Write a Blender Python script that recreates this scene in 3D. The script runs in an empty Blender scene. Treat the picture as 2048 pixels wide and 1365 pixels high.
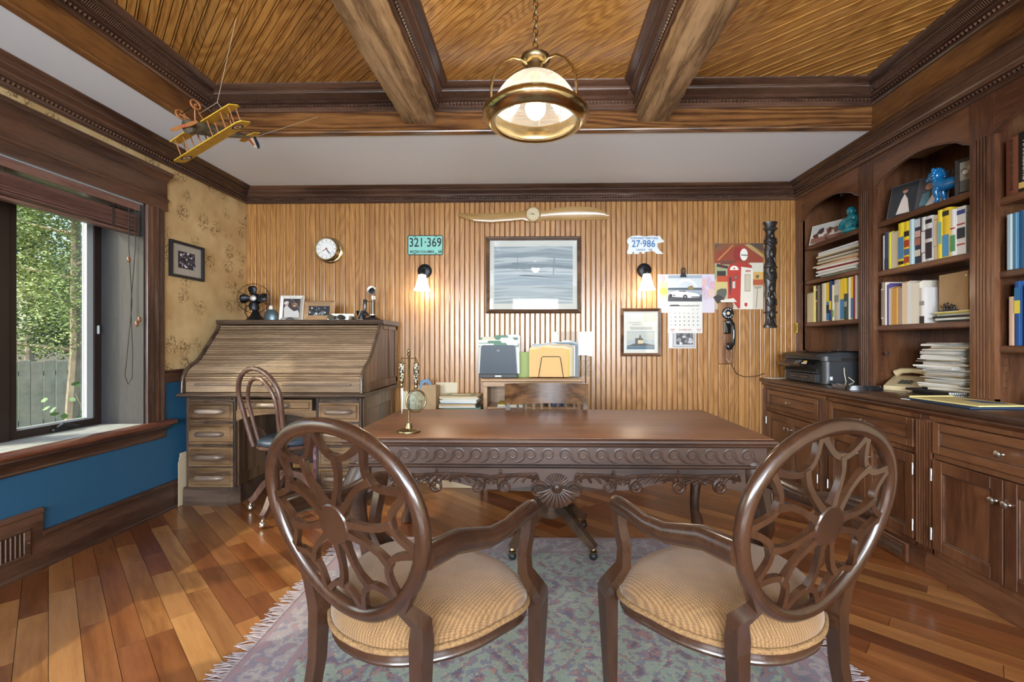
import bpy, math, random
from mathutils import Vector, Matrix
random.seed(7)
PI = math.pi
R = math.radians
SC = bpy.context.scene
COL = SC.collection

# ------------------------------------------------------------------ camera
cam_d = bpy.data.cameras.new('camera'); cam = bpy.data.objects.new('camera', cam_d); COL.objects.link(cam)
cam.location = (0, 0, 1.24); cam.rotation_euler = (R(90), 0, R(1.3))
cam_d.sensor_width = 36; cam_d.lens = 930 / 2048 * 36
cam_d.shift_x = (1024 - 1049.9) / 2048; cam_d.shift_y = 3.5 / 2048; cam_d.clip_start = .02
SC.camera = cam
# ------------------------------------------------------------------ exposure, sky, sun, daylight of the windows
vs = SC.view_settings
vs.view_transform = 'Standard'; vs.look = 'None'; vs.exposure = 0.22; vs.gamma = 1; vs.use_curve_mapping = False
SC.cycles.use_denoising = True
SC.cycles.max_bounces = 8; SC.cycles.diffuse_bounces = 4; SC.cycles.glossy_bounces = 4
SC.cycles.transmission_bounces = 8; SC.cycles.transparent_max_bounces = 12
SC.cycles.sample_clamp_indirect = 6; SC.cycles.caustics_reflective = False; SC.cycles.caustics_refractive = False
W = bpy.data.worlds.new('sky'); SC.world = W; W.use_nodes = True
wn = W.node_tree.nodes; wl = W.node_tree.links
sky = wn.new('ShaderNodeTexSky'); sky.sky_type = 'NISHITA'; sky.sun_disc = False
sky.sun_elevation = R(34); sky.sun_rotation = R(230); sky.dust_density = 3
wl.new(sky.outputs[0], wn['Background'].inputs[0]); wn['Background'].inputs[1].default_value = 0.6
sun_d = bpy.data.lights.new('sun', 'SUN'); sun_d.energy = 5.5; sun_d.angle = R(1.2); sun_d.color = (1, .86, .66)
sun = bpy.data.objects.new('sun', sun_d); COL.objects.link(sun)
sun.rotation_euler = Vector((.66, .45, -.60)).to_track_quat('-Z', 'Y').to_euler()
def area(name, loc, aim, sx, sy, watts, col=(1, 1, 1)):
    d = bpy.data.lights.new(name, 'AREA'); d.shape = 'RECTANGLE'; d.size = sx; d.size_y = sy; d.energy = watts; d.color = col
    o = bpy.data.objects.new(name, d); COL.objects.link(o); o.location = loc
    o.rotation_euler = (Vector(aim) - Vector(loc)).to_track_quat('-Z', 'Y').to_euler()
    return o
# daylight coming in at the three windows of the wall behind the camera
for wx in (-1.7, 0.0, 1.7):
    area('window_daylight', (wx, -3.58, 1.62), (wx, 3, 1.5), 1.15, 1.5, 205, (.78, .89, 1))

# ------------------------------------------------------------------ materials
def nt(name):
    m = bpy.data.materials.new(name); m.use_nodes = True
    return m, m.node_tree.nodes, m.node_tree.links, m.node_tree.nodes['Principled BSDF']
def mat(name, col, rough=.5, metal=0., coat=0., spec=.5, bump=0., bscale=60, var=0., trans=0., emit=None, es=0., alpha=1., ior=1.45, sheen=0., vscale=8):
    m, n, l, p = nt(name)
    p.inputs['Base Color'].default_value = (*col, 1); p.inputs['Roughness'].default_value = rough
    p.inputs['Metallic'].default_value = metal; p.inputs['Coat Weight'].default_value = coat; p.inputs['Coat Roughness'].default_value = .12
    p.inputs['Specular IOR Level'].default_value = spec; p.inputs['Transmission Weight'].default_value = trans
    p.inputs['IOR'].default_value = ior; p.inputs['Alpha'].default_value = alpha; p.inputs['Sheen Weight'].default_value = sheen
    if emit: p.inputs['Emission Color'].default_value = (*emit, 1); p.inputs['Emission Strength'].default_value = es
    tc = n.new('ShaderNodeTexCoord')
    if bump:
        t = n.new('ShaderNodeTexNoise'); t.inputs['Scale'].default_value = bscale; t.inputs['Detail'].default_value = 4
        l.new(tc.outputs['Object'], t.inputs['Vector']); b = n.new('ShaderNodeBump'); b.inputs['Strength'].default_value = bump
        b.inputs['Distance'].default_value = .004; l.new(t.outputs[0], b.inputs['Height']); l.new(b.outputs[0], p.inputs['Normal'])
    if var:
        t = n.new('ShaderNodeTexNoise'); t.inputs['Scale'].default_value = vscale; t.inputs['Detail'].default_value = 5
        l.new(tc.outputs['Object'], t.inputs['Vector'])
        rp = n.new('ShaderNodeValToRGB'); e = rp.color_ramp.elements
        e[0].position = .3; e[1].position = .7
        e[0].color = (*[max(0, c * (1 - var)) for c in col], 1); e[1].color = (*[min(1, c * (1 + var)) for c in col], 1)
        l.new(t.outputs[0], rp.inputs[0]); l.new(rp.outputs[0], p.inputs['Base Color'])
    return m
def wood(name, dark, mid, light, axis='Z', scale=14., stretch=9., rough=.35, coat=.15, rings=2.2, rnd=.25, bump=.12, contrast=(.25, .5, .78), plank=None, crough=.18, spec=.5, det=2.5, amp=.22):
    """grain running along one axis of the object, shifted at random from piece to piece"""
    m, n, l, p = nt(name)
    tc = n.new('ShaderNodeTexCoord'); oi = n.new('ShaderNodeObjectInfo')
    off = n.new('ShaderNodeVectorMath'); off.operation = 'SCALE'; off.inputs[0].default_value = (31.7, 17.3, 23.9)
    l.new(oi.outputs['Random'], off.inputs['Scale'])
    add = n.new('ShaderNodeVectorMath'); l.new(tc.outputs['Object'], add.inputs[0]); l.new(off.outputs[0], add.inputs[1])
    mp = n.new('ShaderNodeMapping'); s = [1., 1., 1.]; s['XYZ'.index(axis)] = 1 / stretch
    mp.inputs['Scale'].default_value = s; l.new(add.outputs[0], mp.inputs[0])
    n1 = n.new('ShaderNodeTexNoise'); n1.inputs['Scale'].default_value = scale * .35; n1.inputs['Detail'].default_value = det
    l.new(mp.outputs[0], n1.inputs['Vector'])
    mul = n.new('ShaderNodeMath'); mul.operation = 'MULTIPLY'; mul.inputs[1].default_value = rings * 10; l.new(n1.outputs[0], mul.inputs[0])
    sn = n.new('ShaderNodeMath'); sn.operation = 'SINE'; l.new(mul.outputs[0], sn.inputs[0])
    n2 = n.new('ShaderNodeTexNoise'); n2.inputs['Scale'].default_value = scale * 4; n2.inputs['Detail'].default_value = 5; n2.inputs['Roughness'].default_value = .65
    l.new(mp.outputs[0], n2.inputs['Vector'])
    ma = n.new('ShaderNodeMath'); ma.operation = 'MULTIPLY_ADD'; ma.inputs[1].default_value = amp; l.new(sn.outputs[0], ma.inputs[0]); l.new(n2.outputs[0], ma.inputs[2])
    rp = n.new('ShaderNodeValToRGB'); e = rp.color_ramp.elements
    e[0].position, e[1].position = contrast[0], contrast[2]; e[0].color = (*dark, 1); e[1].color = (*light, 1)
    k = e.new(contrast[1]); k.color = (*mid, 1)
    l.new(ma.outputs[0], rp.inputs[0]); out = rp.outputs[0]
    if plank:
        pr = n.new('ShaderNodeValToRGB'); pe = pr.color_ramp.elements
        pr.color_ramp.interpolation = 'LINEAR'
        pe[0].color = (*plank[0], 1); pe[1].color = (*plank[-1], 1)
        for i, c in enumerate(plank[1:-1]):
            q = pe.new((i + 1) / (len(plank) - 1)); q.color = (*c, 1)
        l.new(oi.outputs['Random'], pr.inputs[0])
        mx = n.new('ShaderNodeMix'); mx.data_type = 'RGBA'; mx.blend_type = 'MULTIPLY'; mx.inputs['Factor'].default_value = 1
        l.new(out, mx.inputs['A']); l.new(pr.outputs[0], mx.inputs['B']); out = mx.outputs['Result']
    elif rnd:
        hs = n.new('ShaderNodeHueSaturation'); mr = n.new('ShaderNodeMapRange')
        mr.inputs['To Min'].default_value = 1 - rnd; mr.inputs['To Max'].default_value = 1 + rnd
        l.new(oi.outputs['Random'], mr.inputs['Value']); l.new(mr.outputs[0], hs.inputs['Value']); l.new(out, hs.inputs['Color']); out = hs.outputs[0]
    l.new(out, p.inputs['Base Color'])
    p.inputs['Roughness'].default_value = rough; p.inputs['Coat Weight'].default_value = coat; p.inputs['Coat Roughness'].default_value = crough
    p.inputs['Specular IOR Level'].default_value = spec
    if bump:
        b = n.new('ShaderNodeBump'); b.inputs['Strength'].default_value = bump; b.inputs['Distance'].default_value = .003
        l.new(ma.outputs[0], b.inputs['Height']); l.new(b.outputs[0], p.inputs['Normal'])
    return m
def print_mat(name, rough=.55, coat=0.):
    m, n, l, p = nt(name); a = n.new('ShaderNodeVertexColor'); a.layer_name = 'Col'
    l.new(a.outputs[0], p.inputs['Base Color']); p.inputs['Roughness'].default_value = rough; p.inputs['Coat Weight'].default_value = coat
    return m
def h(s):
    """sRGB hex to linear"""
    s = s.lstrip('#'); o = []
    for i in (0, 2, 4):
        c = int(s[i:i + 2], 16) / 255
        o.append(c / 12.92 if c <= .04045 else ((c + .055) / 1.055) ** 2.4)
    return tuple(o)
M = {}
M['print'] = print_mat('printed_ink'); M['gloss_print'] = print_mat('glossy_print', .22, .3)

# ------------------------------------------------------------------ mesh building
def linked(o, parent=None):
    COL.objects.link(o)
    if parent: o.parent = parent
    return o
class MB:
    def __init__(s): s.v = []; s.f = []; s.c = []
    def add(s, vs_, fs, col=None):
        b = len(s.v); s.v += [tuple(p) for p in vs_]; s.f += [tuple(i + b for i in q) for q in fs]; s.c += [col] * len(fs); return s
    def box(s, x0, x1, y0, y1, z0, z1, col=None):
        v = [(x, y, z) for z in (z0, z1) for y in (y0, y1) for x in (x0, x1)]
        return s.add(v, [(0, 2, 3, 1), (4, 5, 7, 6), (0, 1, 5, 4), (2, 6, 7, 3), (0, 4, 6, 2), (1, 3, 7, 5)], col)
    def cbox(s, x0, x1, y0, y1, z0, z1, c=.003, col=None):
        """a box with chamfered edges"""
        c = min(c, abs(x1 - x0) * .45, abs(y1 - y0) * .45, abs(z1 - z0) * .45)
        v = []; 
        X, Y, Z = (x0, x1), (y0, y1), (z0, z1); sg = (1, -1); ix = {}
        for i in (0, 1):
            for j in (0, 1):
                for k in (0, 1):
                    ix[i, j, k, 0] = len(v); v.append((X[i], Y[j] + c * sg[j], Z[k] + c * sg[k]))
                    ix[i, j, k, 1] = len(v); v.append((X[i] + c * sg[i], Y[j], Z[k] + c * sg[k]))
                    ix[i, j, k, 2] = len(v); v.append((X[i] + c * sg[i], Y[j] + c * sg[j], Z[k]))
        f = []
        cen = ((x0 + x1) / 2, (y0 + y1) / 2, (z0 + z1) / 2)
        def q(*ids):
            a, b, d = (Vector(v[t]) for t in ids[:3]); nn = (b - a).cross(d - a); ct = sum((Vector(v[t]) for t in ids), Vector()) / len(ids)
            f.append(tuple(ids) if nn.dot(ct - Vector(cen)) > 0 else tuple(reversed(ids)))
        for i in (0, 1):
            q(ix[i, 0, 0, 0], ix[i, 1, 0, 0], ix[i, 1, 1, 0], ix[i, 0, 1, 0])
            q(ix[0, i, 0, 1], ix[1, i, 0, 1], ix[1, i, 1, 1], ix[0, i, 1, 1])
            q(ix[0, 0, i, 2], ix[1, 0, i, 2], ix[1, 1, i, 2], ix[0, 1, i, 2])
            for j in (0, 1):
                q(ix[0, i, j, 1], ix[1, i, j, 1], ix[1, i, j, 2], ix[0, i, j, 2])
                q(ix[i, 0, j, 0], ix[i, 1, j, 0], ix[i, 1, j, 2], ix[i, 0, j, 2])
                q(ix[i, j, 0, 0], ix[i, j, 1, 0], ix[i, j, 1, 1], ix[i, j, 0, 1])
                for k in (0, 1): q(ix[i, j, k, 0], ix[i, j, k, 1], ix[i, j, k, 2])
        return s.add(v, f, col)
    def prism(s, poly, a, b, ax='y', col=None):
        """polygon extruded along an axis: ax x -> poly is (y,z); y -> (x,z); z -> (x,y)"""
        n = len(poly)
        mk = {'x': lambda p, t: (t, p[0], p[1]), 'y': lambda p, t: (p[0], t, p[1]), 'z': lambda p, t: (p[0], p[1], t)}[ax]
        ar = sum(poly[i][0] * poly[(i + 1) % n][1] - poly[(i + 1) % n][0] * poly[i][1] for i in range(n))
        if (ar > 0) == (ax == 'y'): poly = poly[::-1]
        lo, hi = min(a, b), max(a, b)
        v = [mk(p, lo) for p in poly] + [mk(p, hi) for p in poly]
        f = [tuple(range(n))[::-1], tuple(range(n, 2 * n))] + [(i, (i + 1) % n, n + (i + 1) % n, n + i) for i in range(n)]
        return s.add(v, f, col)
    def lathe(s, prof, n=24, c=(0, 0, 0), M_=None, cap=True, col=None):
        v = []; f = []
        for r, z in prof:
            for i in range(n):
                a = 2 * PI * i / n; v.append(Vector((r * math.cos(a), r * math.sin(a), z)))
        k = len(prof)
        for j in range(k - 1):
            for i in range(n):
                f.append((j * n + i, j * n + (i + 1) % n, (j + 1) * n + (i + 1) % n, (j + 1) * n + i))
        if cap:
            if prof[0][0] > 1e-5: f.append(tuple(range(n))[::-1])
            if prof[-1][0] > 1e-5: f.append(tuple(range((k - 1) * n, k * n)))
        if M_ is not None: v = [M_ @ p for p in v]
        return s.add([p + Vector(c) for p in v], f, col)
    def tube(s, path, r, n=8, closed=False, flat=1., up=None, col=None, cap=True):
        """round or flattened tube along a path; r may be a list. flat scales the radius across 'up'"""
        P_ = [Vector(p) for p in path]; k = len(P_); rr = r if isinstance(r, (list, tuple)) else [r] * k
        v = []; f = []; pn = None
        for i in range(k):
            if closed: t = P_[(i + 1) % k] - P_[i - 1]
            else: t = P_[min(i + 1, k - 1)] - P_[max(i - 1, 0)]
            if t.length < 1e-9: t = Vector((0, 0, 1))
            t.normalize()
            if up is not None: u = Vector(up) - t * t.dot(Vector(up))
            elif pn is None: u = Vector((0, 0, 1)).cross(t) if abs(t.z) < .95 else Vector((1, 0, 0)).cross(t)
            else: u = pn - t * pn.dot(t)
            if u.length < 1e-6: u = t.orthogonal()
            u.normalize(); pn = u; w = t.cross(u)
            for j in range(n):
                a = 2 * PI * (j + (.5 if n == 4 else 0)) / n
                v.append(P_[i] + (u * math.cos(a) * flat + w * math.sin(a)) * rr[i])
        m = k if closed else k - 1
        for i in range(m):
            for j in range(n):
                a, b = i * n, ((i + 1) % k) * n
                f.append((a + j, a + (j + 1) % n, b + (j + 1) % n, b + j))
        if not closed and cap: f += [tuple(range(n))[::-1], tuple(range((k - 1) * n, k * n))]
        return s.add(v, f, col)
    def ball(s, c, rx, ry=None, rz=None, n=10, m=7, col=None):
        ry = ry or rx; rz = rz or rx; v = [(c[0], c[1], c[2] - rz)]; f = []
        for j in range(1, m):
            b = -PI / 2 + PI * j / m
            for i in range(n):
                a = 2 * PI * i / n; v.append((c[0] + rx * math.cos(b) * math.cos(a), c[1] + ry * math.cos(b) * math.sin(a), c[2] + rz * math.sin(b)))
        v.append((c[0], c[1], c[2] + rz)); t = len(v) - 1
        for i in range(n): f.append((0, 1 + (i + 1) % n, 1 + i))
        for j in range(m - 2):
            for i in range(n): f.append((1 + j * n + i, 1 + j * n + (i + 1) % n, 1 + (j + 1) * n + (i + 1) % n, 1 + (j + 1) * n + i))
        for i in range(n): f.append((t, 1 + (m - 2) * n + i, 1 + (m - 2) * n + (i + 1) % n))
        return s.add(v, f, col)
    def bead(s, c, rx, ry, rz):
        x, y, z = c
        return s.add([(x - rx, y, z), (x + rx, y, z), (x, y - ry, z), (x, y + ry, z), (x, y, z - rz), (x, y, z + rz)],
                     [(0, 2, 5), (2, 1, 5), (1, 3, 5), (3, 0, 5), (2, 0, 4), (1, 2, 4), (3, 1, 4), (0, 3, 4)])
    def poly(s, pts, col=None): return s.add(pts, [tuple(range(len(pts)))], col)
    def xf(s, m): s.v = [tuple(m @ Vector(p)) for p in s.v]; return s
    def mesh(s, name, smooth=None):
        me = bpy.data.meshes.new(name); me.from_pydata(s.v, [], s.f); me.update()
        if any(c is not None for c in s.c):
            at = me.color_attributes.new('Col', 'FLOAT_COLOR', 'CORNER'); i = 0
            buf = []
            for q, c in zip(s.f, s.c): buf += list((*(c or (.5, .5, .5)), 1)) * len(q)
            at.data.foreach_set('color', buf)
        if smooth is not None and len(me.polygons):
            me.polygons.foreach_set('use_smooth', [True] * len(me.polygons)); me.set_sharp_from_angle(angle=R(smooth))
        return me
    def build(s, name, m, parent=None, smooth=35, kind=None, label=None):
        o = bpy.data.objects.new(name, s.mesh(name, smooth)); linked(o, parent)
        if m is not None: o.data.materials.append(M[m] if isinstance(m, str) else m)
        if kind: o['kind'] = kind
        if label: o['label'] = label
        return o
def tag(o, label=None, cat=None, group=None, kind=None):
    if label: o['label'] = label
    if cat: o['category'] = cat
    if group: o['group'] = group
    if kind: o['kind'] = kind
    return o
def thing(name, label, cat, loc=(0, 0, 0), rz=0., group=None, kind=None, rot=None):
    o = bpy.data.objects.new(name, None); linked(o); o.location = loc; o.rotation_euler = rot or (0, 0, rz); o.empty_display_size = .05
    return tag(o, label, cat, group, kind)
def copy_tree(o, parent=None):
    c = o.copy(); COL.objects.link(c); c.parent = parent
    for ch in list(o.children): copy_tree(ch, c)
    return c
def clip_rect(poly, x0, x1, y0, y1):
    for ax, lim, sg in ((0, x0, 1), (0, x1, -1), (1, y0, 1), (1, y1, -1)):
        out = []
        for i in range(len(poly)):
            a, b = poly[i], poly[(i + 1) % len(poly)]
            da, db = (a[ax] - lim) * sg, (b[ax] - lim) * sg
            if da >= 0: out.append(a)
            if (da >= 0) != (db >= 0):
                t = da / (da - db); out.append((a[0] + (b[0] - a[0]) * t, a[1] + (b[1] - a[1]) * t))
        poly = out
        if len(poly) < 3: return []
    return poly
def area2(p): return abs(sum(p[i][0] * p[(i + 1) % len(p)][1] - p[(i + 1) % len(p)][0] * p[i][1] for i in range(len(p)))) / 2
def text(body, size, name, m, parent, loc, rot=(R(90), 0, 0), align='CENTER', sx=1., depth=.0006, label=None, bold=0.):
    c = bpy.data.curves.new('text', 'FONT'); c.body = body; c.size = size; c.align_x = align; c.align_y = 'CENTER'; c.extrude = depth; c.offset = bold
    c.resolution_u = 3
    t = bpy.data.objects.new('text', c); COL.objects.link(t)
    bpy.context.view_layer.update()
    me = bpy.data.meshes.new_from_object(t.evaluated_get(bpy.context.evaluated_depsgraph_get())); bpy.data.objects.remove(t); bpy.data.curves.remove(c)
    me.materials.clear(); me.materials.append(M[m] if isinstance(m, str) else m)
    o = bpy.data.objects.new(name, me); linked(o, parent); o.location = loc; o.rotation_euler = rot; o.scale = (sx, 1, 1)
    if label: o['label'] = label
    return o
def arc(cx, cy, r, a0, a1, n, ry=None):
    return [(cx + r * math.cos(R(a0 + (a1 - a0) * i / n)), cy + (ry or r) * math.sin(R(a0 + (a1 - a0) * i / n))) for i in range(n + 1)]
def disc(cx, cy, r, n=16, ry=None): return arc(cx, cy, r, 0, 360 * (n - 1) / n, n - 1, ry)
def rr(x0, x1, z0, z1, r, n=4):
    return arc(x1 - r, z1 - r, r, 0, 90, n) + arc(x0 + r, z1 - r, r, 90, 180, n) + arc(x0 + r, z0 + r, r, 180, 270, n) + arc(x1 - r, z0 + r, r, 270, 360, n)
def art(polys, y=0., step=.0002):
    """flat print: coloured shapes in the x-z plane facing -y, each a hair in front of the one before"""
    b = MB()
    for i, (c, p) in enumerate(polys):
        ar = sum(p[k][0] * p[(k + 1) % len(p)][1] - p[(k + 1) % len(p)][0] * p[k][1] for k in range(len(p)))
        if ar < 0: p = p[::-1]
        b.poly([(u, y - step * (i + 1), v) for u, v in p], h(c))
    return b
def rect(x0, x1, z0, z1): return [(x0, z0), (x1, z0), (x1, z1), (x0, z1)]
def bars(x0, x1, z0, z1, rows, col, rnd_, frac=.55, words=4):
    """lines of small print too fine to read, as rows of word-length strokes"""
    out = []; dz = (z1 - z0) / rows
    for i in range(rows):
        x = x0
        while x < x1 - (x1 - x0) * .08:
            w = (x1 - x0) / words * rnd_.uniform(.5, 1.2); e = min(x1, x + w)
            out.append((col, rect(x, e, z1 - dz * (i + frac), z1 - dz * i))); x = e + (x1 - x0) * .03
    return out
# ================================================================== the room
LX, BY, CZ, WZ = -2.73, 4.33, 2.69, 2.99         # wallpapered wall, beadboard wall, white ceiling, boarded ceiling
RY, RX = -3.4, 2.80                               # wall behind the camera, wall behind the bookcase
M['floor'] = wood('floor_cherry', (.52, .42, .34), (.80, .72, .62), (1., .96, .90), axis='X', scale=11, stretch=9, rough=.30, coat=.35, rings=1.2, bump=.03,
                  contrast=(.2, .5, .8), crough=.16,
                  plank=[(.13, .038, .014), (.32, .135, .044), (.235, .078, .025), (.40, .190, .066), (.18, .057, .019), (.28, .105, .032), (.45, .232, .088), (.15, .046, .016), (.305, .123, .040)])
M['joint'] = mat('dark_joint', (.045, .022, .010), .8)
M['pine'] = wood('varnished_pine', (.285, .120, .030), (.365, .168, .045), (.41, .203, .058), axis='Z', scale=14, stretch=9, rough=.32, coat=.5, rings=15, rnd=.09, bump=.02, contrast=(.28, .5, .74), crough=.2, det=.8, amp=.17)
M['pine_ceiling'] = wood('varnished_pine_ceiling', (.36, .16, .034), (.485, .235, .055), (.56, .29, .075), axis='X', scale=13, stretch=5, rough=.34, coat=.4, rings=13, rnd=.12, bump=.02, contrast=(.30, .5, .72), crough=.22, det=.9, amp=.2)
M['trim'] = wood('dark_stained_trim', (.044, .0205, .0125), (.086, .041, .0245), (.128, .064, .039), axis='Y', scale=22, stretch=10, rough=.30, coat=.35, rings=1.2, rnd=.06, bump=.04)
M['trim_x'] = wood('dark_stained_trim_across', (.044, .0205, .0125), (.086, .041, .0245), (.128, .064, .039), axis='X', scale=22, stretch=10, rough=.30, coat=.35, rings=1.2, rnd=.06, bump=.04)
M['trim_z'] = wood('dark_stained_trim_upright', (.044, .0205, .0125), (.086, .041, .0245), (.128, .064, .039), axis='Z', scale=22, stretch=10, rough=.30, coat=.35, rings=1.2, rnd=.06, bump=.04)
M['trim_matte'] = mat('dark_stained_ribs', (.075, .034, .018), .75, spec=.2)
M['fascia'] = wood('stained_fascia_board', (.055, .020, .008), (.135, .055, .018), (.215, .095, .030), axis='X', scale=16, stretch=12, rough=.3, coat=.4, rings=8, rnd=.05, bump=.04, det=1., amp=.2)
M['fascia_y'] = wood('stained_fascia_board_side', (.055, .020, .008), (.135, .055, .018), (.215, .095, .030), axis='Y', scale=12, stretch=6, rough=.3, coat=.4, rings=1.6, rnd=.05, bump=.04)
M['hewn'] = wood('hewn_oak', (.17, .098, .044), (.35, .215, .104), (.46, .305, .165), axis='Y', scale=18, stretch=9, rough=.8, coat=0, rings=2.2, rnd=.05, bump=.9)
M['white'] = mat('white_ceiling_paint', (.80, .87, .95), .85)
M['blue'] = mat('blue_paint', h('2a5878'), .42, bump=.08, bscale=180)
M['plaster'] = mat('cream_plaster', (.62, .52, .36), .8)
def wallpaper():
    m, n, l, p = nt('map_wallpaper'); tc = n.new('ShaderNodeTexCoord')
    base = n.new('ShaderNodeTexNoise'); base.inputs['Scale'].default_value = 6; base.inputs['Detail'].default_value = 6; l.new(tc.outputs['Object'], base.inputs['Vector'])
    rp = n.new('ShaderNodeValToRGB'); e = rp.color_ramp.elements; e[0].position = .3; e[1].position = .72
    e[0].color = (.50, .335, .150, 1); e[1].color = (.66, .49, .255, 1); l.new(base.outputs[0], rp.inputs[0])
    v = n.new('ShaderNodeTexVoronoi'); v.inputs['Scale'].default_value = 6.0; v.inputs['Randomness'].default_value = .65; l.new(tc.outputs['Object'], v.inputs['Vector'])
    spot = n.new('ShaderNodeMapRange'); spot.inputs['From Min'].default_value = .30; spot.inputs['From Max'].default_value = .50; spot.inputs['To Min'].default_value = 1; spot.inputs['To Max'].default_value = 0
    l.new(v.outputs['Distance'], spot.inputs['Value'])
    d = n.new('ShaderNodeTexNoise'); d.inputs['Scale'].default_value = 26; d.inputs['Detail'].default_value = 3; l.new(tc.outputs['Object'], d.inputs['Vector'])
    ab = n.new('ShaderNodeMath'); ab.operation = 'SUBTRACT'; ab.inputs[1].default_value = .5; l.new(d.outputs[0], ab.inputs[0])
    a2 = n.new('ShaderNodeMath'); a2.operation = 'ABSOLUTE'; l.new(ab.outputs[0], a2.inputs[0])
    ln = n.new('ShaderNodeMapRange'); ln.inputs['From Min'].default_value = .012; ln.inputs['From Max'].default_value = .05; ln.inputs['To Min'].default_value = 1; ln.inputs['To Max'].default_value = 0
    l.new(a2.outputs[0], ln.inputs['Value'])
    mm = n.new('ShaderNodeMath'); mm.operation = 'MULTIPLY'; l.new(spot.outputs[0], mm.inputs[0]); l.new(ln.outputs[0], mm.inputs[1])
    m3 = n.new('ShaderNodeMath'); m3.operation = 'MULTIPLY'; m3.inputs[1].default_value = .85; l.new(mm.outputs[0], m3.inputs[0])
    mx = n.new('ShaderNodeMix'); mx.data_type = 'RGBA'; l.new(m3.outputs[0], mx.inputs['Factor']); l.new(rp.outputs[0], mx.inputs['A']); mx.inputs['B'].default_value = (.13, .065, .02, 1)
    l.new(mx.outputs['Result'], p.inputs['Base Color']); p.inputs['Roughness'].default_value = .6
    return m
M['wallpaper'] = wallpaper()

# ---- floor: diagonal planks
FA = R(-43); FW = .095
def floor_planks(x0, x1, y0, y1, seed):
    rnd_ = random.Random(seed); c, s = math.cos(FA), math.sin(FA); out = []
    corners = [(x, y) for x in (x0, x1) for y in (y0, y1)]
    us = [x * c + y * s for x, y in corners]; vs2 = [-x * s + y * c for x, y in corners]
    k0, k1 = math.floor(min(vs2) / FW), math.ceil(max(vs2) / FW)
    for k in range(k0, k1):
        rk = random.Random(k * 77 + 5); u = -6 - rk.uniform(0, 1.0)
        while u < max(us):
            L = rk.choice((.32, .55, .75, .9, 1.15, 1.3)); g = .0009
            q = [(a * c - b * s, a * s + b * c) for a, b in ((u + g, k * FW + g), (u + L - g, k * FW + g), (u + L - g, (k + 1) * FW - g), (u + g, (k + 1) * FW - g))]
            p = clip_rect(q, x0, x1, y0, y1)
            if p and area2(p) > .0008: out.append(p)
            u += L
    return out
fl = tag(MB().box(LX - .3, RX, RY, BY + .05, -.06, -.010).build('floor', 'joint'), 'diagonal hardwood plank floor in mixed cherry tones', 'floor', kind='structure')
near = floor_planks(LX, 2.12, 1.05, BY, 1)
near.sort(key=lambda p: -area2(p))
def plank_mesh(polys):
    b = MB(); c, s = math.cos(-FA), math.sin(-FA)
    for p in polys:
        dz = random.uniform(-.0005, 0)
        b.prism([(x * c - y * s, x * s + y * c) for x, y in p], -.012, dz, 'z')
    return b
for p in near[:300]:
    o = plank_mesh([p]).build('plank', 'floor', fl, None); o.rotation_euler = (0, 0, FA)
rest = near[300:] + floor_planks(LX, 2.12, RY, 1.05, 1)
for q in range(5):                                            # out of the picture, behind the camera
    o = plank_mesh(rest[q::5]).build('plank_field', 'floor', fl, None, kind='stuff'); o.rotation_euler = (0, 0, FA)

# ---- beadboard wall
wb = tag(MB().box(LX - .1, RX + .1, BY + .012, BY + .10, 0, CZ + .1).build('wall_back', 'joint'), 'wall clad in upright varnished pine beadboard', 'wall', kind='structure')
BW = .094
def board_profile(w):
    a, b = .0005, w - .0005; c = w / 2
    return [(a, .012), (a + .0012, .006), (a + .0035, .0012), (a + .007, 0), (c - .0075, 0), (c - .006, .006), (c - .0038, .0012), (c, -.0008), (c + .0038, .0012), (c + .006, .006), (c + .0075, 0), (b - .007, 0), (b - .0035, .0012), (b - .0012, .006), (b, .012)]
bm_ = MB().prism([(x, y) for x, y in board_profile(BW)], 0, 2.60, 'z').mesh('board', None)
bm_.materials.append(M['pine'])
nb = int((2.40 - LX) / BW) + 1
for i in range(nb):
    o = linked(bpy.data.objects.new('board', bm_), wb); o.location = (LX + i * BW, BY, 0)

# ---- wallpapered wall with the window opening
WY0, WY1, WZ0, WZ1 = .50, 3.19, .66, 2.21
WX = -3.10                                                    # outer face of the wall
b = MB()
for (y0, y1, z0, z1) in ((RY - .1, WY0, 1.0, CZ + .1), (WY1, BY + .1, 1.0, CZ + .1), (WY0, WY1, WZ1, CZ + .1)):
    b.box(WX, LX, y0, y1, z0, z1)
wl_ = tag(b.build('wall_left', 'wallpaper', smooth=None), 'wall papered in tan antique map print above blue paint', 'wall', kind='structure')
b = MB()
for (y0, y1, z0, z1) in ((RY - .1, WY0, 0, 1.0), (WY1, BY + .1, 0, 1.0), (WY0, WY1, 0, WZ0)): b.box(WX, LX, y0, y1, z0, z1)
b.build('dado_panel', 'blue', wl_, None, label='deep blue painted lower wall')
tag(MB().box(RX, RX + .1, RY - .1, BY + .1, 0, CZ + .1).build('wall_right', 'plaster', smooth=None), 'plain wall behind the built-in bookcase', 'wall', kind='structure')
# wall behind the camera with its three windows
b = MB(); xs = [WX, -2.3, -1.1, -.6, .6, 1.1, 2.3, RX + .1]
for i in range(len(xs) - 1):
    if i % 2: b.box(xs[i], xs[i + 1], RY - .1, RY, 0, .85); b.box(xs[i], xs[i + 1], RY - .1, RY, 2.4, CZ + .1)
    else: b.box(xs[i], xs[i + 1], RY - .1, RY, 0, CZ + .1)
tag(b.build('wall_rear', 'plaster', smooth=None), 'cream wall with three windows behind the viewer', 'wall', kind='structure')

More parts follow.
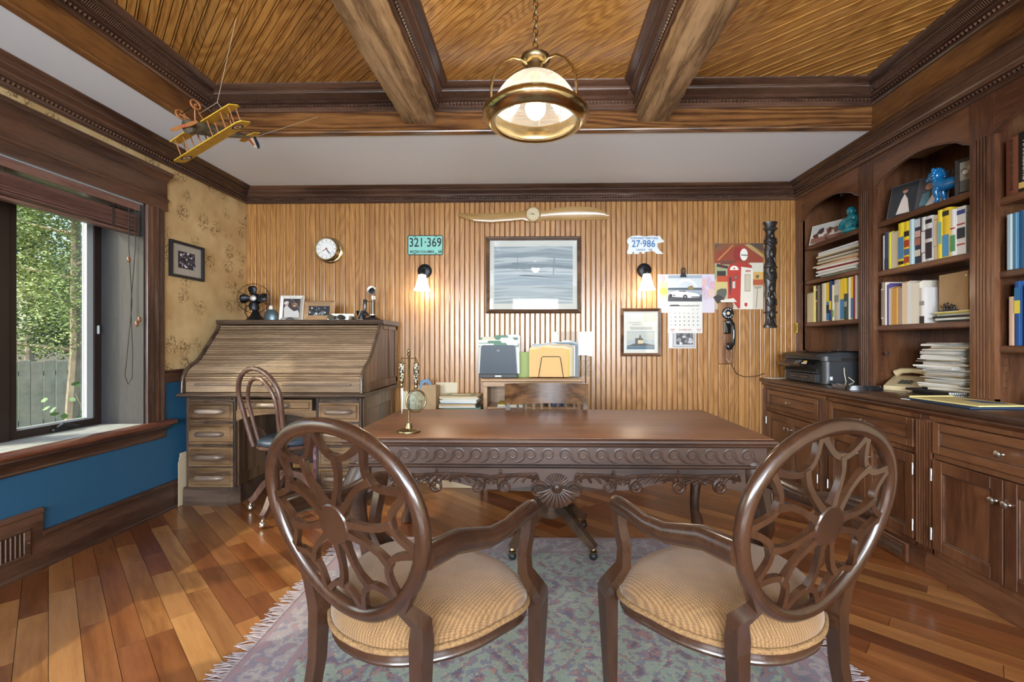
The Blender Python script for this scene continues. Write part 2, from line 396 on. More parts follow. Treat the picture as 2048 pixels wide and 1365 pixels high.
# ---- ceilings: white perimeter, boarded coffer between beams
CX0, CX1, CY0, CY1 = -2.26, 2.27, -.6, 3.19
b = MB()
b.box(LX, RX, CY1 + .03, BY, CZ, CZ + .05); b.box(LX, CX0 - .03, RY, CY1 + .03, CZ, CZ + .05); b.box(CX1 + .03, RX, RY, CY1 + .03, CZ, CZ + .05); b.box(CX0 - .03, CX1 + .03, RY, CY0 - .03, CZ, CZ + .05)
ce = tag(b.build('ceiling', 'white', smooth=None), 'white flat ceiling border around the raised wooden coffer', 'ceiling', kind='structure')
MB().box(CX0 - .2, CX1 + .2, CY0 - .2, CY1 + .2, WZ + .012, WZ + .06).build('coffer_deck', 'joint', ce, None)
BX = ((-.915, -.69), (.69, .915))
bays = ((CX0, -.80), (-.80, .80), (.80, CX1))
CA = R(-45); CWD = .086
def ceiling_boards(x0, x1, y0, y1):
    c, s = math.cos(CA), math.sin(CA); out = []
    vs2 = [-x * s + y * c for x in (x0, x1) for y in (y0, y1)]
    for k in range(math.floor(min(vs2) / CWD), math.ceil(max(vs2) / CWD)):
        v0 = k * CWD; strips = []
        for a, d, kind in ((v0 + .002, v0 + CWD / 2 - .007, 0), (v0 + CWD / 2 - .0032, v0 + CWD / 2 + .0032, 1), (v0 + CWD / 2 + .007, v0 + CWD - .002, 0)):
            q = [(u * c - v * s, u * s + v * c) for u, v in ((-9, a), (9, a), (9, d), (-9, d))]
            p = clip_rect(q, x0, x1, y0, y1)
            if p and area2(p) > 1e-5: strips.append((p, kind))
        if strips: out.append(strips)
    return out
def board_mesh(list_):
    b = MB(); c, s = math.cos(-CA), math.sin(-CA)
    for strips in list_:
        for p, kind in strips:
            q = [(x * c - y * s, x * s + y * c) for x, y in p]
            if kind == 0: b.prism(q, WZ, WZ + .012, 'z')
            else: b.prism(q, WZ - .0035, WZ + .012, 'z')
    return b
rest = []
for x0, x1 in bays:
    for st in ceiling_boards(x0, x1, 1.5, CY1 + .02):
        o = board_mesh([st]).build('board', 'pine_ceiling', ce, None); o.rotation_euler = (0, 0, CA)
    rest += ceiling_boards(x0, x1, CY0 - .02, 1.5)
o = board_mesh(rest).build('board_field', 'pine_ceiling', ce, None, kind='stuff'); o.rotation_euler = (0, 0, CA)

def sweep_rect(x0, x1, y0, y1, prof, sides='LBRN', close=True):
    """moulding run round the inside of a rectangle, mitred at the corners; one mesh for each side. prof: (inward offset, z)"""
    def ring(off, z): return {'a': (x0 + off, y0 + off, z), 'b': (x0 + off, y1 - off, z), 'c': (x1 - off, y1 - off, z), 'd': (x1 - off, y0 + off, z)}
    ends = {'L': 'ab', 'B': 'bc', 'R': 'cd', 'N': 'da'}; out = {}
    for sd in sides:
        i, j = ends[sd]; v = []; f = []
        for off, z in prof: rg = ring(off, z); v += [rg[i], rg[j]]
        k = len(prof)
        for t in range(k - 1): f.append((2 * t, 2 * t + 2, 2 * t + 3, 2 * t + 1))
        f.append((2 * k - 2, 0, 1, 2 * k - 1))
        f.append(tuple(range(0, 2 * k, 2))[::-1]); f.append(tuple(range(1, 2 * k, 2)))
        out[sd] = MB().add(v, f)
    return out
def rope(b, p0, p1, n_hint, r, up):
    """small carved beads along a moulding"""
    a, c = Vector(p0), Vector(p1); L = (c - a).length; n = max(1, int(L / n_hint)); d = (c - a) / n; ax = 0 if abs(d.x) > abs(d.y) else 1
    for i in range(n):
        q = a + d * (i + .5); s = n_hint * .46
        b.bead(q, s if ax == 0 else r, s if ax == 1 else r, r)
TRIM = [0]
def trim_obj(b, m, label, smooth=28):
    TRIM[0] += 1
    return tag(b.build('trim_%d' % TRIM[0], m, smooth=smooth), label, 'trim', kind='structure')
# fascia boards under the coffer
fb = {'B': ('fascia', 'stained fascia board across the coffer end'), 'L': ('fascia_y', 'stained fascia board along the window side of the coffer'),
      'R': ('fascia_y', 'stained fascia board along the bookcase side of the coffer'), 'N': ('fascia', 'stained fascia board across the coffer behind the viewer')}
fprof = [(-.03, CZ - .004), (.004, CZ - .004), (.012, CZ), (.014, CZ + .008), (.010, CZ + .018), (.002, CZ + .022), (0, CZ + .026), (0, WZ), (-.03, WZ)]
for sd, b in sweep_rect(CX0, CX1, CY0, CY1, fprof).items(): trim_obj(b, fb[sd][0], fb[sd][1])
# cornice inside each bay
cprof = [(0, 2.836), (.014, 2.836), (.021, 2.844), (.018, 2.854), (.008, 2.860), (.008, 2.890), (.020, 2.892), (.030, 2.899), (.027, 2.908), (.022, 2.912), (.030, 2.916), (.050, 2.936), (.060, 2.940), (.062, 2.948), (.054, 2.954), (.060, 2.962), (.078, 2.968), (.092, 2.976), (.102, 2.984), (.104, WZ + .002), (0, WZ + .002)]
bayn = ('bay by the window', 'middle bay', 'bay by the bookcase')
inner = ((CX0, BX[0][0]), (BX[0][1], BX[1][0]), (BX[1][1], CX1))
for bi, (x0, x1) in enumerate(inner):
    for sd, b in sweep_rect(x0, x1, CY0, CY1, cprof).items():
        if sd == 'N' : continue
        where = {'B': 'at the far end of the ', 'L': 'on the window-ward side of the ', 'R': 'on the bookcase-ward side of the '}[sd]
        o = trim_obj(b, 'trim_x' if sd == 'B' else 'trim', 'dark carved cornice ' + where + bayn[bi])
        k = MB(); e = .018
        if sd == 'B': rope(k, (x0 + e, CY1 - e, 2.875), (x1 - e, CY1 - e, 2.875), .024, .011, 0)
        elif sd == 'L': rope(k, (x0 + e, 1.5, 2.875), (x0 + e, CY1 - e, 2.875), .024, .011, 0)
        else: rope(k, (x1 - e, 1.5, 2.875), (x1 - e, CY1 - e, 2.875), .024, .011, 0)
        k.build('bead_moulding', 'trim', o, 60, kind='stuff')
        k = MB()                                               # finely ribbed band
        L = (x1 - x0) if sd == 'B' else CY1 - 1.8
        for i in range(int(L / .011)):
            t = i * .011; z0, z1 = 2.916, 2.936
            if sd == 'B': k.add([(x0 + .06 + t, CY1 - .032, z0), (x0 + .066 + t, CY1 - .032, z0), (x0 + .066 + t, CY1 - .053, z1), (x0 + .06 + t, CY1 - .053, z1), (x0 + .063 + t, CY1 - .036, z0 - .002), (x0 + .063 + t, CY1 - .057, z1 - .002)], [(0, 4, 5, 3), (4, 1, 2, 5)]) if t < L - .13 else None
            else:
                xx = lambda off: x0 + off if sd == 'L' else x1 - off
                y = 1.8 + t
                if y < CY1 - .07: k.add([(xx(.032), y, z0), (xx(.032), y + .006, z0), (xx(.053), y + .006, z1), (xx(.053), y, z1), (xx(.036), y + .003, z0 - .002), (xx(.057), y + .003, z1 - .002)], [(0, 4, 5, 3), (4, 1, 2, 5)])
        k.build('ribbed_band', 'trim_matte', o, None, kind='stuff')
# crown along the walls
wprof = [(0, 2.548), (.014, 2.548), (.021, 2.555), (.018, 2.566), (.008, 2.571), (.008, 2.600), (.020, 2.602), (.029, 2.609), (.026, 2.617), (.019, 2.622), (.026, 2.632), (.044, 2.641), (.054, 2.645), (.063, 2.648), (.063, 2.656), (.054, 2.660), (.064, 2.668), (.082, 2.674), (.096, 2.682), (.102, 2.685), (.102, CZ + .001), (0, CZ + .001)]
cl = {'L': 'dark crown moulding above the map wallpaper', 'B': 'dark crown moulding above the beadboard wall', 'R': 'dark crown moulding above the bookcase'}
for sd, b in sweep_rect(LX, 2.385, RY, BY, wprof, 'LBR').items():
    o = trim_obj(b, 'trim_x' if sd == 'B' else 'trim', cl[sd]); k = MB(); e = .016
    if sd == 'B': rope(k, (LX + e, BY - e, 2.587), (2.385 - e, BY - e, 2.587), .024, .011, 0)
    elif sd == 'L': rope(k, (LX + e, 1.6, 2.587), (LX + e, BY - e, 2.587), .024, .011, 0)
    else: rope(k, (2.385 - e, 1.6, 2.587), (2.385 - e, BY - e, 2.587), .024, .011, 0)
    k.build('bead_moulding', 'trim', o, 60, kind='stuff')
# hewn beams
for i, (x0, x1) in enumerate(BX):
    b = MB(); rnd_ = random.Random(i + 3); N = 70; v = []; f = []
    sec = [(x0, WZ), (x0, 2.90), (x0, 2.80), (x0 + .008, 2.757), (x0 + .02, 2.748), ((x0 + x1) / 2, 2.746), (x1 - .02, 2.748), (x1 - .008, 2.757), (x1, 2.80), (x1, 2.90), (x1, WZ)]
    K = len(sec)
    for t in range(N + 1):
        y = -.6 + (CY1 - .001 + .6) * t / N
        for q, (x, z) in enumerate(sec):
            w = .005 if 0 < q < K - 1 else 0
            wob = math.sin(y * 5 + q * 1.7 + i * 2) * .004 if 0 < q < K - 1 else 0
            v.append((x + rnd_.uniform(-w, w) + wob * .7, y, z + rnd_.uniform(-w, w) * .7 + wob * .4))
    for t in range(N):
        for q in range(K - 1): f.append((t * K + q, t * K + q + 1, (t + 1) * K + q + 1, (t + 1) * K + q))
    f.append(tuple(N * K + q for q in range(K)))
    b.add(v, f)
    bo = tag(b.build('ceiling_beam', 'hewn', smooth=50), ('rough hewn oak ceiling beam nearer the window', 'rough hewn oak ceiling beam nearer the bookcase')[i], 'beam', 'rough hewn ceiling beams', 'structure')
    k = MB()                                                   # long drying cracks
    for (fx, ya, yb) in ((.45, 2.3, 3.0), (.7, 2.0, 2.55), (.25, 2.55, 2.95)):
        x = x0 + (x1 - x0) * fx; pts = [(x + math.sin(t * 3.1 + i) * .004 + .03 * (t / 8 - .5), ya + (yb - ya) * t / 8) for t in range(9)]
        for t in range(8):
            (xa, y0_), (xb, y1_) = pts[t], pts[t + 1]; k.add([(xa - .0012, y0_, 2.7405), (xa + .0012, y0_, 2.7405), (xb + .0012, y1_, 2.7405), (xb - .0012, y1_, 2.7405)], [(0, 1, 2, 3)])
    k.build('drying_crack', 'joint', bo, None)

# ---- chair rail and baseboard of the window wall
b = MB().prism([(LX, .945), (LX + .012, .945), (LX + .014, .955), (LX + .010, .962), (LX + .010, 1.015), (LX + .018, 1.022), (LX + .026, 1.032), (LX + .026, 1.040), (LX, 1.040)], WY1 + .155, BY, 'y')
trim_obj(b, 'trim', 'dark chair rail between wallpaper and blue paint')
def base_prof(h_): return [(LX, 0), (LX + .034, 0), (LX + .034, .012), (LX + .028, .022), (LX + .020, .026), (LX + .020, h_ - .03), (LX + .026, h_ - .024), (LX + .026, h_ - .012), (LX + .018, h_ - .004), (LX + .010, h_), (LX, h_)]
b = MB().prism(base_prof(.205), 2.50, 3.52, 'y').prism(base_prof(.335), .6, 2.50, 'y'); b.prism(base_prof(.205), -1.6, .6, 'y')
bl = tag(b.build('baseboard_left', 'trim', smooth=28), 'tall dark baseboard under the window stepping up around a vent', 'baseboard', kind='structure')
g = thing('vent_register', 'dark wooden vent register in the baseboard under the window', 'vent', (LX + .0205, 2.16, .175))
fr = MB()
for (y0, y1, z0, z1) in ((-.27, .27, .060, .075), (-.27, .27, -.075, -.060), (-.27, -.235, -.06, .06), (.235, .27, -.06, .06)): fr.cbox(0, .010, y0, y1, z0, z1, .003)
fr.build('frame', 'trim', g); MB().box(0, .0008, -.235, .235, -.06, .06).build('backing', 'joint', g, None)
sm = MB().cbox(.001, .008, -.004, .004, -.06, .06, .002).mesh('slat', 30); sm.materials.append(M['trim_z'])
for i in range(21): o = linked(bpy.data.objects.new('slat', sm), g); o.location = (0, -.22 + i * .022, 0)
MB().lathe([(.004, 0), (.006, .004), (.006, .012), (0, .014)], 10, M_=Matrix.Rotation(R(90), 3, 'Y')).xf(Matrix.Translation((.010, .252, 0))).build('knob', 'trim', g)

# ---- window
M['jamb'] = wood('jamb_wood', (.022, .020, .021), (.030, .028, .030), (.042, .040, .043), axis='Z', scale=20, stretch=8, rough=.6, coat=0., rings=1., rnd=0, bump=.03)
M['sash'] = mat('dark_brown_sash', (.020, .012, .009), .5)
M['sill_paint'] = mat('weathered_sill_paint', (.40, .42, .41), .6, var=.18, vscale=14)
M['sill_red'] = wood('sill_nosing_wood', (.10, .030, .016), (.17, .055, .028), (.23, .085, .045), axis='Y', scale=20, stretch=10, rough=.35, coat=.3, rings=1., rnd=0)
M['alu'] = mat('white_track', (.36, .39, .41), .35)
def thin_glass(name, tint=(1, 1, 1), gloss=.06):
    m, n, l, p = nt(name); n.remove(p); o = n['Material Output']
    t = n.new('ShaderNodeBsdfTransparent'); t.inputs[0].default_value = (*tint, 1); g_ = n.new('ShaderNodeBsdfGlossy'); g_.inputs['Roughness'].default_value = .02
    mx = n.new('ShaderNodeMixShader'); f_ = n.new('ShaderNodeLayerWeight'); f_.inputs['Blend'].default_value = .25
    ml = n.new('ShaderNodeMath'); ml.operation = 'MULTIPLY_ADD'; ml.inputs[1].default_value = .5; ml.inputs[2].default_value = gloss * .5; l.new(f_.outputs['Fresnel'], ml.inputs[0])
    l.new(ml.outputs[0], mx.inputs[0]); l.new(t.outputs[0], mx.inputs[1]); l.new(g_.outputs[0], mx.inputs[2]); l.new(mx.outputs[0], o.inputs[0])
    return m
M['pane'] = thin_glass('window_pane', (.93, .97, .95), .04)
wi = thing('window_1', 'wide dark wood casement window with deep sill in the papered wall', 'window', (LX, WY1, WZ0), kind='structure')
def wpart(b, name, m, parent=None, smooth=28, label=None):
    b.xf(Matrix.Translation((-LX, -WY1, -WZ0))); return b.build(name, m, parent or wi, smooth, label=label)
SX = -3.03                                                     # inner face of the sashes
wpart(MB().box(WX, LX, WY1 - .012, WY1, WZ0, WZ1).box(WX, LX, WY0, WY0 + .012, WZ0, WZ1), 'jamb', 'jamb')
wpart(MB().box(WX, LX, WY0, WY1, WZ1 - .012, WZ1), 'head_jamb', 'alu')
st = wpart(MB().box(WX, LX + .005, WY0 + .012, WY1 - .012, WZ0, WZ0 + .014), 'stool', 'sill_paint', label='pale weathered sill board')
b = MB().prism([(LX + .002, .640), (LX + .060, .640), (LX + .072, .646), (LX + .076, .658), (LX + .072, .670), (LX + .060, .676), (LX + .002, .676)], WY0 - .2, WY1 + .205, 'y')
wpart(b, 'sill_nosing', 'sill_red')
b = MB().prism([(LX, .545), (LX + .012, .545), (LX + .016, .553), (LX + .012, .562), (LX + .014, .585), (LX + .024, .605), (LX + .040, .620), (LX + .052, .626), (LX + .052, .640), (LX, .640)], WY0 - .16, WY1 + .165, 'y')
wpart(b, 'sill_apron', 'trim')
cp = [(0, 0), (.150, 0), (.150, .020), (.140, .026), (.130, .022), (.118, .014), (.108, .016), (.098, .020), (.088, .016), (.078, .013), (.060, .013), (.052, .020), (.040, .022), (.026, .016), (.012, .020), (.003, .016), (0, .010)]
for y, sg in ((WY1, 1), (WY0, -1)): wpart(MB().prism([(LX + d, y + sg * u) for u, d in cp], WZ0 + .016, WZ1 + .02, 'z'), 'side_casing', 'trim_z')
hp = [(LX, 2.205), (LX + .024, 2.205), (LX + .024, 2.270), (LX + .030, 2.276), (LX + .034, 2.286), (LX + .028, 2.296), (LX + .018, 2.300), (LX + .018, 2.410), (LX + .026, 2.416), (LX + .032, 2.428), (LX + .050, 2.444), (LX + .066, 2.456), (LX + .070, 2.470), (LX + .070, 2.480), (LX, 2.480)]
wpart(MB().prism(hp, WY0 - .17, WY1 + .175, 'y'), 'head_casing', 'trim')
for (y0, y1) in ((2.60, WY1 - .012), (1.60, 2.50), (WY0 + .012, 1.50)):      # three casement sashes
    s_ = MB(); t = .048; z0, z1 = WZ0 + .014, WZ1 - .012
    s_.box(SX - .05, SX, y0, y0 + t, z0, z1).box(SX - .05, SX, y1 - t, y1, z0, z1).box(SX - .05, SX, y0 + t, y1 - t, z0, z0 + t).box(SX - .05, SX, y0 + t, y1 - t, z1 - t, z1)
    so = wpart(s_, 'sash', 'sash')
    wpart(MB().box(SX - .045, SX - .012, y1 - t - .045, y1 - t, z0 + t, z1 - t).box(SX - .045, SX - .012, y0 + t, y1 - t - .045, z0 + t, z0 + t + .012), 'screen_track', 'alu', so)
    wpart(MB().box(SX - .034, SX - .031, y0 + t, y1 - t - .045, z0 + t + .012, z1 - t), 'pane', 'pane', so, None)
    cr = MB().cbox(SX - .004, SX + .016, (y0 + y1) / 2 - .05, (y0 + y1) / 2 + .05, z0 + .004, z0 + .032, .008)
    cr.tube([(SX + .012, (y0 + y1) / 2 - .02, z0 + .03), (SX + .03, (y0 + y1) / 2 - .005, z0 + .05), (SX + .045, (y0 + y1) / 2 + .045, z0 + .034), (SX + .05, (y0 + y1) / 2 + .075, z0 + .022)], [.009, .009, .008, .010], 8)
    wpart(cr, 'crank', mat('black_crank', (.012, .012, .012), .4), so)
    wpart(MB().cbox(SX - .002, SX + .012, y1 - t * .7, y1 - t * .4, 1.30, 1.36, .004), 'latch', 'alu', so)
for y in (1.50, 2.50): wpart(MB().box(SX - .06, SX + .012, y, y + .10, WZ0 + .014, WZ1 - .012), 'mullion', 'sash')
# blind bunched at the top of the opening
M['blind'] = wood('blind_slat_wood', (.14, .070, .054), (.21, .112, .090), (.28, .16, .135), axis='Y', scale=16, stretch=10, rough=.4, coat=.2, rings=.8, rnd=.18, bump=.03)
M['cord'] = mat('brown_cord', (.035, .027, .02), .8)
bl_ = thing('window_blind', 'brown wooden slat blind drawn up at the top of the window', 'blind', (LX - .045, 1.845, 2.198))
Lb = 1.325
MB().box(-.03, .03, -Lb, Lb, -.045, 0).build('head_rail', 'blind', bl_)
sm = MB().cbox(-.027, .027, -Lb, Lb, -.0018, .0018, .001).mesh('slat', 30); sm.materials.append(M['blind'])
for i in range(22):
    o = linked(bpy.data.objects.new('slat', sm), bl_); o.location = (random.uniform(-.002, .002), 0, -.078 - i * .0052); o.rotation_euler = (0, random.uniform(-.03, .03), 0)
MB().cbox(-.028, .028, -Lb, Lb, -.214, -.196, .004).build('bottom_rail', 'blind', bl_)
for y in (-.9, -.2, .45, 1.12):
    MB().tube([(.028, y, -.01), (.029, y, -.2)], .0012, 5).tube([(.028, y + .04, -.01), (.029, y + .04, -.075)], .0012, 5).box(.0275, .0295, y - .008, y + .008, -.20, -.075).build('ladder_cord', 'cord', bl_)
cd = thing('blind_cord', 'looped blind pull cords with wooden tassels hanging by the jamb', 'cord', (LX - .008, 3.10, 2.0))
MB().tube([(0, -.03, .15), (0, -.03, -.12), (0, -.005, -.5), (0, -.045, -.85), (0, -.06, -.98), (0, -.035, -1.04), (0, -.005, -1.0), (0, .0, -.85), (0, -.015, -.5), (0, .02, -.12), (0, .02, .15)], .0028, 6).build('loop', 'cord', cd)
MB().tube([(.004, .03, .15), (.004, .03, -.62)], .0015, 5).tube([(.004, .045, .15), (.004, .042, -.60)], .0015, 5).build('pull_line', 'cord', cd)
ts = MB().lathe([(.002, .022), (.008, .016), (.011, 0), (.009, -.014), (.003, -.02)], 10)
tsm = ts.mesh('tassel', 40); tsm.materials.append(mat('tassel_wood', (.16, .055, .02), .35, coat=.3))
for p in ((0, -.03, -.2), (.004, .028, -.63), (.006, .046, -.60)): o = linked(bpy.data.objects.new('tassel', tsm), cd); o.location = p

# ---- outdoors beyond the window
M['leaf'] = mat('evergreen_leaf', (.10, .15, .06), .5, var=.55, vscale=2.5, trans=0)
M['leaf2'] = mat('yellow_green_leaf', (.19, .25, .08), .5, var=.5, vscale=3)
M['bark'] = mat('bark', (.26, .21, .16), .85, bump=.6, bscale=30, var=.3)
M['broad'] = mat('broad_leaf', (.13, .22, .09), .45, var=.35)
M['fence'] = mat('weathered_fence', (.22, .21, .18), .85, var=.2)
M['grass'] = mat('lawn', (.10, .14, .04), .9, var=.4)
tag(MB().box(-40, WX - .05, -25, 40, -.45, -.4).build('ground', 'grass', smooth=None), 'rough grass outside the window', 'ground', kind='structure')
def tree(name, label, x, y, H, spread, nleaf, m, seed, lo=1.0, size=.11):
    rn = random.Random(seed); t = thing(name, label, 'tree', (x, y, -.4))
    tr = MB().tube([(0, 0, 0), (.05, .05, H * .25), (-.03, .12, H * .5), (.05, .1, H)], [.075, .06, .045, .012], 8)
    tips = []
    for i in range(26):
        z = H * (.22 + .74 * i / 26); a = rn.uniform(0, 2 * PI); L = spread * (1.1 - .75 * i / 26) * rn.uniform(.6, 1.1)
        e = Vector((math.cos(a) * L, math.sin(a) * L, z + rn.uniform(-.1, .35)))
        md = Vector((math.cos(a) * L * .5, math.sin(a) * L * .5, z + .12)); s0 = Vector((0, .08, z))
        tr.tube([s0, md, e], [.028, .016, .005], 5); tips.append((s0, md, e))
    tr.build('trunk', 'bark', t)
    v = []; f = []
    for i in range(nleaf):
        s0, md, e = rn.choice(tips); q = rn.random() ** .7
        c = (s0.lerp(md, q * 2) if q < .5 else md.lerp(e, q * 2 - 1)) + Vector((rn.gauss(0, .22), rn.gauss(0, .22), rn.gauss(-.02, .17)))
        if c.z < lo: continue
        d = Vector((rn.gauss(0, 1), rn.gauss(0, 1), rn.gauss(-.2, .6))).normalized(); w = d.orthogonal().normalized(); s = size * rn.uniform(.5, 1.2)
        k = len(v); v += [c, c + d * s * .5 + w * s * .18, c + d * s, c + d * s * .5 - w * s * .18]; f.append((k, k + 1, k + 2, k + 3))
    fo = MB(); fo.v = [tuple(p) for p in v]; fo.f = f; fo.c = [None] * len(f)
    fo.build('foliage', m, t, None, kind='stuff')
    return t
tree('evergreen_tree', 'evergreen tree with pale forked trunk close outside the window', -5.6, 5.45, 6.2, 1.25, 48000, 'leaf2', 3, 1.5, .05)
tree('evergreen_tree', 'dense dark evergreen filling the view behind the pale trunk', -9.0, 8.0, 7.5, 1.8, 60000, 'leaf', 4, .9, .085)
tree('evergreen_tree', 'tall evergreen seen beside the window jamb beyond the fence', -10.0, 12.4, 9.5, 2.2, 45000, 'leaf', 5, .9, .12)
tree('evergreen_tree', 'bushy yellow-green tree farther along the garden', -12.6, 6.4, 8.5, 2.1, 40000, 'leaf2', 6, .9, .12)
sh = thing('garden_shrub', 'broad-leaved shrub low outside the casement', 'shrub', (-4.9, 5.25, -.4)); rn = random.Random(9)
st_ = MB(); lv = MB()
for i in range(12):
    a = rn.uniform(0, 2 * PI); e = Vector((math.cos(a) * .55 * rn.random(), math.sin(a) * .55 * rn.random(), rn.uniform(.7, 1.25))); st_.tube([(0, 0, 0), e * .5 + Vector((.03, 0, .05)), e], [.014, .01, .004], 5)
    for k in range(22):
        c = e * rn.uniform(.45, 1.05) + Vector((rn.gauss(0, .14), rn.gauss(0, .14), rn.gauss(0, .1))); d = Vector((rn.gauss(0, 1), rn.gauss(0, 1), rn.gauss(.1, .5))).normalized(); w = d.orthogonal().normalized(); s = rn.uniform(.05, .10)
        lv.add([c, c + d * s * .4 + w * s * .36, c + d * s * .75 + w * s * .28, c + d * s, c + d * s * .75 - w * s * .28, c + d * s * .4 - w * s * .36], [(0, 1, 2, 3, 4, 5)])
st_.build('stem', 'bark', sh); lv.build('foliage', 'broad', sh, None, kind='stuff')
fe = thing('garden_fence', 'grey weathered board fence beyond the trees', 'fence', (-7.1, 8.2, -.4), R(38))
bmh = MB().cbox(-.068, .068, -.01, .01, 0, 1.35, .006).mesh('fence_board', None); bmh.materials.append(M['fence'])
for i in range(44): o = linked(bpy.data.objects.new('fence_board', bmh), fe); o.location = (-3 + i * .142, random.uniform(-.006, .006), random.uniform(-.02, .02))
for z in (.3, 1.1): MB().box(-3.05, 3.2, .01, .05, z, z + .08).build('rail', 'fence', fe, None)
# ================================================================== built-in cabinets and bookcase
def cherry(name, ax): return wood(name, (.064, .024, .0115), (.118, .047, .0215), (.168, .073, .034), axis=ax, scale=12, stretch=7, rough=.33, coat=.30, rings=1.3, rnd=.08, bump=.03)
M['cherry_z'], M['cherry_y'] = cherry('cherry_upright', 'Z'), cherry('cherry_lengthwise', 'Y')
M['cherry_top'] = wood('worn_dark_counter', (.045, .024, .016), (.075, .042, .028), (.11, .066, .046), axis='Y', scale=10, stretch=6, rough=.28, coat=.4, rings=1.1, rnd=0, bump=.03)
M['pewter'] = mat('pewter', (.50, .48, .45), .28, 1.)
M['steel'] = mat('steel', (.60, .60, .58), .3, 1.)
M['slot'] = mat('dark_slot', (.012, .007, .005), .8)
UX, LWX, BKX = 2.40, 2.10, 2.76
bay_y = ((4.235, 3.495), (3.343, 2.615), (2.477, 1.745))
cab_y = ((4.33, 3.42), (3.42, 2.555), (2.555, 1.66))
def frame_panel(parent, name, y0, y1, z0, z1, x, m='cherry_z', rail=.055, t=.020, proud=.0):
    """frame-and-panel front facing -x in local coordinates: rails, stiles, recessed panel with bead"""
    b = MB()
    b.cbox(x - t, x, y0, y0 + rail, z0, z1, .003).cbox(x - t, x, y1 - rail, y1, z0, z1, .003)
    b.cbox(x - t, x, y0 + rail, y1 - rail, z0, z0 + rail, .003).cbox(x - t, x, y0 + rail, y1 - rail, z1 - rail, z1, .003)
    o = b.build(name, m, parent)
    pb = MB().box(x - t + .012, x - t + .016, y0 + rail, y1 - rail, z0 + rail, z1 - rail)
    pb.build('panel', m, o, None)
    k = MB(); e = .007; a = (y0 + rail, y1 - rail, z0 + rail, z1 - rail)
    for (ya, yb, za, zb) in ((a[0], a[0] + e, a[2], a[3]), (a[1] - e, a[1], a[2], a[3]), (a[0], a[1], a[2], a[2] + e), (a[0], a[1], a[3] - e, a[3])): k.cbox(x - t + .004, x - t + .013, ya, yb, za, zb, .0025)
    k.build('bead', M['trim'], o)
    return o
KN = MB().lathe([(.009, 0), (.009, .004), (.0055, .008), (.0055, .014), (.012, .018), (.0165, .024), (.0165, .029), (.010, .033), (0, .034)], 16, M_=Matrix.Rotation(R(-90), 3, 'Y')).mesh('knob', 40); KN.materials.append(M['pewter'])
HG = MB().cbox(-.004, .001, -.005, .005, -.03, .03, .002).lathe([(.005, -.032), (.005, .032)], 8, (-.003, 0, 0)).mesh('hinge', 40); HG.materials.append(M['steel'])
def knob(parent, x, y, z): o = linked(bpy.data.objects.new('knob', KN), parent); o.location = (x, y, z); return o
def hinge(parent, x, y, z): o = linked(bpy.data.objects.new('hinge', HG), parent); o.location = (x, y, z); return o
def flutes(b, x, y0, y1, z0, z1, n=4, d=.010):
    """fluted face: a strip whose section has n rounded grooves"""
    w = y1 - y0; mg = w * .14; gw = (w - 2 * mg) / n; pr = [(x + .02, y0), (x, y0)]
    for i in range(n):
        c = y0 + mg + gw * (i + .5); q = gw * .34
        pr += [(x, c - q), (x + d * .7, c - q * .7), (x + d, c), (x + d * .7, c + q * .7), (x, c + q)]
    pr += [(x, y1), (x + .02, y1)]
    b.prism(pr, z0, z1, 'z')
cabn = ('cherry base cabinet in the corner under the printer', 'cherry base cabinet under the desk telephone and paper pile', 'cherry base cabinet under the open shelves of binders')
for ci, (ya, yb) in enumerate(cab_y):
    t = thing('base_cabinet', cabn[ci], 'cabinet', (LWX, yb, 0), group='built-in base cabinets')
    W_ = ya - yb; d = BKX - LWX
    y0 = bay_y[ci][1] - yb; y1 = (4.25 if ci == 0 else bay_y[ci][0] + .02) - yb
    if ci == 1: y0, y1 = 2.616 - yb, 3.366 - yb
    if ci == 0: y0, y1 = 3.483 - yb, 4.25 - yb
    if ci == 2: y0, y1 = 1.745 - yb, 2.50 - yb
    MB().box(.022, d, .001, W_ - .001, .10, .884).build('body', 'cherry_z', t, None)
    b = MB()                                                   # face frame
    b.cbox(0, .022, y0 - .03 if ci else 0.001, y1 + .03 if ci else W_ - .001, .825, .884, .002).cbox(0, .022, y0 - .01, y1 + .01, .628, .656, .002).cbox(0, .022, y0 - .01, y1 + .01, .120, .150, .002)
    b.box(.0, .022, .001, y0, .12, .83).box(.0, .022, y1, W_ - .001, .12, .83)
    b.build('face_frame', 'cherry_z', t)
    f = MB(); flutes(f, -.012, .002, y0 - .012, .15, .82, 2); f.build('fluted_stile', 'cherry_z', t)
    f = MB(); flutes(f, -.012, y1 + .010, W_ - .002, .15, .82, 3 if ci == 0 else 2); f.build('fluted_stile', 'cherry_z', t)
    dr = frame_panel(t, 'drawer', y0 + .004, y1 - .004, .660, .822, .006, 'cherry_y', .042)
    knob(dr, -.0145, (y0 + y1) / 2, .741)
    ym = (y0 + y1) / 2
    for k, (a, c) in enumerate(((y0 + .004, ym - .002), (ym + .002, y1 - .004))):
        do = frame_panel(t, 'door', a, c, .154, .625, .006, 'cherry_z', .058)
        knob(do, -.0145, (c - .028) if k == 0 else (a + .028), .525)
        hy = a - .002 if k == 0 else c + .002
        for z in (.235, .545): hinge(do, -.015, hy, z)
    MB().prism([(0.0, 0), (.0, .085), (.008, .098), (.012, .120), (.03, .120), (.03, 0)], .001, W_ - .001, 'y').build('plinth', 'cherry_y', t)
    if ci == 1:
        g = MB().cbox(-.02, .0, .10, .58, .004, .112, .006); g.build('vent_frame', 'cherry_y', t)
        for i in range(6): MB().cbox(-.025, -.019, .13, .55, .028 + i * .0115, .034 + i * .0115, .002).build('vent_slat', 'steel' if 0 else 'cherry_top', t)
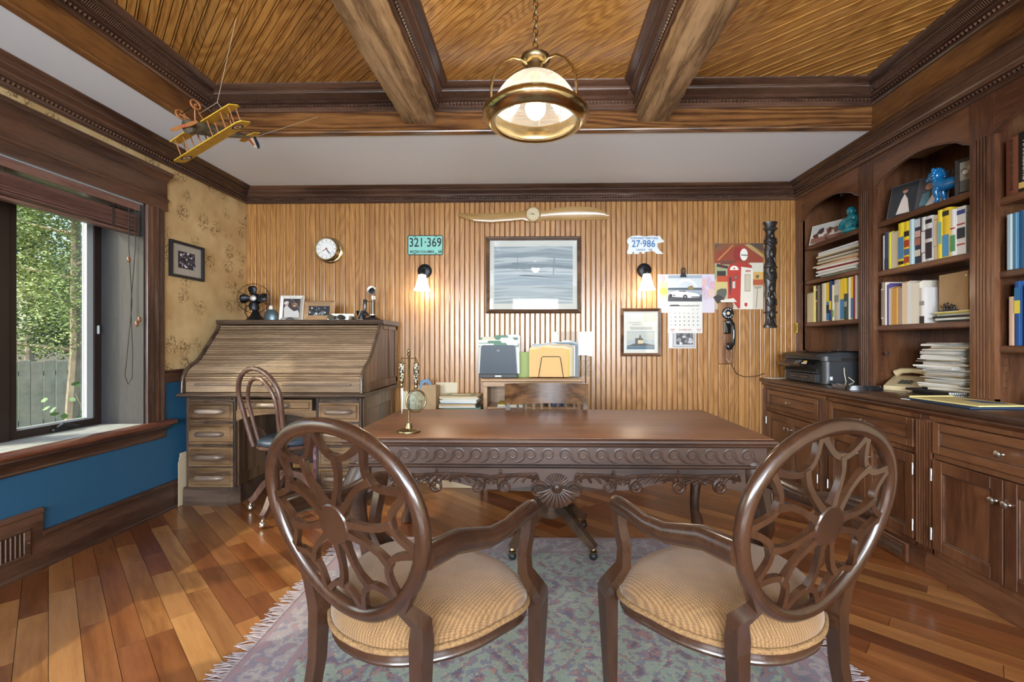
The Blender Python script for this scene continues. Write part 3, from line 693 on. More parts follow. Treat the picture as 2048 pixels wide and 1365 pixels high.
tp = [(LWX - .036, .889), (LWX - .044, .895), (LWX - .044, .907), (LWX - .036, .916), (LWX - .026, .920), (BKX, .920), (BKX, .8845), (LWX - .010, .8845), (LWX - .018, .878), (LWX - .026, .880)]
ct = thing('countertop', 'long dark wooden countertop over the base cabinets', 'countertop', (0, 0, 0))
MB().prism(tp, 1.655, 4.328, 'y').build('slab', 'cherry_top', ct)
MB().prism([(LWX - .014, .858), (LWX - .003, .852), (LWX - .0012, .852), (LWX - .0012, .8795), (LWX - .020, .8795), (LWX - .022, .872)], 1.66, 4.328, 'y').build('edge_moulding', 'cherry_y', ct)

# ---- upper bookcase
bc = thing('bookcase', 'tall built-in cherry bookcase with arched bays and fluted pilasters', 'bookcase', (UX, 1.60, .921))
def bp(b, name, m, parent=None, smooth=30, label=None): b.xf(Matrix.Translation((-UX, -1.60, -.921))); return b.build(name, m, parent or bc, smooth, label=label)
bp(MB().box(BKX - .015, BKX, 1.60, 4.325, .921, 2.55), 'back_panel', 'cherry_z', smooth=None)
dv = ((4.235, 4.328), (3.343, 3.495), (2.477, 2.615), (1.60, 1.745))
for (a, c) in dv:
    bp(MB().box(UX + .002, BKX - .015, a + .018 if a < 4.2 else a, c - .018 if c < 4.3 else c, .921, 2.55), 'divider', 'cherry_z', smooth=None)
    f = MB(); flutes(f, UX - .014, a + .022, c - .018, .945, 2.335, 4 if c < 4.3 else 3)
    f.box(UX - .010, UX + .02, a, a + .02, .921, 2.55).box(UX - .010, UX + .02, c - .02, c, .921, 2.55)
    f.box(UX - .012, UX + .02, a, c, 2.335, 2.55).box(UX - .012, UX + .02, a, c, .921, .945)
    bp(f, 'pilaster', 'cherry_z')
for (y1, y0) in bay_y:
    w = y1 - y0; n = 20; pts = [(y0, 2.556), (y1, 2.556)]
    for i in range(n + 1):
        u = i / n; y = y1 - w * u; s_ = math.sin(PI * u)
        z = 2.332 + .105 * (s_ ** .75) * (1 - .0) 
        if u < .06 or u > .94: z = 2.332 + .02 * (min(u, 1 - u) / .06)
        pts.append((y, z))
    bp(MB().prism(pts, UX - .010, UX + .018, 'x'), 'arched_header', 'cherry_y')
    k = MB(); k.tube([(UX - .010, y, z) for y, z in pts[2:]], .005, 6); bp(k, 'arch_bead', 'trim')
    bb = MB()
    for zz in [1.0 + i * .040 for i in range(32)]:
        for xx in (UX + .05, BKX - .06): bb.box(xx - .0025, xx + .0025, y1 - .0007 if y1 < 4.2 else y1 - .0007, y1 + .0003, zz, zz + .005)
    bp(bb, 'pin_hole', 'slot', smooth=None)['kind'] = 'stuff'
bay_shelves = ((2.100, 1.795, 1.420), (2.090, 1.745, 1.362), (1.995, 1.613, 1.225))     # shelf tops
for (y1, y0), zs in zip(bay_y, bay_shelves):
    for z in zs:
        b = MB().prism([(UX + .022, z - .038), (UX + .016, z - .030), (UX + .016, z - .006), (UX + .022, z), (BKX - .016, z), (BKX - .016, z - .026), (UX + .045, z - .026), (UX + .045, z - .038)], y0 - .015, y1 + (.015 if y1 < 4.2 else 0), 'y')
        bp(b, 'shelf', 'cherry_y')
# ================================================================== carved library desk
def mahog(name, ax, d=(.060, .022, .010), m=(.125, .050, .022), l_=(.185, .082, .038), rough=.30, coat=.35): return wood(name, d, m, l_, axis=ax, scale=16, stretch=9, rough=rough, coat=coat, rings=1.4, rnd=.05, bump=.03)
M['desk_top'] = wood('mahogany_top', (.135, .052, .022), (.185, .074, .033), (.235, .102, .048), axis='X', scale=16, stretch=9, rough=.42, coat=.35, rings=1.2, rnd=0, bump=.01, crough=.33)
M['desk'] = mahog('mahogany_rail', 'X', (.022, .0095, .006), (.041, .0175, .0098), (.068, .029, .0155), .46, .08)
M['carve'] = mat('carved_mahogany', (.046, .0195, .0105), .38, coat=.12, var=.5, vscale=30)
DX0, DX1, DY0, DY1 = -.96, 1.17, 2.26, 3.26
dk = thing('library_desk', 'large carved mahogany library desk with shell apron in front of the chairs', 'desk', ((DX0 + DX1) / 2, (DY0 + DY1) / 2, .0042))
hw, hd = (DX1 - DX0) / 2, (DY1 - DY0) / 2
def rect_stack(b, prof, sx=1):
    """closed moulded slab: rings of (inset, z)"""
    v = []; f = []
    for o, z in prof: v += [(-hw + o, -hd + o, z), (hw - o, -hd + o, z), (hw - o, hd - o, z), (-hw + o, hd - o, z)]
    k = len(prof)
    for t in range(k - 1):
        for i in range(4): f.append((t * 4 + i, t * 4 + (i + 1) % 4, t * 4 + 4 + (i + 1) % 4, t * 4 + 4 + i))
    f += [(3, 2, 1, 0), tuple(range(4 * k - 4, 4 * k))]
    return b.add(v, f)
rect_stack(MB(), [(.030, .722), (.012, .726), (.006, .732), (.010, .738), (.004, .742), (0, .750), (.002, .758), (.008, .764), (.016, .766)]).build('top_moulding', 'desk', dk, 40)
rect_stack(MB(), [(.016, .760), (.016, .7685), (.019, .770)]).build('desktop', 'desk_top', dk, 40)
rect_stack(MB(), [(.040, .634), (.040, .722)]).build('frieze', 'desk', dk, None)
rect_stack(MB(), [(.040, .616), (.028, .618), (.022, .625), (.026, .632), (.040, .635)]).build('lower_bead', 'desk', dk, 40)
# running-wave carving on the frieze: one curl each, mirrored at the middle
def curl(sg):
    b = MB(); pts = []
    pts = [(sg * -.072, 0, -.034), (sg * -.052, 0, -.030), (sg * -.036, 0, -.020)]
    for i in range(18):                                        # running wave rolling into its spiral head
        t = i / 17; a = R(195 - 400 * t); r = .028 * (1 - .62 * max(0, t - .35) / .65)
        pts.append((sg * (.002 + r * math.cos(a)), 0, .004 + r * math.sin(a)))
    b.tube(pts, [.004, .006, .0075] + [.008 - .0045 * i / 17 for i in range(18)], 6, flat=.6, up=(0, 1, 0))
    me = b.mesh('carved_scroll', 50); me.materials.append(M['carve']); return me
cm = {1: curl(1), -1: curl(-1)}
for i in range(-11, 11):
    sg = -1 if i >= 0 else 1
    o = linked(bpy.data.objects.new('carved_scroll', cm[sg]), dk); o.location = ((i + .5) * .089, -hd + .040, .678)
for sd in (-1, 1):
    for i in range(-4, 5):
        o = linked(bpy.data.objects.new('carved_scroll', cm[1]), dk); o.location = (sd * (hw - .040), i * .095, .678); o.rotation_euler = (0, 0, R(90) * sd)
# shaped apron
def apron_poly(L, deep):
    pts = [(-L, .617), (L, .617)]
    n = 48
    for i in range(n + 1):
        u = 1 - 2 * i / n; a = abs(u); x = u * L
        z = .530 + .026 * math.cos(a * PI * 3.2) - .030 * math.exp(-(a / .16) ** 2) + (.0 if a < .9 else -.05 * (a - .9) / .1)
        pts.append((x, z))
    return pts
for y, nm in ((-hd + .052, 'front_apron'), (hd - .066, 'rear_apron')): MB().prism(apron_poly(hw - .06, 0), y, y + .014, 'y').build(nm, 'desk', dk)
for x in (-hw + .052, hw - .066): MB().prism(apron_poly(hd - .06, 0), x, x + .014, 'x').build('side_apron', 'desk', dk)
def leaf_spray(sg, L=.31):
    """acanthus spray: curved fronds fanning from a scroll"""
    b = MB()
    for k in range(7):
        q = k / 6; pts = []
        for i in range(9):
            t = i / 8; x = sg * (L * (.10 + .86 * q) * t ** .9 + .03 * q); z = .030 * math.sin(t * PI * .9) * (1.25 - q * .6) - .060 * t * t * (.35 + q * .35) + .014 * q
            pts.append((x, -.004 * math.sin(t * PI), z))
        b.tube(pts, [.0095 - .005 * abs(t / 8 - .4) for t in range(9)], 6, flat=1.1, up=(0, 1, 0))
    pts = []
    for i in range(22):
        t = i / 21; a = R(90 + 520 * t); r = .036 * (1 - t * .8); pts.append((sg * (L * .98 + r * math.cos(a)), -.004, -.028 + r * math.sin(a)))
    b.tube(pts, [.011 * (1 - i / 34) for i in range(22)], 6, up=(0, 1, 0))
    me = b.mesh('acanthus_carving', 50); me.materials.append(M['carve']); return me
lm = {1: leaf_spray(1), -1: leaf_spray(-1)}
for x, sg in ((-.09, -1), (.09, 1), (-.90, 1), (.90, -1), (-.50, -1), (.50, 1), (-.56, 1), (.56, -1)):
    o = linked(bpy.data.objects.new('acanthus_carving', lm[sg]), dk); o.location = (x, -hd + .049, .553)
for x in (-.60, -.28, .28, .60):
    MB().cbox(x - .010, x + .010, -hd + .044, -hd + .052, .585, .592, .002).cbox(x - .005, x + .005, -hd + .043, -hd + .052, .592, .606, .002).build('carved_finial', 'carve', dk)
s_ = MB(); y = -hd + .046                                      # shell
for i in range(11):
    a = R(200 + 14 * i); s_.tube([(math.cos(a) * r, -.010 * math.sin(r / .105 * PI), .522 + math.sin(a) * r * 1.0) for r in (.030, .06, .085, .102)], [.006, .009, .013, .015], 7, up=(0, 1, 0), flat=.7)
for i in range(9):
    a = R(35 + 110 * i / 8); s_.tube([(math.cos(a) * r, -.006, .522 + math.sin(a) * r) for r in (.026, .046, .066)], [.004, .006, .0065], 6, up=(0, 1, 0), flat=.7)
s_.lathe([(.030, 0), (.030, .010), (.022, .014), (.018, .010), (.010, .014), (.010, .020), (0, .022)], 20, (0, -.004, .522), Matrix.Rotation(R(90), 3, 'X'))
for sg in (-1, 1):
    pts = [];
    for i in range(26):
        t = i / 25; a = R(150 - 560 * t) if sg > 0 else R(30 + 560 * t); r = .040 * (1 - .82 * t); pts.append((sg * .088 + r * math.cos(a), -.008, .505 + r * math.sin(a)))
    s_.tube(pts, [.010 * (1 - i / 36) for i in range(26)], 6, up=(0, 1, 0))
s_.xf(Matrix.Translation((0, y, 0))).build('shell_carving', 'carve', dk, 50)
# cabriole legs
def cabriole(sx, sy):
    b = MB(); d = Vector((sx, sy, 0)).normalized()
    pr = [(.635, -.015, .062), (.58, .005, .066), (.52, .035, .066), (.45, .045, .056), (.36, .025, .042), (.26, -.005, .033), (.16, -.02, .029), (.09, -.012, .030), (.05, .012, .036), (.015, .022, .040), (0, .02, .036)]
    b.tube([(d.x * o, d.y * o, z) for z, o, r in pr], [r for z, o, r in pr], 12, up=(d.x, d.y, 0))
    return b
for sx in (-1, 1):
    for sy in (-1, 1):
        lg = cabriole(sx, sy).xf(Matrix.Translation((sx * (hw - .085), sy * (hd - .085), 0))).build('leg', 'desk', dk, 60)
        k = MB(); d = Vector((sx, sy, 0)).normalized(); p = Vector((-d.y, d.x, 0))
        for j in range(-3, 4):                                  # carved knee leaves
            k.tube([Vector((sx * (hw - .085), sy * (hd - .085), 0)) + d * (.062 + o - .012 * abs(j) * .9) + p * (j * .012 * w) + Vector((0, 0, z)) for z, o, w in ((.60, 0, .6), (.55, .026, 1.1), (.50, .042, 1.3), (.44, .042, .9), (.38, .018, .4))], [.004, .007, .008, .006, .003], 6)
        k.build('knee_carving', 'carve', lg, 60)

# ================================================================== letter-opener and magnifier stand
M['brass'] = mat('aged_brass', (.26, .20, .11), .34, 1., var=.3, vscale=30)
M['bright_brass'] = mat('polished_brass', (.56, .44, .24), .18, 1.)
def spotted():
    m, n, l, p = nt('spotted_inlay'); tc = n.new('ShaderNodeTexCoord'); v = n.new('ShaderNodeTexVoronoi'); v.inputs['Scale'].default_value = 95; l.new(tc.outputs['Object'], v.inputs['Vector'])
    rp = n.new('ShaderNodeValToRGB'); e = rp.color_ramp.elements; e[0].position = .52; e[1].position = .60; e[0].color = (.012, .010, .008, 1); e[1].color = (.45, .37, .24, 1)
    l.new(v.outputs['Distance'], rp.inputs[0]); l.new(rp.outputs[0], p.inputs['Base Color']); p.inputs['Roughness'].default_value = .3; return m
M['spotted'] = spotted(); M['lens'] = thin_glass('lens_glass', (.80, .90, .90), .35)
ms = thing('desk_stand', 'brass stand with round foot holding two spotted-handled desk tools', 'stand', (-.66, 2.41, .7745))
MB().lathe([(.058, 0), (.060, .004), (.058, .009), (.046, .012), (.040, .016), (.020, .020), (.016, .034), (.014, .048), (.0075, .050)], 28).build('base', 'brass', ms, 50)
MB().lathe([(.0055, .048), (.0055, .395), (.009, .400), (.010, .408), (.005, .413), (.009, .420), (.008, .428), (0, .434)], 14).build('pole', 'brass', ms, 50)
MB().tube([(-.045, 0, .385), (.045, 0, .385)], .0025, 8).ball((-.045, 0, .385), .004).ball((.045, 0, .385), .004).build('cross_bar', 'bright_brass', ms)
HP = [(.003, .012), (.006, .006), (.003, 0), (.008, -.008), (.009, -.016), (.014, -.022)]
lo = thing('letter_opener', 'slim letter opener with black and cream spotted handle on the brass stand', 'letter opener', (-.697, 2.41, 1.153))
MB().lathe([(0, .016)] + HP, 14).lathe([(.011, -.108), (.011, -.122), (.007, -.126), (.010, -.136), (.006, -.142), (.005, -.15)], 14).build('ferrule', 'brass', lo, 50)
MB().lathe([(.014, -.022), (.0155, -.035), (.014, -.065), (.0125, -.095), (.011, -.108)], 14).build('handle', 'spotted', lo, 60)
MB().tube([(0, 0, -.148), (0, 0, -.18), (0, 0, -.26), (0, 0, -.285)], [.006, .0065, .003, .0005], 8, flat=.25, up=(0, 1, 0)).build('blade', 'steel', lo)
mg = thing('magnifying_glass', 'magnifying glass with spotted handle hung lens-down on the brass stand', 'magnifying glass', (-.622, 2.41, 1.153), R(35))
MB().lathe([(0, .016)] + HP, 14).lathe([(.011, -.115), (.011, -.130), (.007, -.134), (.010, -.144), (.006, -.152), (.005, -.164)], 14).build('ferrule', 'brass', mg, 50)
MB().lathe([(.014, -.022), (.0155, -.035), (.014, -.065), (.0125, -.10), (.011, -.115)], 14).build('handle', 'spotted', mg, 60)
MB().tube([(.052 * math.cos(2 * PI * i / 32), 0, -.216 + .056 * math.sin(2 * PI * i / 32)) for i in range(32)], .0055, 8, closed=True, flat=1.3, up=(0, 1, 0)).build('rim', 'brass', mg, 60)
MB().lathe([(0, -.004), (.03, -.003), (.050, -.0008), (.050, .0008), (.03, .003), (0, .004)], 28, M_=Matrix.Rotation(R(90), 3, 'X')).xf(Matrix.Translation((0, 0, -.216)) @ Matrix.Diagonal((1, 1, 1.08, 1))).build('lens', 'lens', mg, 60)

# ================================================================== two spider-back armchairs
M['chair'] = wood('chair_mahogany', (.026, .0105, .0055), (.038, .0155, .0078), (.053, .0225, .0115), axis='Z', scale=9, stretch=5, rough=.26, coat=.45, rings=.6, rnd=.04, bump=.01)
def fabric():
    m, n, l, p = nt('striped_seat_fabric'); tc = n.new('ShaderNodeTexCoord')
    mp = n.new('ShaderNodeMapping'); mp.inputs['Rotation'].default_value = (0, 0, R(0)); l.new(tc.outputs['Object'], mp.inputs[0])
    w = n.new('ShaderNodeTexWave'); w.bands_direction = 'X'; w.inputs['Scale'].default_value = 34; w.inputs['Distortion'].default_value = 1.2; w.inputs['Detail'].default_value = 2; l.new(mp.outputs[0], w.inputs['Vector'])
    rp = n.new('ShaderNodeValToRGB'); e = rp.color_ramp.elements; e[0].position = 0; e[1].position = 1
    e[0].color = (.185, .094, .034, 1); e[1].color = (.30, .166, .064, 1); q = e.new(.5); q.color = (.245, .128, .047, 1); l.new(w.outputs[0], rp.inputs[0])
    c = n.new('ShaderNodeTexChecker'); c.inputs['Scale'].default_value = 210; l.new(mp.outputs[0], c.inputs['Vector'])
    nz = n.new('ShaderNodeTexNoise'); nz.inputs['Scale'].default_value = 24; l.new(mp.outputs[0], nz.inputs['Vector'])
    mm = n.new('ShaderNodeMath'); mm.operation = 'MULTIPLY'; l.new(c.outputs['Fac'], mm.inputs[0]); l.new(nz.outputs[0], mm.inputs[1])
    mx = n.new('ShaderNodeMix'); mx.data_type = 'RGBA'; mx.blend_type = 'MULTIPLY'; l.new(mm.outputs[0], mx.inputs['Factor']); l.new(rp.outputs[0], mx.inputs['A']); mx.inputs['B'].default_value = (.38, .36, .26, 1)
    l.new(mx.outputs['Result'], p.inputs['Base Color']); p.inputs['Roughness'].default_value = .85; p.inputs['Sheen Weight'].default_value = .25
    b = n.new('ShaderNodeBump'); b.inputs['Strength'].default_value = .35; b.inputs['Distance'].default_value = .0015; l.new(c.outputs['Fac'], b.inputs['Height']); l.new(b.outputs[0], p.inputs['Normal'])
    return m
M['fabric'] = fabric(); M['gimp'] = mat('braided_gimp', (.24, .135, .055), .9, bump=.8, bscale=220, var=.35, vscale=120)
OA, OB, OZ, OY, OL, OE = .298, .272, .769, -.300, .17, .17
def opt(r, a, dep=0.):
    """point on the back: r 0 (hub) to 1 (rim), angle a; dep along the back's normal"""
    x, w = OA * r * math.cos(a) * (1 + OE * r * math.sin(a)), OB * r * math.sin(a)
    cup = .018 * (1 - r * r)
    return (x, OY - w * math.sin(OL) - (dep + cup) * math.cos(OL), OZ + w * math.cos(OL) - dep * math.sin(OL))
BN = (0, -math.cos(OL), -math.sin(OL))
def seat_out(n=64, k=1.):
    """outline of the seat: bowed front, narrower back; local, y forward"""
    pts = []
    for i in range(n):
        a = 2 * PI * i / n; c, s = math.cos(a), math.sin(a); ex = .62
        u = math.copysign(abs(c) ** ex, c); v = math.copysign(abs(s) ** ex, s)
        y = .0 + .215 * v; hwid = .300 + .060 * v - .028 * v * v; x = u * hwid
        y += .040 * (1 - u * u) * (1 if v > 0 else -1.1) * abs(v)
        pts.append((x * k, y * k))
    return pts
def spider_chair(label, loc, rz, turn):
    t = thing('armchair', label, 'armchair', loc, rz, 'spider-back armchairs facing the desk')
    n = 56; ring = [opt(.955, 2 * PI * i / n, 0) for i in range(n)]
    br = MB().tube(ring, .0215, 12, closed=True, flat=.85, up=BN); b = br.build('back_rim', 'chair', t, 60)
    hb = MB(); ctr = Vector(opt(0, 0, .0)); hb.lathe([(.052, -.012), (.056, -.008), (.056, .008), (.052, .012)], 20, M_=Vector(BN).to_track_quat('Z', 'Y').to_matrix()).xf(Matrix.Translation(ctr)); hb.build('hub', 'chair', t, 25)
    NS = 10
    for i in range(NS):
        a0 = 2 * PI * (i + .32) / NS; cv = .10 * (1 if i % 2 else -1)
        sp = MB().tube([opt(r, a0 + cv * math.sin((r - .16) / .515 * PI), 0) for r in (.16, .28, .41, .54, .675)], [.017, .0125, .0115, .012, .015], 4, flat=.85, up=BN)
        sp.build('spoke', 'chair', t, 50)
        ar = MB().tube([opt(.95 - .28 * (1 - (abs(u) / 6) ** 2.8), a0 + u / 6 * PI / NS * 1.02, 0) for u in range(-6, 7)], [.0145, .0125, .0118, .0115, .0115, .012, .0135, .012, .0115, .0115, .0118, .0125, .0145], 4, flat=.85, up=BN)
        ar.build('web_arch', 'chair', t, 50)
    for sx in (-1, 1):
        p0 = Vector(opt(.955, R(-28) if sx > 0 else R(208), 0)); p1 = Vector(opt(.965, R(-48) if sx > 0 else R(228), 0))
        st = [p0, p1 + Vector((sx * .016, .004, 0)), (sx * .214, -.232, .530), (sx * .205, -.222, .470), (sx * .203, -.220, .40)]
        MB().tube(st, [.020, .026, .030, .034, .030], 4, up=BN, flat=.9).build('back_stile', 'chair', t, 50)
        MB().tube([(sx * .203, -.220, .45), (sx * .205, -.225, .30), (sx * .212, -.255, .12), (sx * .218, -.285, 0)], [.031, .027, .023, .020], 4, up=(0, 1, 0)).build('rear_leg', 'chair', t, 30)
        MB().tube([(sx * .318, .190, .445), (sx * .318, .190, .40), (sx * .312, .188, .20), (sx * .308, .186, 0)], [.034, .033, .026, .018], 4, up=(0, 1, 0)).build('front_leg', 'chair', t, 30)
        k = MB()
        for dx in (-.012, 0, .012): k.tube([(sx * .318 + dx, .2135, .43), (sx * .318 + dx, .2135, .36)], .003, 5)
        k.build('leg_carving', 'chair', t)
        e0 = Vector(opt(1.0, R(-6) if sx > 0 else R(186), 0))
        arm = [e0, (sx * .300, OY + .10, .742), (sx * .315, OY + .22, .712), (sx * .324, -.01, .712), (sx * .326, .06, .724), (sx * .324, .12, .727), (sx * .322, .150, .722)]
        MB().tube(arm, [.025, .024, .0215, .0195, .019, .020, .018], 12, up=(0, 0, 1), flat=1.35).build('arm', 'chair', t, 60)
        k = MB().tube([(Vector(p) + Vector((0, 0, .0225))) for p in arm[1:]], [.012, .011, .010, .010, .011, .008], 8, up=(0, 0, 1), flat=.5); k.build('arm_moulding', 'chair', t, 60)
        MB().tube([(sx * .322, .130, .718), (sx * .322, .118, .66), (sx * .320, .100, .60), (sx * .324, .098, .55), (sx * .334, .130, .50), (sx * .334, .165, .46), (sx * .326, .182, .43)], [.024, .0225, .022, .024, .029, .031, .030], 4, up=(0, 1, 0)).build('arm_post', 'chair', t, 50)
    ol = seat_out(); N = len(ol); v = []; f = []
    rings = [(1.0, .438), (1.012, .452), (1.0, .472), (.955, .488), (.88, .500), (.70, .513), (.45, .522), (.2, .526)]
    for k_, z in rings: v += [(x * k_, y * k_, z - .012 * (abs(y) / .22) * (k_ > .9)) for x, y in ol]
    for j in range(len(rings) - 1):
        for i in range(N): f.append((j * N + i, j * N + (i + 1) % N, (j + 1) * N + (i + 1) % N, (j + 1) * N + i))
    f.append(tuple(range((len(rings) - 1) * N, len(rings) * N)))
    f.append(tuple(range(N))[::-1])
    MB().add(v, f).build('seat_cushion', 'fabric', t, 60)
    MB().tube([(x * 1.018, y * 1.018, .441 - .012 * abs(y) / .22) for x, y in ol], .009, 7, closed=True).build('gimp_trim', 'gimp', t, 60)
    v = []; f = []
    for k_, z in ((.95, .396), (1.0, .398), (1.010, .406), (.998, .412), (1.0, .428), (1.0, .438), (.9, .438)): v += [(x * k_, y * k_, z - .012 * abs(y) / .22) for x, y in ol]
    for j in range(6):
        for i in range(N): f.append((j * N + i, j * N + (i + 1) % N, (j + 1) * N + (i + 1) % N, (j + 1) * N + i))
    f.append(tuple(range(N))[::-1]); f.append(tuple(range(6 * N, 7 * N)))
    MB().add(v, f).build('seat_rail', 'chair', t, 40)
    return t
spider_chair('spider-web-backed mahogany armchair nearer the window, turned toward the bookcase', (-.362, 1.470, .0045), R(-29), 1)
c2 = spider_chair('spider-web-backed mahogany armchair nearer the bookcase, turned toward the window', (.606, 1.497, .0045), R(26), -1)

# ================================================================== rug
def rug_mat():
    m, n, l, p = nt('woven_rug'); tc = n.new('ShaderNodeTexCoord')
    def ramp(src, stops, interp='CONSTANT'):
        r = n.new('ShaderNodeValToRGB'); r.color_ramp.interpolation = interp; e = r.color_ramp.elements
        e[0].position = stops[0][0]; e[0].color = (*stops[0][1], 1); e[1].position = stops[-1][0]; e[1].color = (*stops[-1][1], 1)
        for a, c in stops[1:-1]: q = e.new(a); q.color = (*c, 1)
        l.new(src, r.inputs[0]); return r.outputs[0]
    # blocky motif field: noise sampled on a coarse grid gives stepped kilim figures
    mp = n.new('ShaderNodeVectorMath'); mp.operation = 'SNAP'; mp.inputs[1].default_value = (.009, .007, .05); l.new(tc.outputs['Object'], mp.inputs[0])
    nz = n.new('ShaderNodeTexNoise'); nz.inputs['Scale'].default_value = 16; nz.inputs['Detail'].default_value = 3; l.new(mp.outputs[0], nz.inputs['Vector'])
    sx_ = n.new('ShaderNodeSeparateXYZ'); l.new(mp.outputs[0], sx_.inputs[0])
    def pp(o, per):                                              # rows of stepped lozenges
        q = n.new('ShaderNodeMath'); q.operation = 'PINGPONG'; q.inputs[1].default_value = per; l.new(o, q.inputs[0]); d_ = n.new('ShaderNodeMath'); d_.operation = 'DIVIDE'; d_.inputs[1].default_value = per; l.new(q.outputs[0], d_.inputs[0]); return d_.outputs[0]
    sm_ = n.new('ShaderNodeMath'); l.new(pp(sx_.outputs[0], .19), sm_.inputs[0]); l.new(pp(sx_.outputs[1], .235), sm_.inputs[1])
    s2 = n.new('ShaderNodeMath'); s2.operation = 'MULTIPLY'; s2.inputs[1].default_value = 1.9; l.new(sm_.outputs[0], s2.inputs[0])
    s3 = n.new('ShaderNodeMath'); s3.operation = 'FRACT'; l.new(s2.outputs[0], s3.inputs[0])
    s4 = n.new('ShaderNodeMath'); s4.operation = 'MULTIPLY_ADD'; s4.inputs[1].default_value = .22; l.new(s3.outputs[0], s4.inputs[0])
    s5 = n.new('ShaderNodeMath'); s5.operation = 'MULTIPLY_ADD'; s5.inputs[1].default_value = .9; s5.inputs[2].default_value = -.06; l.new(nz.outputs[0], s5.inputs[0]); l.new(s5.outputs[0], s4.inputs[2])
    field = ramp(s4.outputs[0], [(0, (.10, .075, .115)), (.36, (.24, .115, .105)), (.41, (.14, .14, .18)), (.46, (.22, .255, .20)), (.51, (.19, .235, .20)), (.565, (.29, .26, .20)), (.59, (.15, .165, .185)), (.63, (.16, .11, .15)), (.69, (.30, .16, .13))])
    n2 = n.new('ShaderNodeTexNoise'); n2.inputs['Scale'].default_value = 14; n2.inputs['Detail'].default_value = 1; l.new(mp.outputs[0], n2.inputs['Vector'])
    border = ramp(n2.outputs[0], [(0, (.21, .13, .15)), (.40, (.15, .13, .17)), (.47, (.25, .20, .21)), (.55, (.29, .26, .24)), (.6, (.19, .16, .20)), (.68, (.26, .13, .12))])
    sp = n.new('ShaderNodeSeparateXYZ'); l.new(tc.outputs['Object'], sp.inputs[0])
    def absm(o, half):
        a = n.new('ShaderNodeMath'); a.operation = 'ABSOLUTE'; l.new(o, a.inputs[0]); s = n.new('ShaderNodeMath'); s.operation = 'SUBTRACT'; s.inputs[0].default_value = half; l.new(a.outputs[0], s.inputs[1]); return s.outputs[0]
    mn = n.new('ShaderNodeMath'); mn.operation = 'MINIMUM'; l.new(absm(sp.outputs[0], 1.15), mn.inputs[0]); l.new(absm(sp.outputs[1], 1.05), mn.inputs[1])
    sel = ramp(mn.outputs[0], [(0, (0, 0, 0)), (.03, (.5, .5, .5)), (.19, (0, 0, 0)), (.215, (1, 1, 1))])
    bd = n.new('ShaderNodeMix'); bd.data_type = 'RGBA'; bd.inputs['A'].default_value = (.21, .13, .15, 1); l.new(border, bd.inputs['B'])
    g1 = n.new('ShaderNodeMath'); g1.operation = 'GREATER_THAN'; g1.inputs[1].default_value = .3; l.new(sel, g1.inputs[0]); l.new(g1.outputs[0], bd.inputs['Factor'])
    fi = n.new('ShaderNodeMix'); fi.data_type = 'RGBA'; l.new(bd.outputs['Result'], fi.inputs['A']); l.new(field, fi.inputs['B'])
    g2 = n.new('ShaderNodeMath'); g2.operation = 'GREATER_THAN'; g2.inputs[1].default_value = .75; l.new(sel, g2.inputs[0]); l.new(g2.outputs[0], fi.inputs['Factor'])
    l.new(fi.outputs['Result'], p.inputs['Base Color']); p.inputs['Roughness'].default_value = .95; p.inputs['Sheen Weight'].default_value = .2
    w = n.new('ShaderNodeTexWave'); w.bands_direction = 'Y'; w.inputs['Scale'].default_value = 62; l.new(tc.outputs['Object'], w.inputs['Vector'])
    b = n.new('ShaderNodeBump'); b.inputs['Strength'].default_value = .5; b.inputs['Distance'].default_value = .002; l.new(w.outputs[0], b.inputs['Height']); l.new(b.outputs[0], p.inputs['Normal'])
    return m
M['rug'] = rug_mat(); M['fringe'] = mat('rug_fringe', (.30, .25, .26), .95, var=.3, vscale=40)
rg = thing('rug', 'faded green and rose kilim rug with fringed ends under the chairs', 'rug', (0, 1.90, .0005), R(.6))
v = []; f = []; NX, NY = 70, 60
for j in range(NY + 1):
    for i in range(NX + 1):
        x, y = -1.15 + 2.3 * i / NX, -1.05 + 2.1 * j / NY
        z = .0028 + .0004 * (math.sin(x * 9 + y * 5) * math.sin(y * 7 - x * 3) + 1)
        v.append((x, y, z))
for j in range(NY):
    for i in range(NX): a = j * (NX + 1) + i; f.append((a, a + 1, a + NX + 2, a + NX + 1))
# underside rim
MB().add(v, f).box(-1.15, 1.15, -1.05, 1.05, 0, .0028).build('weave', 'rug', rg, 60)
k = MB(); rn = random.Random(2)
for sx in (-1, 1):
    for i in range(230):
        y = -1.045 + 2.09 * i / 229; L = rn.uniform(.05, .085); dy = rn.uniform(-.025, .025)
        k.tube([(sx * 1.145, y, .004), (sx * (1.15 + L * .5), y + dy * .6, .005), (sx * (1.15 + L), y + dy * 1.4, .0032)], [.0035, .003, .0018], 4)
k.build('fringe', 'fringe', rg, 60, kind='stuff')
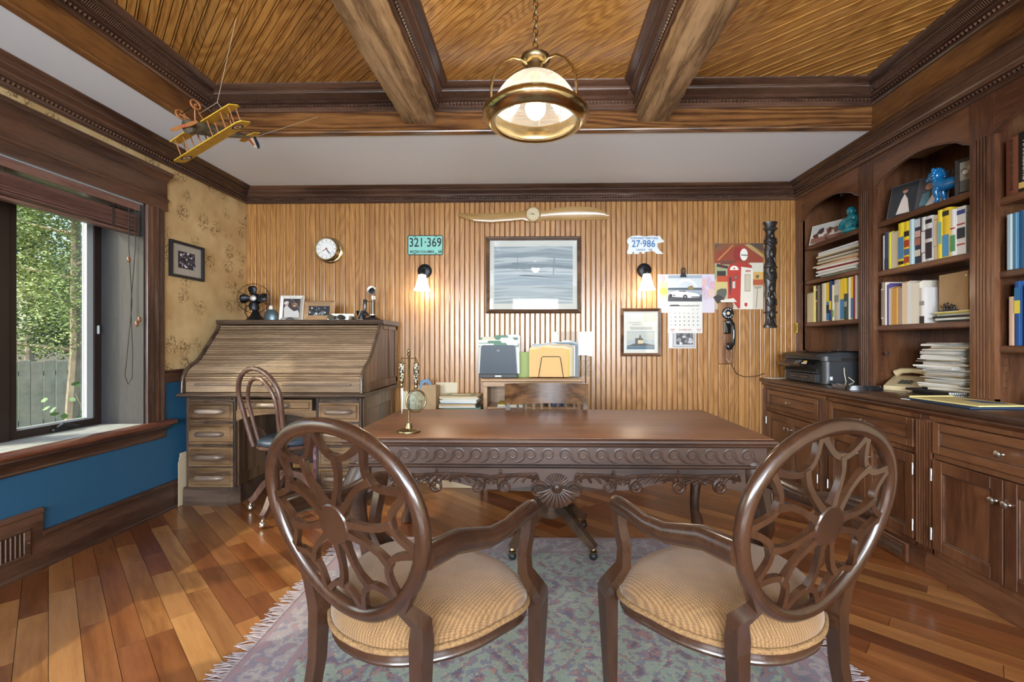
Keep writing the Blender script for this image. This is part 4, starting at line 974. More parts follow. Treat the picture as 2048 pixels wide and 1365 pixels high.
# ================================================================== rolltop desk
M['oak'] = wood('worn_oak', (.060, .030, .013), (.130, .070, .030), (.20, .118, .056), axis='X', scale=18, stretch=10, rough=.36, coat=.25, rings=1.8, rnd=.10, bump=.06)
M['oak_z'] = wood('worn_oak_upright', (.060, .030, .015), (.130, .072, .036), (.205, .122, .064), axis='Z', scale=18, stretch=10, rough=.36, coat=.25, rings=1.8, rnd=.06, bump=.06)
M['oak_dark'] = wood('dark_worn_oak', (.026, .015, .010), (.055, .033, .022), (.095, .062, .042), axis='X', scale=18, stretch=10, rough=.32, coat=.3, rings=1.4, rnd=.05, bump=.05)
M['oak_frame'] = wood('dark_frame_oak', (.022, .012, .008), (.045, .025, .015), (.075, .044, .027), axis='Z', scale=18, stretch=10, rough=.34, coat=.3, rings=1.4, rnd=.05, bump=.05)
M['tambour'] = wood('tambour_oak', (.125, .077, .043), (.20, .130, .077), (.28, .19, .118), axis='X', scale=22, stretch=12, rough=.36, coat=.25, rings=1.2, rnd=.16, bump=.05)  # lighter than the desk's other oak: whitish glare put into the colour
M['pull'] = wood('worn_wooden_pull', (.14, .095, .068), (.215, .155, .115), (.30, .23, .18), axis='X', scale=30, stretch=8, rough=.35, coat=.2, rings=1., rnd=.12, bump=.03)
rt = thing('rolltop_desk', 'antique oak rolltop desk with closed tambour in the corner', 'desk', (-1.985, 3.50, 0))
def pull(parent, x, y, z, L=.105):
    b = MB().tube([(x - L, y + .006, z), (x - L * .9, y - .016, z + .002), (x - L * .5, y - .023, z + .002), (x + L * .5, y - .023, z + .002), (x + L * .9, y - .016, z + .002), (x + L, y + .006, z)], [.012, .019, .020, .020, .019, .012], 10)
    return b.build('pull', 'pull', parent, 60)
def drawer(x0, x1, z0, z1, y=-.004, L=.10):
    b = MB(); e = .022
    v = [(x0, y + .014, z0), (x1, y + .014, z0), (x1, y + .014, z1), (x0, y + .014, z1), (x0, y, z0), (x1, y, z0), (x1, y, z1), (x0, y, z1), (x0 + e * .55, y, z0 + e * .55), (x1 - e * .55, y, z0 + e * .55), (x1 - e * .55, y, z1 - e * .55), (x0 + e * .55, y, z1 - e * .55),
         (x0 + e, y - .010, z0 + e), (x1 - e, y - .010, z0 + e), (x1 - e, y - .010, z1 - e), (x0 + e, y - .010, z1 - e)]
    f = [(12, 13, 14, 15)]
    for k in (0, 4, 8):
        for i in range(4): f.append((k + i, k + (i + 1) % 4, k + 4 + (i + 1) % 4, k + 4 + i))
    o = b.add(v, f).build('drawer', 'oak', rt, 20); pull(o, (x0 + x1) / 2, y - .010, (z0 + z1) / 2, L); return o
for (xa, xb, nm) in ((-.690, -.305, 'pedestal'), (.315, .665, 'pedestal')):
    MB().box(xa, xb, .012, .78, .135, .825).build(nm, 'oak_z', rt, None)
    fr = MB(); fr.cbox(xa, xa + .022, 0, .014, .13, .825, .003).cbox(xb - .016, xb, 0, .014, .13, .825, .003)
    for z in (.789, .630, .453, .288): fr.cbox(xa + .02, xb - .014, .001, .014, z - .006, z + .006, .002)
    fr.build('pedestal_frame', 'oak_frame', rt)
    c = .06 if xb < 0 else .06
    pl = [(xa - .008, -.022), (xb - c, -.022), (xb + .010, .045), (xb + .010, .785), (xa - .008, .785)] if xb < 0 else [(xa + c - .01, -.022), (xb + .008, -.022), (xb + .008, .785), (xa - .012, .785), (xa - .012, .045)]
    MB().prism(pl, 0, .125, 'z').prism([(x * .998, y + (.006 if y < 0 else 0)) for x, y in pl], .125, .138, 'z').build('plinth', 'oak_dark', rt)
    sl = MB().cbox(xa + .03, xb - .025, -.010, .02, .802, .816, .003); sl.build('slide_board', 'oak_dark', rt)
    for z0, z1 in ((.646, .783), (.468, .617), (.296, .441), (.125 + .012, .283)): drawer(xa + .024, xb - .018, z0, z1)
# side panels of the pedestals, toward the room and in the kneehole
for x, sg in ((.665, 1), (-.305, 1)):
    b = MB()
    for (y0, y1, z0, z1) in ((.02, .10, .14, .82), (.70, .775, .14, .82), (.10, .70, .14, .23), (.10, .70, .72, .82)): b.cbox(x, x + .012, y0, y1, z0, z1, .003)
    b.build('side_frame', 'oak_z', rt)
kn = drawer(-.290, .285, .722, .806, L=.12)
ap = [(-.303, .722), (.313, .722), (.313, .640)] + [(.305 - .60 * i / 14, .640 + .055 * math.sin(PI * i / 14) ** .6) for i in range(15)] + [(-.303, .640)]
MB().prism(ap, .004, .018, 'y').build('kneehole_apron', 'oak', rt)
MB().box(-.305, .315, .70, .715, .14, .82).build('kneehole_back', 'oak_dark', rt, None)
wp = [(-.062, .832), (-.070, .840), (-.070, .848), (-.062, .856), (-.05, .860), (.785, .860), (.785, .826), (-.05, .826)]
MB().prism(wp, -.712, .712, 'x').build('writing_surface', 'oak_dark', rt)
prof = [(-.046, .862), (-.044, .93), (-.036, .978), (-.012, 1.022), (.030, 1.055), (.085, 1.082), (.130, 1.112), (.175, 1.155), (.215, 1.203), (.255, 1.250), (.295, 1.290), (.328, 1.325), (.350, 1.358), (.362, 1.392)]
side = prof + [(.785, 1.392), (.785, .862)]
for x in (-.695, .672):
    o = MB().prism(side, x, x + .022, 'x').build('side_panel', 'oak_z', rt)
    e = MB().tube([(x + .011, y - .003, z) for y, z in prof], .014, 8, flat=1., up=(1, 0, 0)); e.build('edge_bead', 'oak_dark', o, 60)
xr = .694                                                      # raised frame on the side toward the room
b = MB().cbox(xr, xr + .010, .55, .60, .93, 1.36, .003).cbox(xr, xr + .010, .74, .785, .88, 1.39, .003).cbox(xr, xr + .010, .10, .785, .865, .93, .003).cbox(xr, xr + .010, .42, .785, 1.355, 1.39, .003)
b.build('side_moulding', 'oak_z', rt)
# tambour slats along the S-curve
L_ = [0]
for i in range(1, len(prof)): L_.append(L_[-1] + math.dist(prof[i], prof[i - 1]))
def along(s):
    for i in range(1, len(prof)):
        if s <= L_[i] or i == len(prof) - 1:
            t = (s - L_[i - 1]) / (L_[i] - L_[i - 1]); a, b = prof[i - 1], prof[i]
            return a[0] + (b[0] - a[0]) * t, a[1] + (b[1] - a[1]) * t, math.atan2(b[1] - a[1], b[0] - a[0])
pit = .0212; sp = [(-.0094, .006), (-.0094, .001), (-.0080, -.0050), (-.0045, -.0088), (0, -.0100), (.0045, -.0088), (.0080, -.0050), (.0094, .001), (.0094, .006)]
sm = MB().prism([(v, -u) for u, v in [(a, b) for a, b in sp]], -.672, .672, 'x').mesh('tambour_slat', 50); sm.materials.append(M['tambour'])
s0 = .098; k = 0
while s0 + pit * k < L_[-1] - .004:
    y, z, a = along(s0 + pit * k); o = linked(bpy.data.objects.new('tambour_slat', sm), rt)
    nx, nz = -math.sin(a), math.cos(a)
    o.location = (0, y - nx * .012, z - nz * .012) if 0 else (0, y + math.sin(a) * .014, z - math.cos(a) * .014); o.rotation_euler = (a - PI / 2, 0, 0); k += 1
tr = MB().cbox(-.672, .672, -.030, -.012, .864, .955, .004).build('tambour_rail', 'tambour', rt)
for x0, x1 in ((-.60, -.07), (.07, .60)): MB().cbox(x0, x1, -.046, -.028, .915, .933, .006).build('lift_bar', 'pull', tr)
MB().lathe([(.011, 0), (.011, .003), (.004, .003)], 14, (0, -.030, .915), Matrix.Rotation(R(90), 3, 'X')).build('keyhole', 'slot', tr)
tb = [(.340, 1.394), (.335, 1.400), (.338, 1.410), (.332, 1.414), (.330, 1.424), (.336, 1.430), (.345, 1.432), (.79, 1.432), (.79, 1.394)]
MB().prism(tb, -.690, .722, 'x').build('top_board', 'oak_dark', rt)
# narrow folder beside the desk
fo = thing('file_folder', 'cream file folders slipped between the rolltop desk and blue wall', 'folder', (-2.694, 3.47, .0))
for i in range(3): MB().cbox(-.004 + i * .0035 - .004, -.001 + i * .0035 - .004, -.012 * i, .22, .002, .40 - .03 * i, .001).build('sheet', mat('cream_card', (.60, .50, .34), .8) if i == 0 else bpy.data.materials['cream_card'], fo, None)

# ================================================================== bentwood swivel chair
M['bent'] = wood('bentwood', (.070, .034, .024), (.135, .070, .048), (.20, .115, .085), axis='Z', scale=20, stretch=8, rough=.35, coat=.25, rings=1., rnd=0, bump=.04)
M['caster'] = mat('chrome_caster', (.65, .60, .50), .22, 1.); M['black'] = mat('black_plastic', (.014, .014, .015), .42); M['navy'] = mat('navy_leatherette', (.030, .045, .065), .45)
bw = thing('bentwood_chair', 'bentwood swivel chair with looped back at the rolltop desk', 'chair', (-1.80, 3.36, 0), R(-24))
def lean(z): return -.16 - .20 * max(0, z - .5)
def hoop(wb, wt, top, zb, r, name, dy=0):
    pts = [(-wb, lean(zb) + dy, zb)]
    for i in range(1, 6): t = i / 6; z = zb + (top - .20 - zb) * t; pts.append((-(wb + (wt - wb) * t ** .8), lean(z) + dy, z))
    for i in range(13): a = PI - PI * i / 12; z = top - .20 + .20 * math.sin(a); pts.append((wt * math.cos(a), lean(z) + dy, z))
    for i in range(5, 0, -1): t = i / 6; z = zb + (top - .20 - zb) * t; pts.append(((wb + (wt - wb) * t ** .8), lean(z) + dy, z))
    pts.append((wb, lean(zb) + dy, zb)); MB().tube(pts, r, 10).build(name, 'bent', bw, 60)
hoop(.165, .215, 1.065, .50, .0165, 'back_hoop'); hoop(.105, .145, 1.00, .50, .013, 'inner_hoop', .012)
MB().lathe([(0, .515), (.19, .515), (.205, .525), (.205, .545), (.19, .558), (.10, .566), (0, .568)], 28).build('seat_pad', 'navy', bw, 60)
MB().lathe([(0, .49), (.20, .49), (.212, .497), (.212, .514), (.20, .516), (0, .516)], 28).build('seat_ring', 'bent', bw, 60)
for sx in (-1, 1): MB().tube([(sx * .195, -.02, .51), (sx * .215, -.06, .60), (sx * .20, -.15, .64), (sx * .185, -.185, .62)], .011, 8).build('seat_brace', 'bent', bw, 60)
MB().lathe([(.022, .20), (.022, .49)], 14).lathe([(.045, .20), (.05, .24), (.045, .30), (.03, .32)], 14).build('spindle', 'black', bw)
for i in range(4):
    a = R(45 + 90 * i + 65); c, s = math.cos(a), math.sin(a)
    lg = MB().tube([(c * r, s * r, z) for r, z in ((.03, .29), (.10, .275), (.19, .20), (.26, .105), (.30, .075))], [.032, .034, .031, .028, .027], 4, up=(-s, c, 0), flat=.9).build('leg', 'bent', bw, 40)
    MB().ball((c * .30, s * .30, .025), .025, n=12, m=9).lathe([(.012, .045), (.012, .062)], 10, (c * .30, s * .30, 0)).build('caster', 'caster', lg, 60)

# ================================================================== banker's swivel chair behind the big desk
M['walnut'] = wood('dark_walnut', (.030, .018, .012), (.062, .036, .022), (.105, .062, .038), axis='X', scale=16, stretch=8, rough=.34, coat=.3, rings=1.3, rnd=.04, bump=.05)
M['walnut_rail'] = wood('walnut_rail', (.055, .024, .010), (.120, .056, .024), (.19, .095, .042), axis='X', scale=15, stretch=7, rough=.28, coat=.5, rings=2.2, rnd=0, bump=.05)
bk = thing('swivel_chair', 'dark wooden swivel chair with slatted back tucked behind the library desk', 'chair', (.095, 2.875, .0), R(3))
MB().prism([(-.28 + .56 * i / 12, -.30 - .03 * math.sin(PI * i / 12)) for i in range(13)] + [(.25, .285), (-.25, .285)], .425, .455, 'z').build('seat', 'walnut', bk)
def back_y(x): return .445 - .10 * (x / .29) ** 2
v = [(x, back_y(x) + d) for x, d in [(-.29 + .58 * i / 14, 0) for i in range(15)]] + [(x, back_y(x) + .026) for x in [.29 - .58 * i / 14 for i in range(15)]]
MB().prism(v, .808, .955, 'z').build('back_rail', 'walnut_rail', bk, 60)
for i in range(8):
    x = -.20 + .40 * i / 7; MB().tube([(x * .86, .265, .45), (x, back_y(x) + .012, .815)], .012, 4, flat=.8, up=(0, 1, 0)).build('back_slat', 'walnut', bk)
for sx in (-1, 1): MB().tube([(sx * .235, .26, .44), (sx * .272, back_y(.272) + .014, .815)], .021, 4, up=(0, 1, 0)).build('back_post', 'walnut', bk)
MB().lathe([(.028, .22), (.028, .42)], 14).lathe([(.055, .17), (.058, .20), (.058, .31), (.05, .33), (.03, .34)], 14).build('spindle', 'walnut', bk)
MB().cbox(-.20, .20, -.16, .16, .40, .424, .006).build('seat_mount', 'walnut', bk)
for i in range(4):
    a = R(45 + 90 * i - 2); c, s = math.cos(a), math.sin(a)
    lg = MB().tube([(c * r, s * r, z) for r, z in ((.035, .255), (.12, .225), (.22, .150), (.30, .095), (.335, .075))], [.045, .042, .036, .032, .028], 4, up=(-s, c, 0), flat=.8).build('leg', 'walnut', bk, 40)
    q = MB().ball((c * .325, s * .325, .0285), .024, n=12, m=9).build('caster', 'black', lg, 60)
    MB().lathe([(.021, .048), (.023, .056), (.012, .066), (.010, .078)], 12, (c * .325, s * .325, 0)).build('caster_cup', 'bright_brass', lg, 50)

# ================================================================== low shelf unit against the beadboard with files on it
M['lightoak'] = wood('light_oak', (.22, .115, .05), (.32, .18, .085), (.41, .25, .13), axis='X', scale=14, stretch=9, rough=.4, coat=.2, rings=1.8, rnd=.04, bump=.05)
def paper(c=(.70, .70, .68)): return mat('paper_stock', c, .85)
M['paper'] = paper(); M['paper_cream'] = mat('cream_paper', (.66, .58, .42), .85); M['manila'] = mat('manila_card', (.66, .42, .18), .75); M['green_card'] = mat('green_card', (.14, .25, .19), .8)
M['yellow'] = mat('yellow_paper', (.72, .56, .10), .8); M['greyblue'] = mat('blue_grey_card', (.16, .22, .27), .7); M['lime'] = mat('lime_folder', (.34, .42, .16), .75); M['royal'] = mat('royal_blue', (.035, .10, .28), .6)
M['kraft'] = mat('kraft_card', (.42, .28, .15), .8, var=.1); M['tan'] = mat('tan_card', (.50, .40, .27), .8); M['redcov'] = mat('red_cover', (.28, .03, .03), .6)
su = thing('shelf_unit', 'low light-oak shelf unit against the beadboard behind the swivel chair', 'shelf unit', (-.03, 4.0, 0))
MB().prism([(-.020, .905), (-.028, .912), (-.028, .924), (-.020, .932), (.318, .932), (.318, .905)], -.435, .435, 'x').build('top', 'lightoak', su)
MB().cbox(-.42, .42, -.014, .004, .862, .905, .003).build('front_rail', 'lightoak', su)
for x in (-.42, .385): MB().cbox(x, x + .035, 0, .318, 0, .905, .003).build('side_panel', 'lightoak', su)
for z in (.10, .38, .665): MB().cbox(-.386, .386, .004, .316, z, z + .022, .003).build('shelf', 'lightoak', su)
MB().box(-.40, .40, .306, .316, .02, .905).build('back_panel', 'lightoak', su, None)
def sheets(name, label, loc, n, w, d, mats_, seed, dz=.0016, jit=.02, group=None, cat='paper', th=None, rz=0, curl=0., part='sheet'):
    """a loose heap: one object, every layer its own part"""
    rn = random.Random(seed); t = thing(name, label, cat, loc, rz, group); z = 0
    for i in range(n):
        h_ = (th or dz) * rn.uniform(.6, 1.5); ww, dd = w * rn.uniform(.86, 1.04), d * rn.uniform(.86, 1.04); a = rn.uniform(-1, 1) * jit * 2.5; ox, oy = rn.gauss(0, jit), rn.gauss(0, jit)
        b = MB().box(-ww / 2, ww / 2, -dd / 2, dd / 2, 0, h_ * .93)
        o = b.build(part, rn.choice(mats_), t, None); o.location = (ox, oy, z); o.rotation_euler = (0, 0, a); z += h_
    t['h'] = z
    return t, z
sheets('paper_pile', 'white loose papers lying in the open cubby of the oak shelf unit', (-.22, 4.11, .6875), 5, .22, .26, ['paper', 'paper', 'yellow'], 5, .004, .012)
for i, (x, hh, mm) in enumerate(((.10, .17, 'black'), (.16, .19, 'royal'), (.205, .18, 'royal'), (.25, .16, 'navy'))):
    bx_ = thing('binder', ('black', 'royal blue', 'bright blue', 'navy')[i] + ' binder standing inside the oak shelf unit behind chair slats', 'binder', (x, 4.05, .6875), group='binders inside the oak shelf unit')
    MB().cbox(-.018, .018, 0, .24, 0, hh, .004).build('cover', mm, bx_); MB().cbox(-.008, .008, -.001, .0, hh * .4, hh * .8, .0004).build('spine_label', 'paper', bx_)
# file sorter with black front
fs = thing('file_sorter', 'dark grey plastic file sorter packed with folders on the shelf unit', 'file sorter', (-.325, 4.06, .9325))
MB().prism([(-.165, 0), (.165, 0), (.165, .03)] + arc(.128, .265, .022, 0, 90, 4)[0:] + arc(-.128, .265, .022, 90, 180, 4) + [(-.165, .03)], -.004, .004, 'y').xf(Matrix.Rotation(R(4), 4, 'X')).build('front_plate', mat('slate_plastic', (.045, .06, .08), .4), fs)
MB().cbox(-.168, .168, -.012, .20, 0, .036, .004).build('tray', 'black', fs); MB().cbox(-.028, .028, -.0135, -.012, .010, .022, .0004).build('sticker', 'paper', fs)
text('3M', .016, 'emblem', 'paper', fs, (0, -.0215, .238))
cols = ['paper', 'green_card', 'paper', 'green_card', 'paper', 'paper_cream', 'green_card', 'paper']
for i in range(8):
    zt = .30 + .012 * i + random.uniform(-.008, .008); x0, x1 = -.18 + random.uniform(-.008, .008), .18 + random.uniform(-.012, .012)
    tb0 = -.16 + (i * 97 % 5) * .055
    fl_ = thing('hanging_folder', ('white', 'green')[cols[i] == 'green_card'] + ' tabbed folder, row %s from the front in the dark file sorter' % ('one two three four five six seven eight'.split()[i]), 'folder', (-.325, 4.075 + i * .021, .9705), group='folders in the dark file sorter')
    MB().prism([(x0, 0), (x1, 0), (x1 - .004, zt - .06), (tb0 + .13, zt - .06), (tb0 + .115, zt - .040), (tb0 + .01, zt - .040), (tb0, zt - .06), (x0 + .004, zt - .06)], -.0012, .0012, 'y').build('sheet', cols[i], fl_, None)
gf = thing('green_folder', 'lime green folder standing between the two file holders', 'folder', (-.10, 4.16, .9325)); MB().cbox(-.075, .055, -.003, .003, 0, .225, .001).build('cover', 'lime', gf)
wsd = thing('wire_stand', 'thin black wire stand holding manila folders on the shelf unit', 'stand', (.135, 4.07, .9325))
MB().tube([(-.112, .22, .004), (-.112, .0, .004), (-.108, -.008, .010), (-.082, -.010, .175), (-.072, -.010, .187), (.072, -.010, .187), (.082, -.010, .175), (.108, -.008, .010), (.112, .0, .004), (.112, .22, .004)], .0032, 7).build('wire', 'black', wsd, 60)
mc = ['manila', 'yellow', 'paper_cream', 'paper_cream', 'tan', 'paper', 'greyblue', 'paper']
for i in range(8):
    zt = .255 + .008 * i; mf = thing('manila_folder', ('manila', 'yellow', 'cream', 'pale cream', 'tan', 'white', 'blue-grey', 'plain white')[i] + ' folder, layer %s behind the wire stand' % ('one two three four five six seven eight'.split()[i]), 'folder', (.130 + .006 * i, 4.073 + i * .02, .9405), group='folders on the wire stand')
    x0 = -.185 - (.010 if i > 1 else 0); x1 = .155 + .008 * i
    MB().prism([(x0, 0), (x1, 0), (x1, zt - .02), (x1 - .05, zt - .02 if i % 2 else zt), (x0 + .1 + .02 * i, zt), (x0 + .06, zt - .02), (x0, zt - .02)], -.001, .001, 'y').build('sheet', mc[i], mf, None)
M['acrylic'] = thin_glass('acrylic', (.96, .97, .97), .12)
ac = thing('acrylic_sheet', 'clear acrylic sheet leaning on the beadboard behind the folders', 'acrylic sheet', (.345, 4.27, .9325)); MB().cbox(-.175, .175, -.003, .003, 0, .41, .002).build('sheet', 'acrylic', ac)
cp_ = thing('curled_print', 'glossy white curled print standing beside the manila folders', 'paper', (.30, 4.245, .9325))
v = []; f = []
for i in range(9):
    t = i / 8; x = -.06 + .145 * math.sin(t * PI * .5); y = -.01 - .05 * t * t
    v += [(x, y, 0), (x, y, .33 - .05 * t ** 3)]
for i in range(8): f.append((2 * i, 2 * i + 2, 2 * i + 3, 2 * i + 1))
MB().add(v, f).build('sheet', mat('glossy_white_paper', (.42, .44, .46), .3), cp_, 60)
# magazines and bag beside the shelf unit
mp_ = ['paper', 'paper', 'paper_cream', 'tan', 'paper', 'green_card', 'paper', 'manila', 'greyblue', 'paper']
tstand = thing('storage_box', 'pale cardboard box on the floor under the magazine pile', 'box', (-.66, 4.10, 0)); MB().cbox(-.19, .19, -.15, .18, 0, .60, .004).build('body', 'tan', tstand)
z = .601; rn = random.Random(4)
for i in range(14):
    hh = rn.uniform(.007, .018); m_ = thing('magazine', 'magazine or paper folder in the slumped pile beside the shelf unit', 'magazine', (-.655 + rn.gauss(0, .012), 4.10 + rn.gauss(0, .008), z), rn.uniform(-.10, .10), 'magazine pile beside the shelf unit')
    MB().cbox(-.17 * rn.uniform(.86, 1), .17 * rn.uniform(.86, 1), -.13, .13, 0, hh * .94, .002).build('pages', mp_[i % 10], m_, None); z += hh
    if i == 13: art([('c9c3a8', rect(-.16, .16, -.12, .12)), ('8fae86', rect(-.13, .12, -.10, .09)), ('e8dfc8', rect(-.09, .08, -.06, .06))]).xf(Matrix.Rotation(R(-90), 4, 'X')).xf(Matrix.Translation((0, 0, hh * .94 + .0006))).build('cover_print', 'print', m_, None)
bg = thing('paper_bag', 'tan paper shopping bag with blue tissue standing by the beadboard', 'bag', (-.955, 4.14, 0), R(-8))
b = MB(); x0, x1, y0, y1 = -.085, .085, -.05, .05
b.box(x0, x1, y0, y1, 0, .002).add([(x0, y0, 0), (x1, y0, 0), (x1, y1, 0), (x0, y1, 0), (x0, y0, .86), (x1, y0, .87), (x1 + .004, y1, .86), (x0, y1, .865), (x0, y0 + .03, .85), (x0 + .003, y0 + .002, .86)], [(0, 1, 5, 4), (1, 2, 6, 5), (2, 3, 7, 6), (3, 0, 4, 7)]); b.build('bag_body', 'kraft', bg, None)
MB().tube([(-.06, -.048, .83), (-.05, -.045, .89), (0, -.03, .905), (.02, -.03, .88), (.03, -.02, .86)], [.012, .016, .018, .014, .008], 8, flat=.5).build('tissue', mat('blue_tissue', (.16, .27, .42), .8), bg, 60)
bg2 = thing('poster_sheet', 'large pale sheet of paper leaning behind the shopping bag', 'paper', (-.84, 4.285, 0), 0, rot=(R(-3), 0, 0)); MB().cbox(-.09, .11, -.002, .002, 0, .87, .0008).build('sheet', 'paper_cream', bg2)
bg3 = thing('cream_board', 'cream board leaning on the wall beside the rolltop desk', 'board', (-1.14, 4.26, 0), rot=(R(-4), 0, 0)); MB().cbox(-.10, .10, -.003, .003, 0, .79, .001).build('sheet', 'paper_cream', bg3)
# bag in the kneehole
kb = thing('gift_bag', 'pink patterned gift bag with grey tissue standing under the rolltop desk', 'bag', (-1.72, 3.90, 0), R(10))
b = MB().add([(-.13, -.07, 0), (.13, -.07, 0), (.13, .07, 0), (-.13, .07, 0), (-.135, -.075, .42), (.135, -.072, .43), (.132, .07, .42), (-.132, .07, .43)], [(0, 1, 5, 4), (1, 2, 6, 5), (2, 3, 7, 6), (3, 0, 4, 7), (3, 2, 1, 0)]); b.build('bag_body', mat('pink_print', (.30, .13, .19), .6, var=.8, vscale=26), kb, None)
MB().add([(-.11, -.04, .35), (.12, -.05, .36), (.15, .02, .53), (.03, .03, .60), (-.10, .05, .54), (.0, .0, .48)], [(0, 1, 5), (1, 2, 5), (2, 3, 5), (3, 4, 5), (4, 0, 5)]).build('tissue', mat('grey_tissue', (.38, .42, .46), .8), kb, None)
# ================================================================== pendant lamp
def milk_glass(name, tint, trans, emit=0.):
    m, n, l, p = nt(name); n.remove(p); o = n['Material Output']
    d = n.new('ShaderNodeBsdfDiffuse'); d.inputs[0].default_value = (*tint, 1); tl = n.new('ShaderNodeBsdfTranslucent'); tl.inputs[0].default_value = (*tint, 1)
    a = n.new('ShaderNodeMixShader'); a.inputs[0].default_value = .6; l.new(d.outputs[0], a.inputs[1]); l.new(tl.outputs[0], a.inputs[2])
    t = n.new('ShaderNodeBsdfTransparent'); b = n.new('ShaderNodeMixShader'); b.inputs[0].default_value = trans; l.new(a.outputs[0], b.inputs[1]); l.new(t.outputs[0], b.inputs[2])
    g_ = n.new('ShaderNodeBsdfGlossy'); g_.inputs['Roughness'].default_value = .08; c = n.new('ShaderNodeMixShader'); c.inputs[0].default_value = .07; l.new(b.outputs[0], c.inputs[1]); l.new(g_.outputs[0], c.inputs[2]); out = c.outputs[0]
    if emit:
        e = n.new('ShaderNodeEmission'); e.inputs[0].default_value = (1, .93, .80, 1); e.inputs[1].default_value = emit; s = n.new('ShaderNodeAddShader'); l.new(out, s.inputs[0]); l.new(e.outputs[0], s.inputs[1]); out = s.outputs[0]
    l.new(out, o.inputs[0]); return m
M['ribbed'] = milk_glass('ribbed_glass', (.30, .29, .27), .60)
M['bulb'] = mat('lit_bulb', (1, 1, 1), .4, emit=(1, .93, .82), es=22.)
def lamp_light(name, parent, loc, watts, r=.04, col=(1, .83, .60)):
    d = bpy.data.lights.new(name, 'POINT'); d.energy = watts; d.shadow_soft_size = r; d.color = col
    o = bpy.data.objects.new(name, d); linked(o, parent); o.location = loc; return o
pd = thing('pendant_lamp', 'brass pendant lamp with ribbed glass dome hanging on a chain', 'lamp', (0, 2.15, 2.255))
MB().lathe([(.190, .012), (.186, .0), (.196, -.006), (.212, -.004), (.222, .006), (.230, .010), (.240, .022), (.246, .034), (.242, .046), (.232, .052), (.226, .060), (.214, .066), (.206, .076), (.196, .078), (.190, .070), (.190, .012)], 64, cap=False).build('rim', 'bright_brass', pd, 60)
n = 240; v = []; f = []; dp = [(.196, .060), (.192, .080), (.183, .104), (.169, .130), (.150, .156), (.127, .180), (.100, .200), (.075, .213), (.052, .220)]
for r, z in dp:
    for i in range(n): a = 2 * PI * i / n; q = r * (1 + (.008 if i % 2 else -.004)); v.append((q * math.cos(a), q * math.sin(a), z))
for j in range(len(dp) - 1):
    for i in range(n): f.append((j * n + i, j * n + (i + 1) % n, (j + 1) * n + (i + 1) % n, (j + 1) * n + i))
MB().add(v, f).build('glass_dome', 'ribbed', pd, 30)
MB().lathe([(.050, .212), (.052, .222), (.048, .235), (.046, .268), (.062, .278), (.068, .292), (.066, .304), (.052, .312), (.030, .326), (.012, .336), (.010, .345), (0, .346)], 32).build('cap', 'brass', pd, 50)
for i in range(3):
    a = R(-35 + 120 * i); c, s = math.cos(a), math.sin(a)
    MB().tube([(c * r, s * r, z) for r, z in ((.040, .262), (.075, .278), (.115, .276), (.160, .246), (.195, .200), (.212, .150), (.218, .105), (.216, .062))], .0062, 8).build('arm', 'bright_brass', pd, 60)
lk = MB().tube([(.011 * math.cos(2 * PI * i / 14), 0, .021 * math.sin(2 * PI * i / 14)) for i in range(14)], .0028, 6, closed=True).mesh('chain_link', 60); lk.materials.append(M['brass'])
for i in range(12): o = linked(bpy.data.objects.new('chain_link', lk), pd); o.location = (0, 0, .362 + i * .0315); o.rotation_euler = (0, 0, R(90) * (i % 2) + .3)
MB().lathe([(.065, .735), (.065, .728), (.045, .715), (.012, .705), (0, .704)], 24).build('ceiling_plate', 'brass', pd, 50)
MB().ball((0, 0, .070), .047, .047, .052, 20, 14).build('bulb', 'bulb', pd, 80)
MB().lathe([(.016, .115), (.018, .16), (.024, .215)], 14).build('socket', 'brass', pd, 50)
lamp_light('pendant_light', pd, (0, 0, .020), 34, .05, (1, .88, .70))
# ================================================================== wall sconces
M['shade_lit'] = milk_glass('lit_opal_glass', (.95, .93, .88), .0, 3.2); M['iron'] = mat('black_iron', (.012, .013, .016), .38, .4)
for i, x in enumerate((-1.035, 1.005)):
    s = thing('wall_sconce', ('black wall sconce with white bell shade under the green licence plate', 'black wall sconce with white bell shade under the bear-shaped licence plate')[i], 'lamp', (x, BY - .001, 1.91), group='wall sconces')
    MB().lathe([(.066, 0), (.066, .010), (.056, .020), (.030, .026), (0, .028)], 28, M_=Matrix.Rotation(R(90), 3, 'X')).build('backplate', 'iron', s, 50)
    MB().tube([(0, -.02, 0), (0, -.06, .006), (0, -.095, -.006), (0, -.105, -.035)], [.011, .011, .012, .016], 10).lathe([(.020, -.060), (.027, -.050), (.026, -.032), (.012, -.026)], 18, (0, -.105, 0)).build('arm', 'iron', s, 60)
    MB().lathe([(.030, -.048), (.036, -.070), (.044, -.100), (.054, -.135), (.066, -.170), (.076, -.193), (.073, -.193), (.062, -.168), (.050, -.133), (.040, -.098), (.031, -.068), (.026, -.050)], 28, (0, -.105, 0), cap=False).build('shade', 'shade_lit', s, 60)
    for dx in (-.035, .035): MB().ball((dx, -.022, .02), .005, n=8, m=6).build('screw', 'iron', s)
    lamp_light('sconce_light', s, (0, -.115, -.215), 3.2, .03)

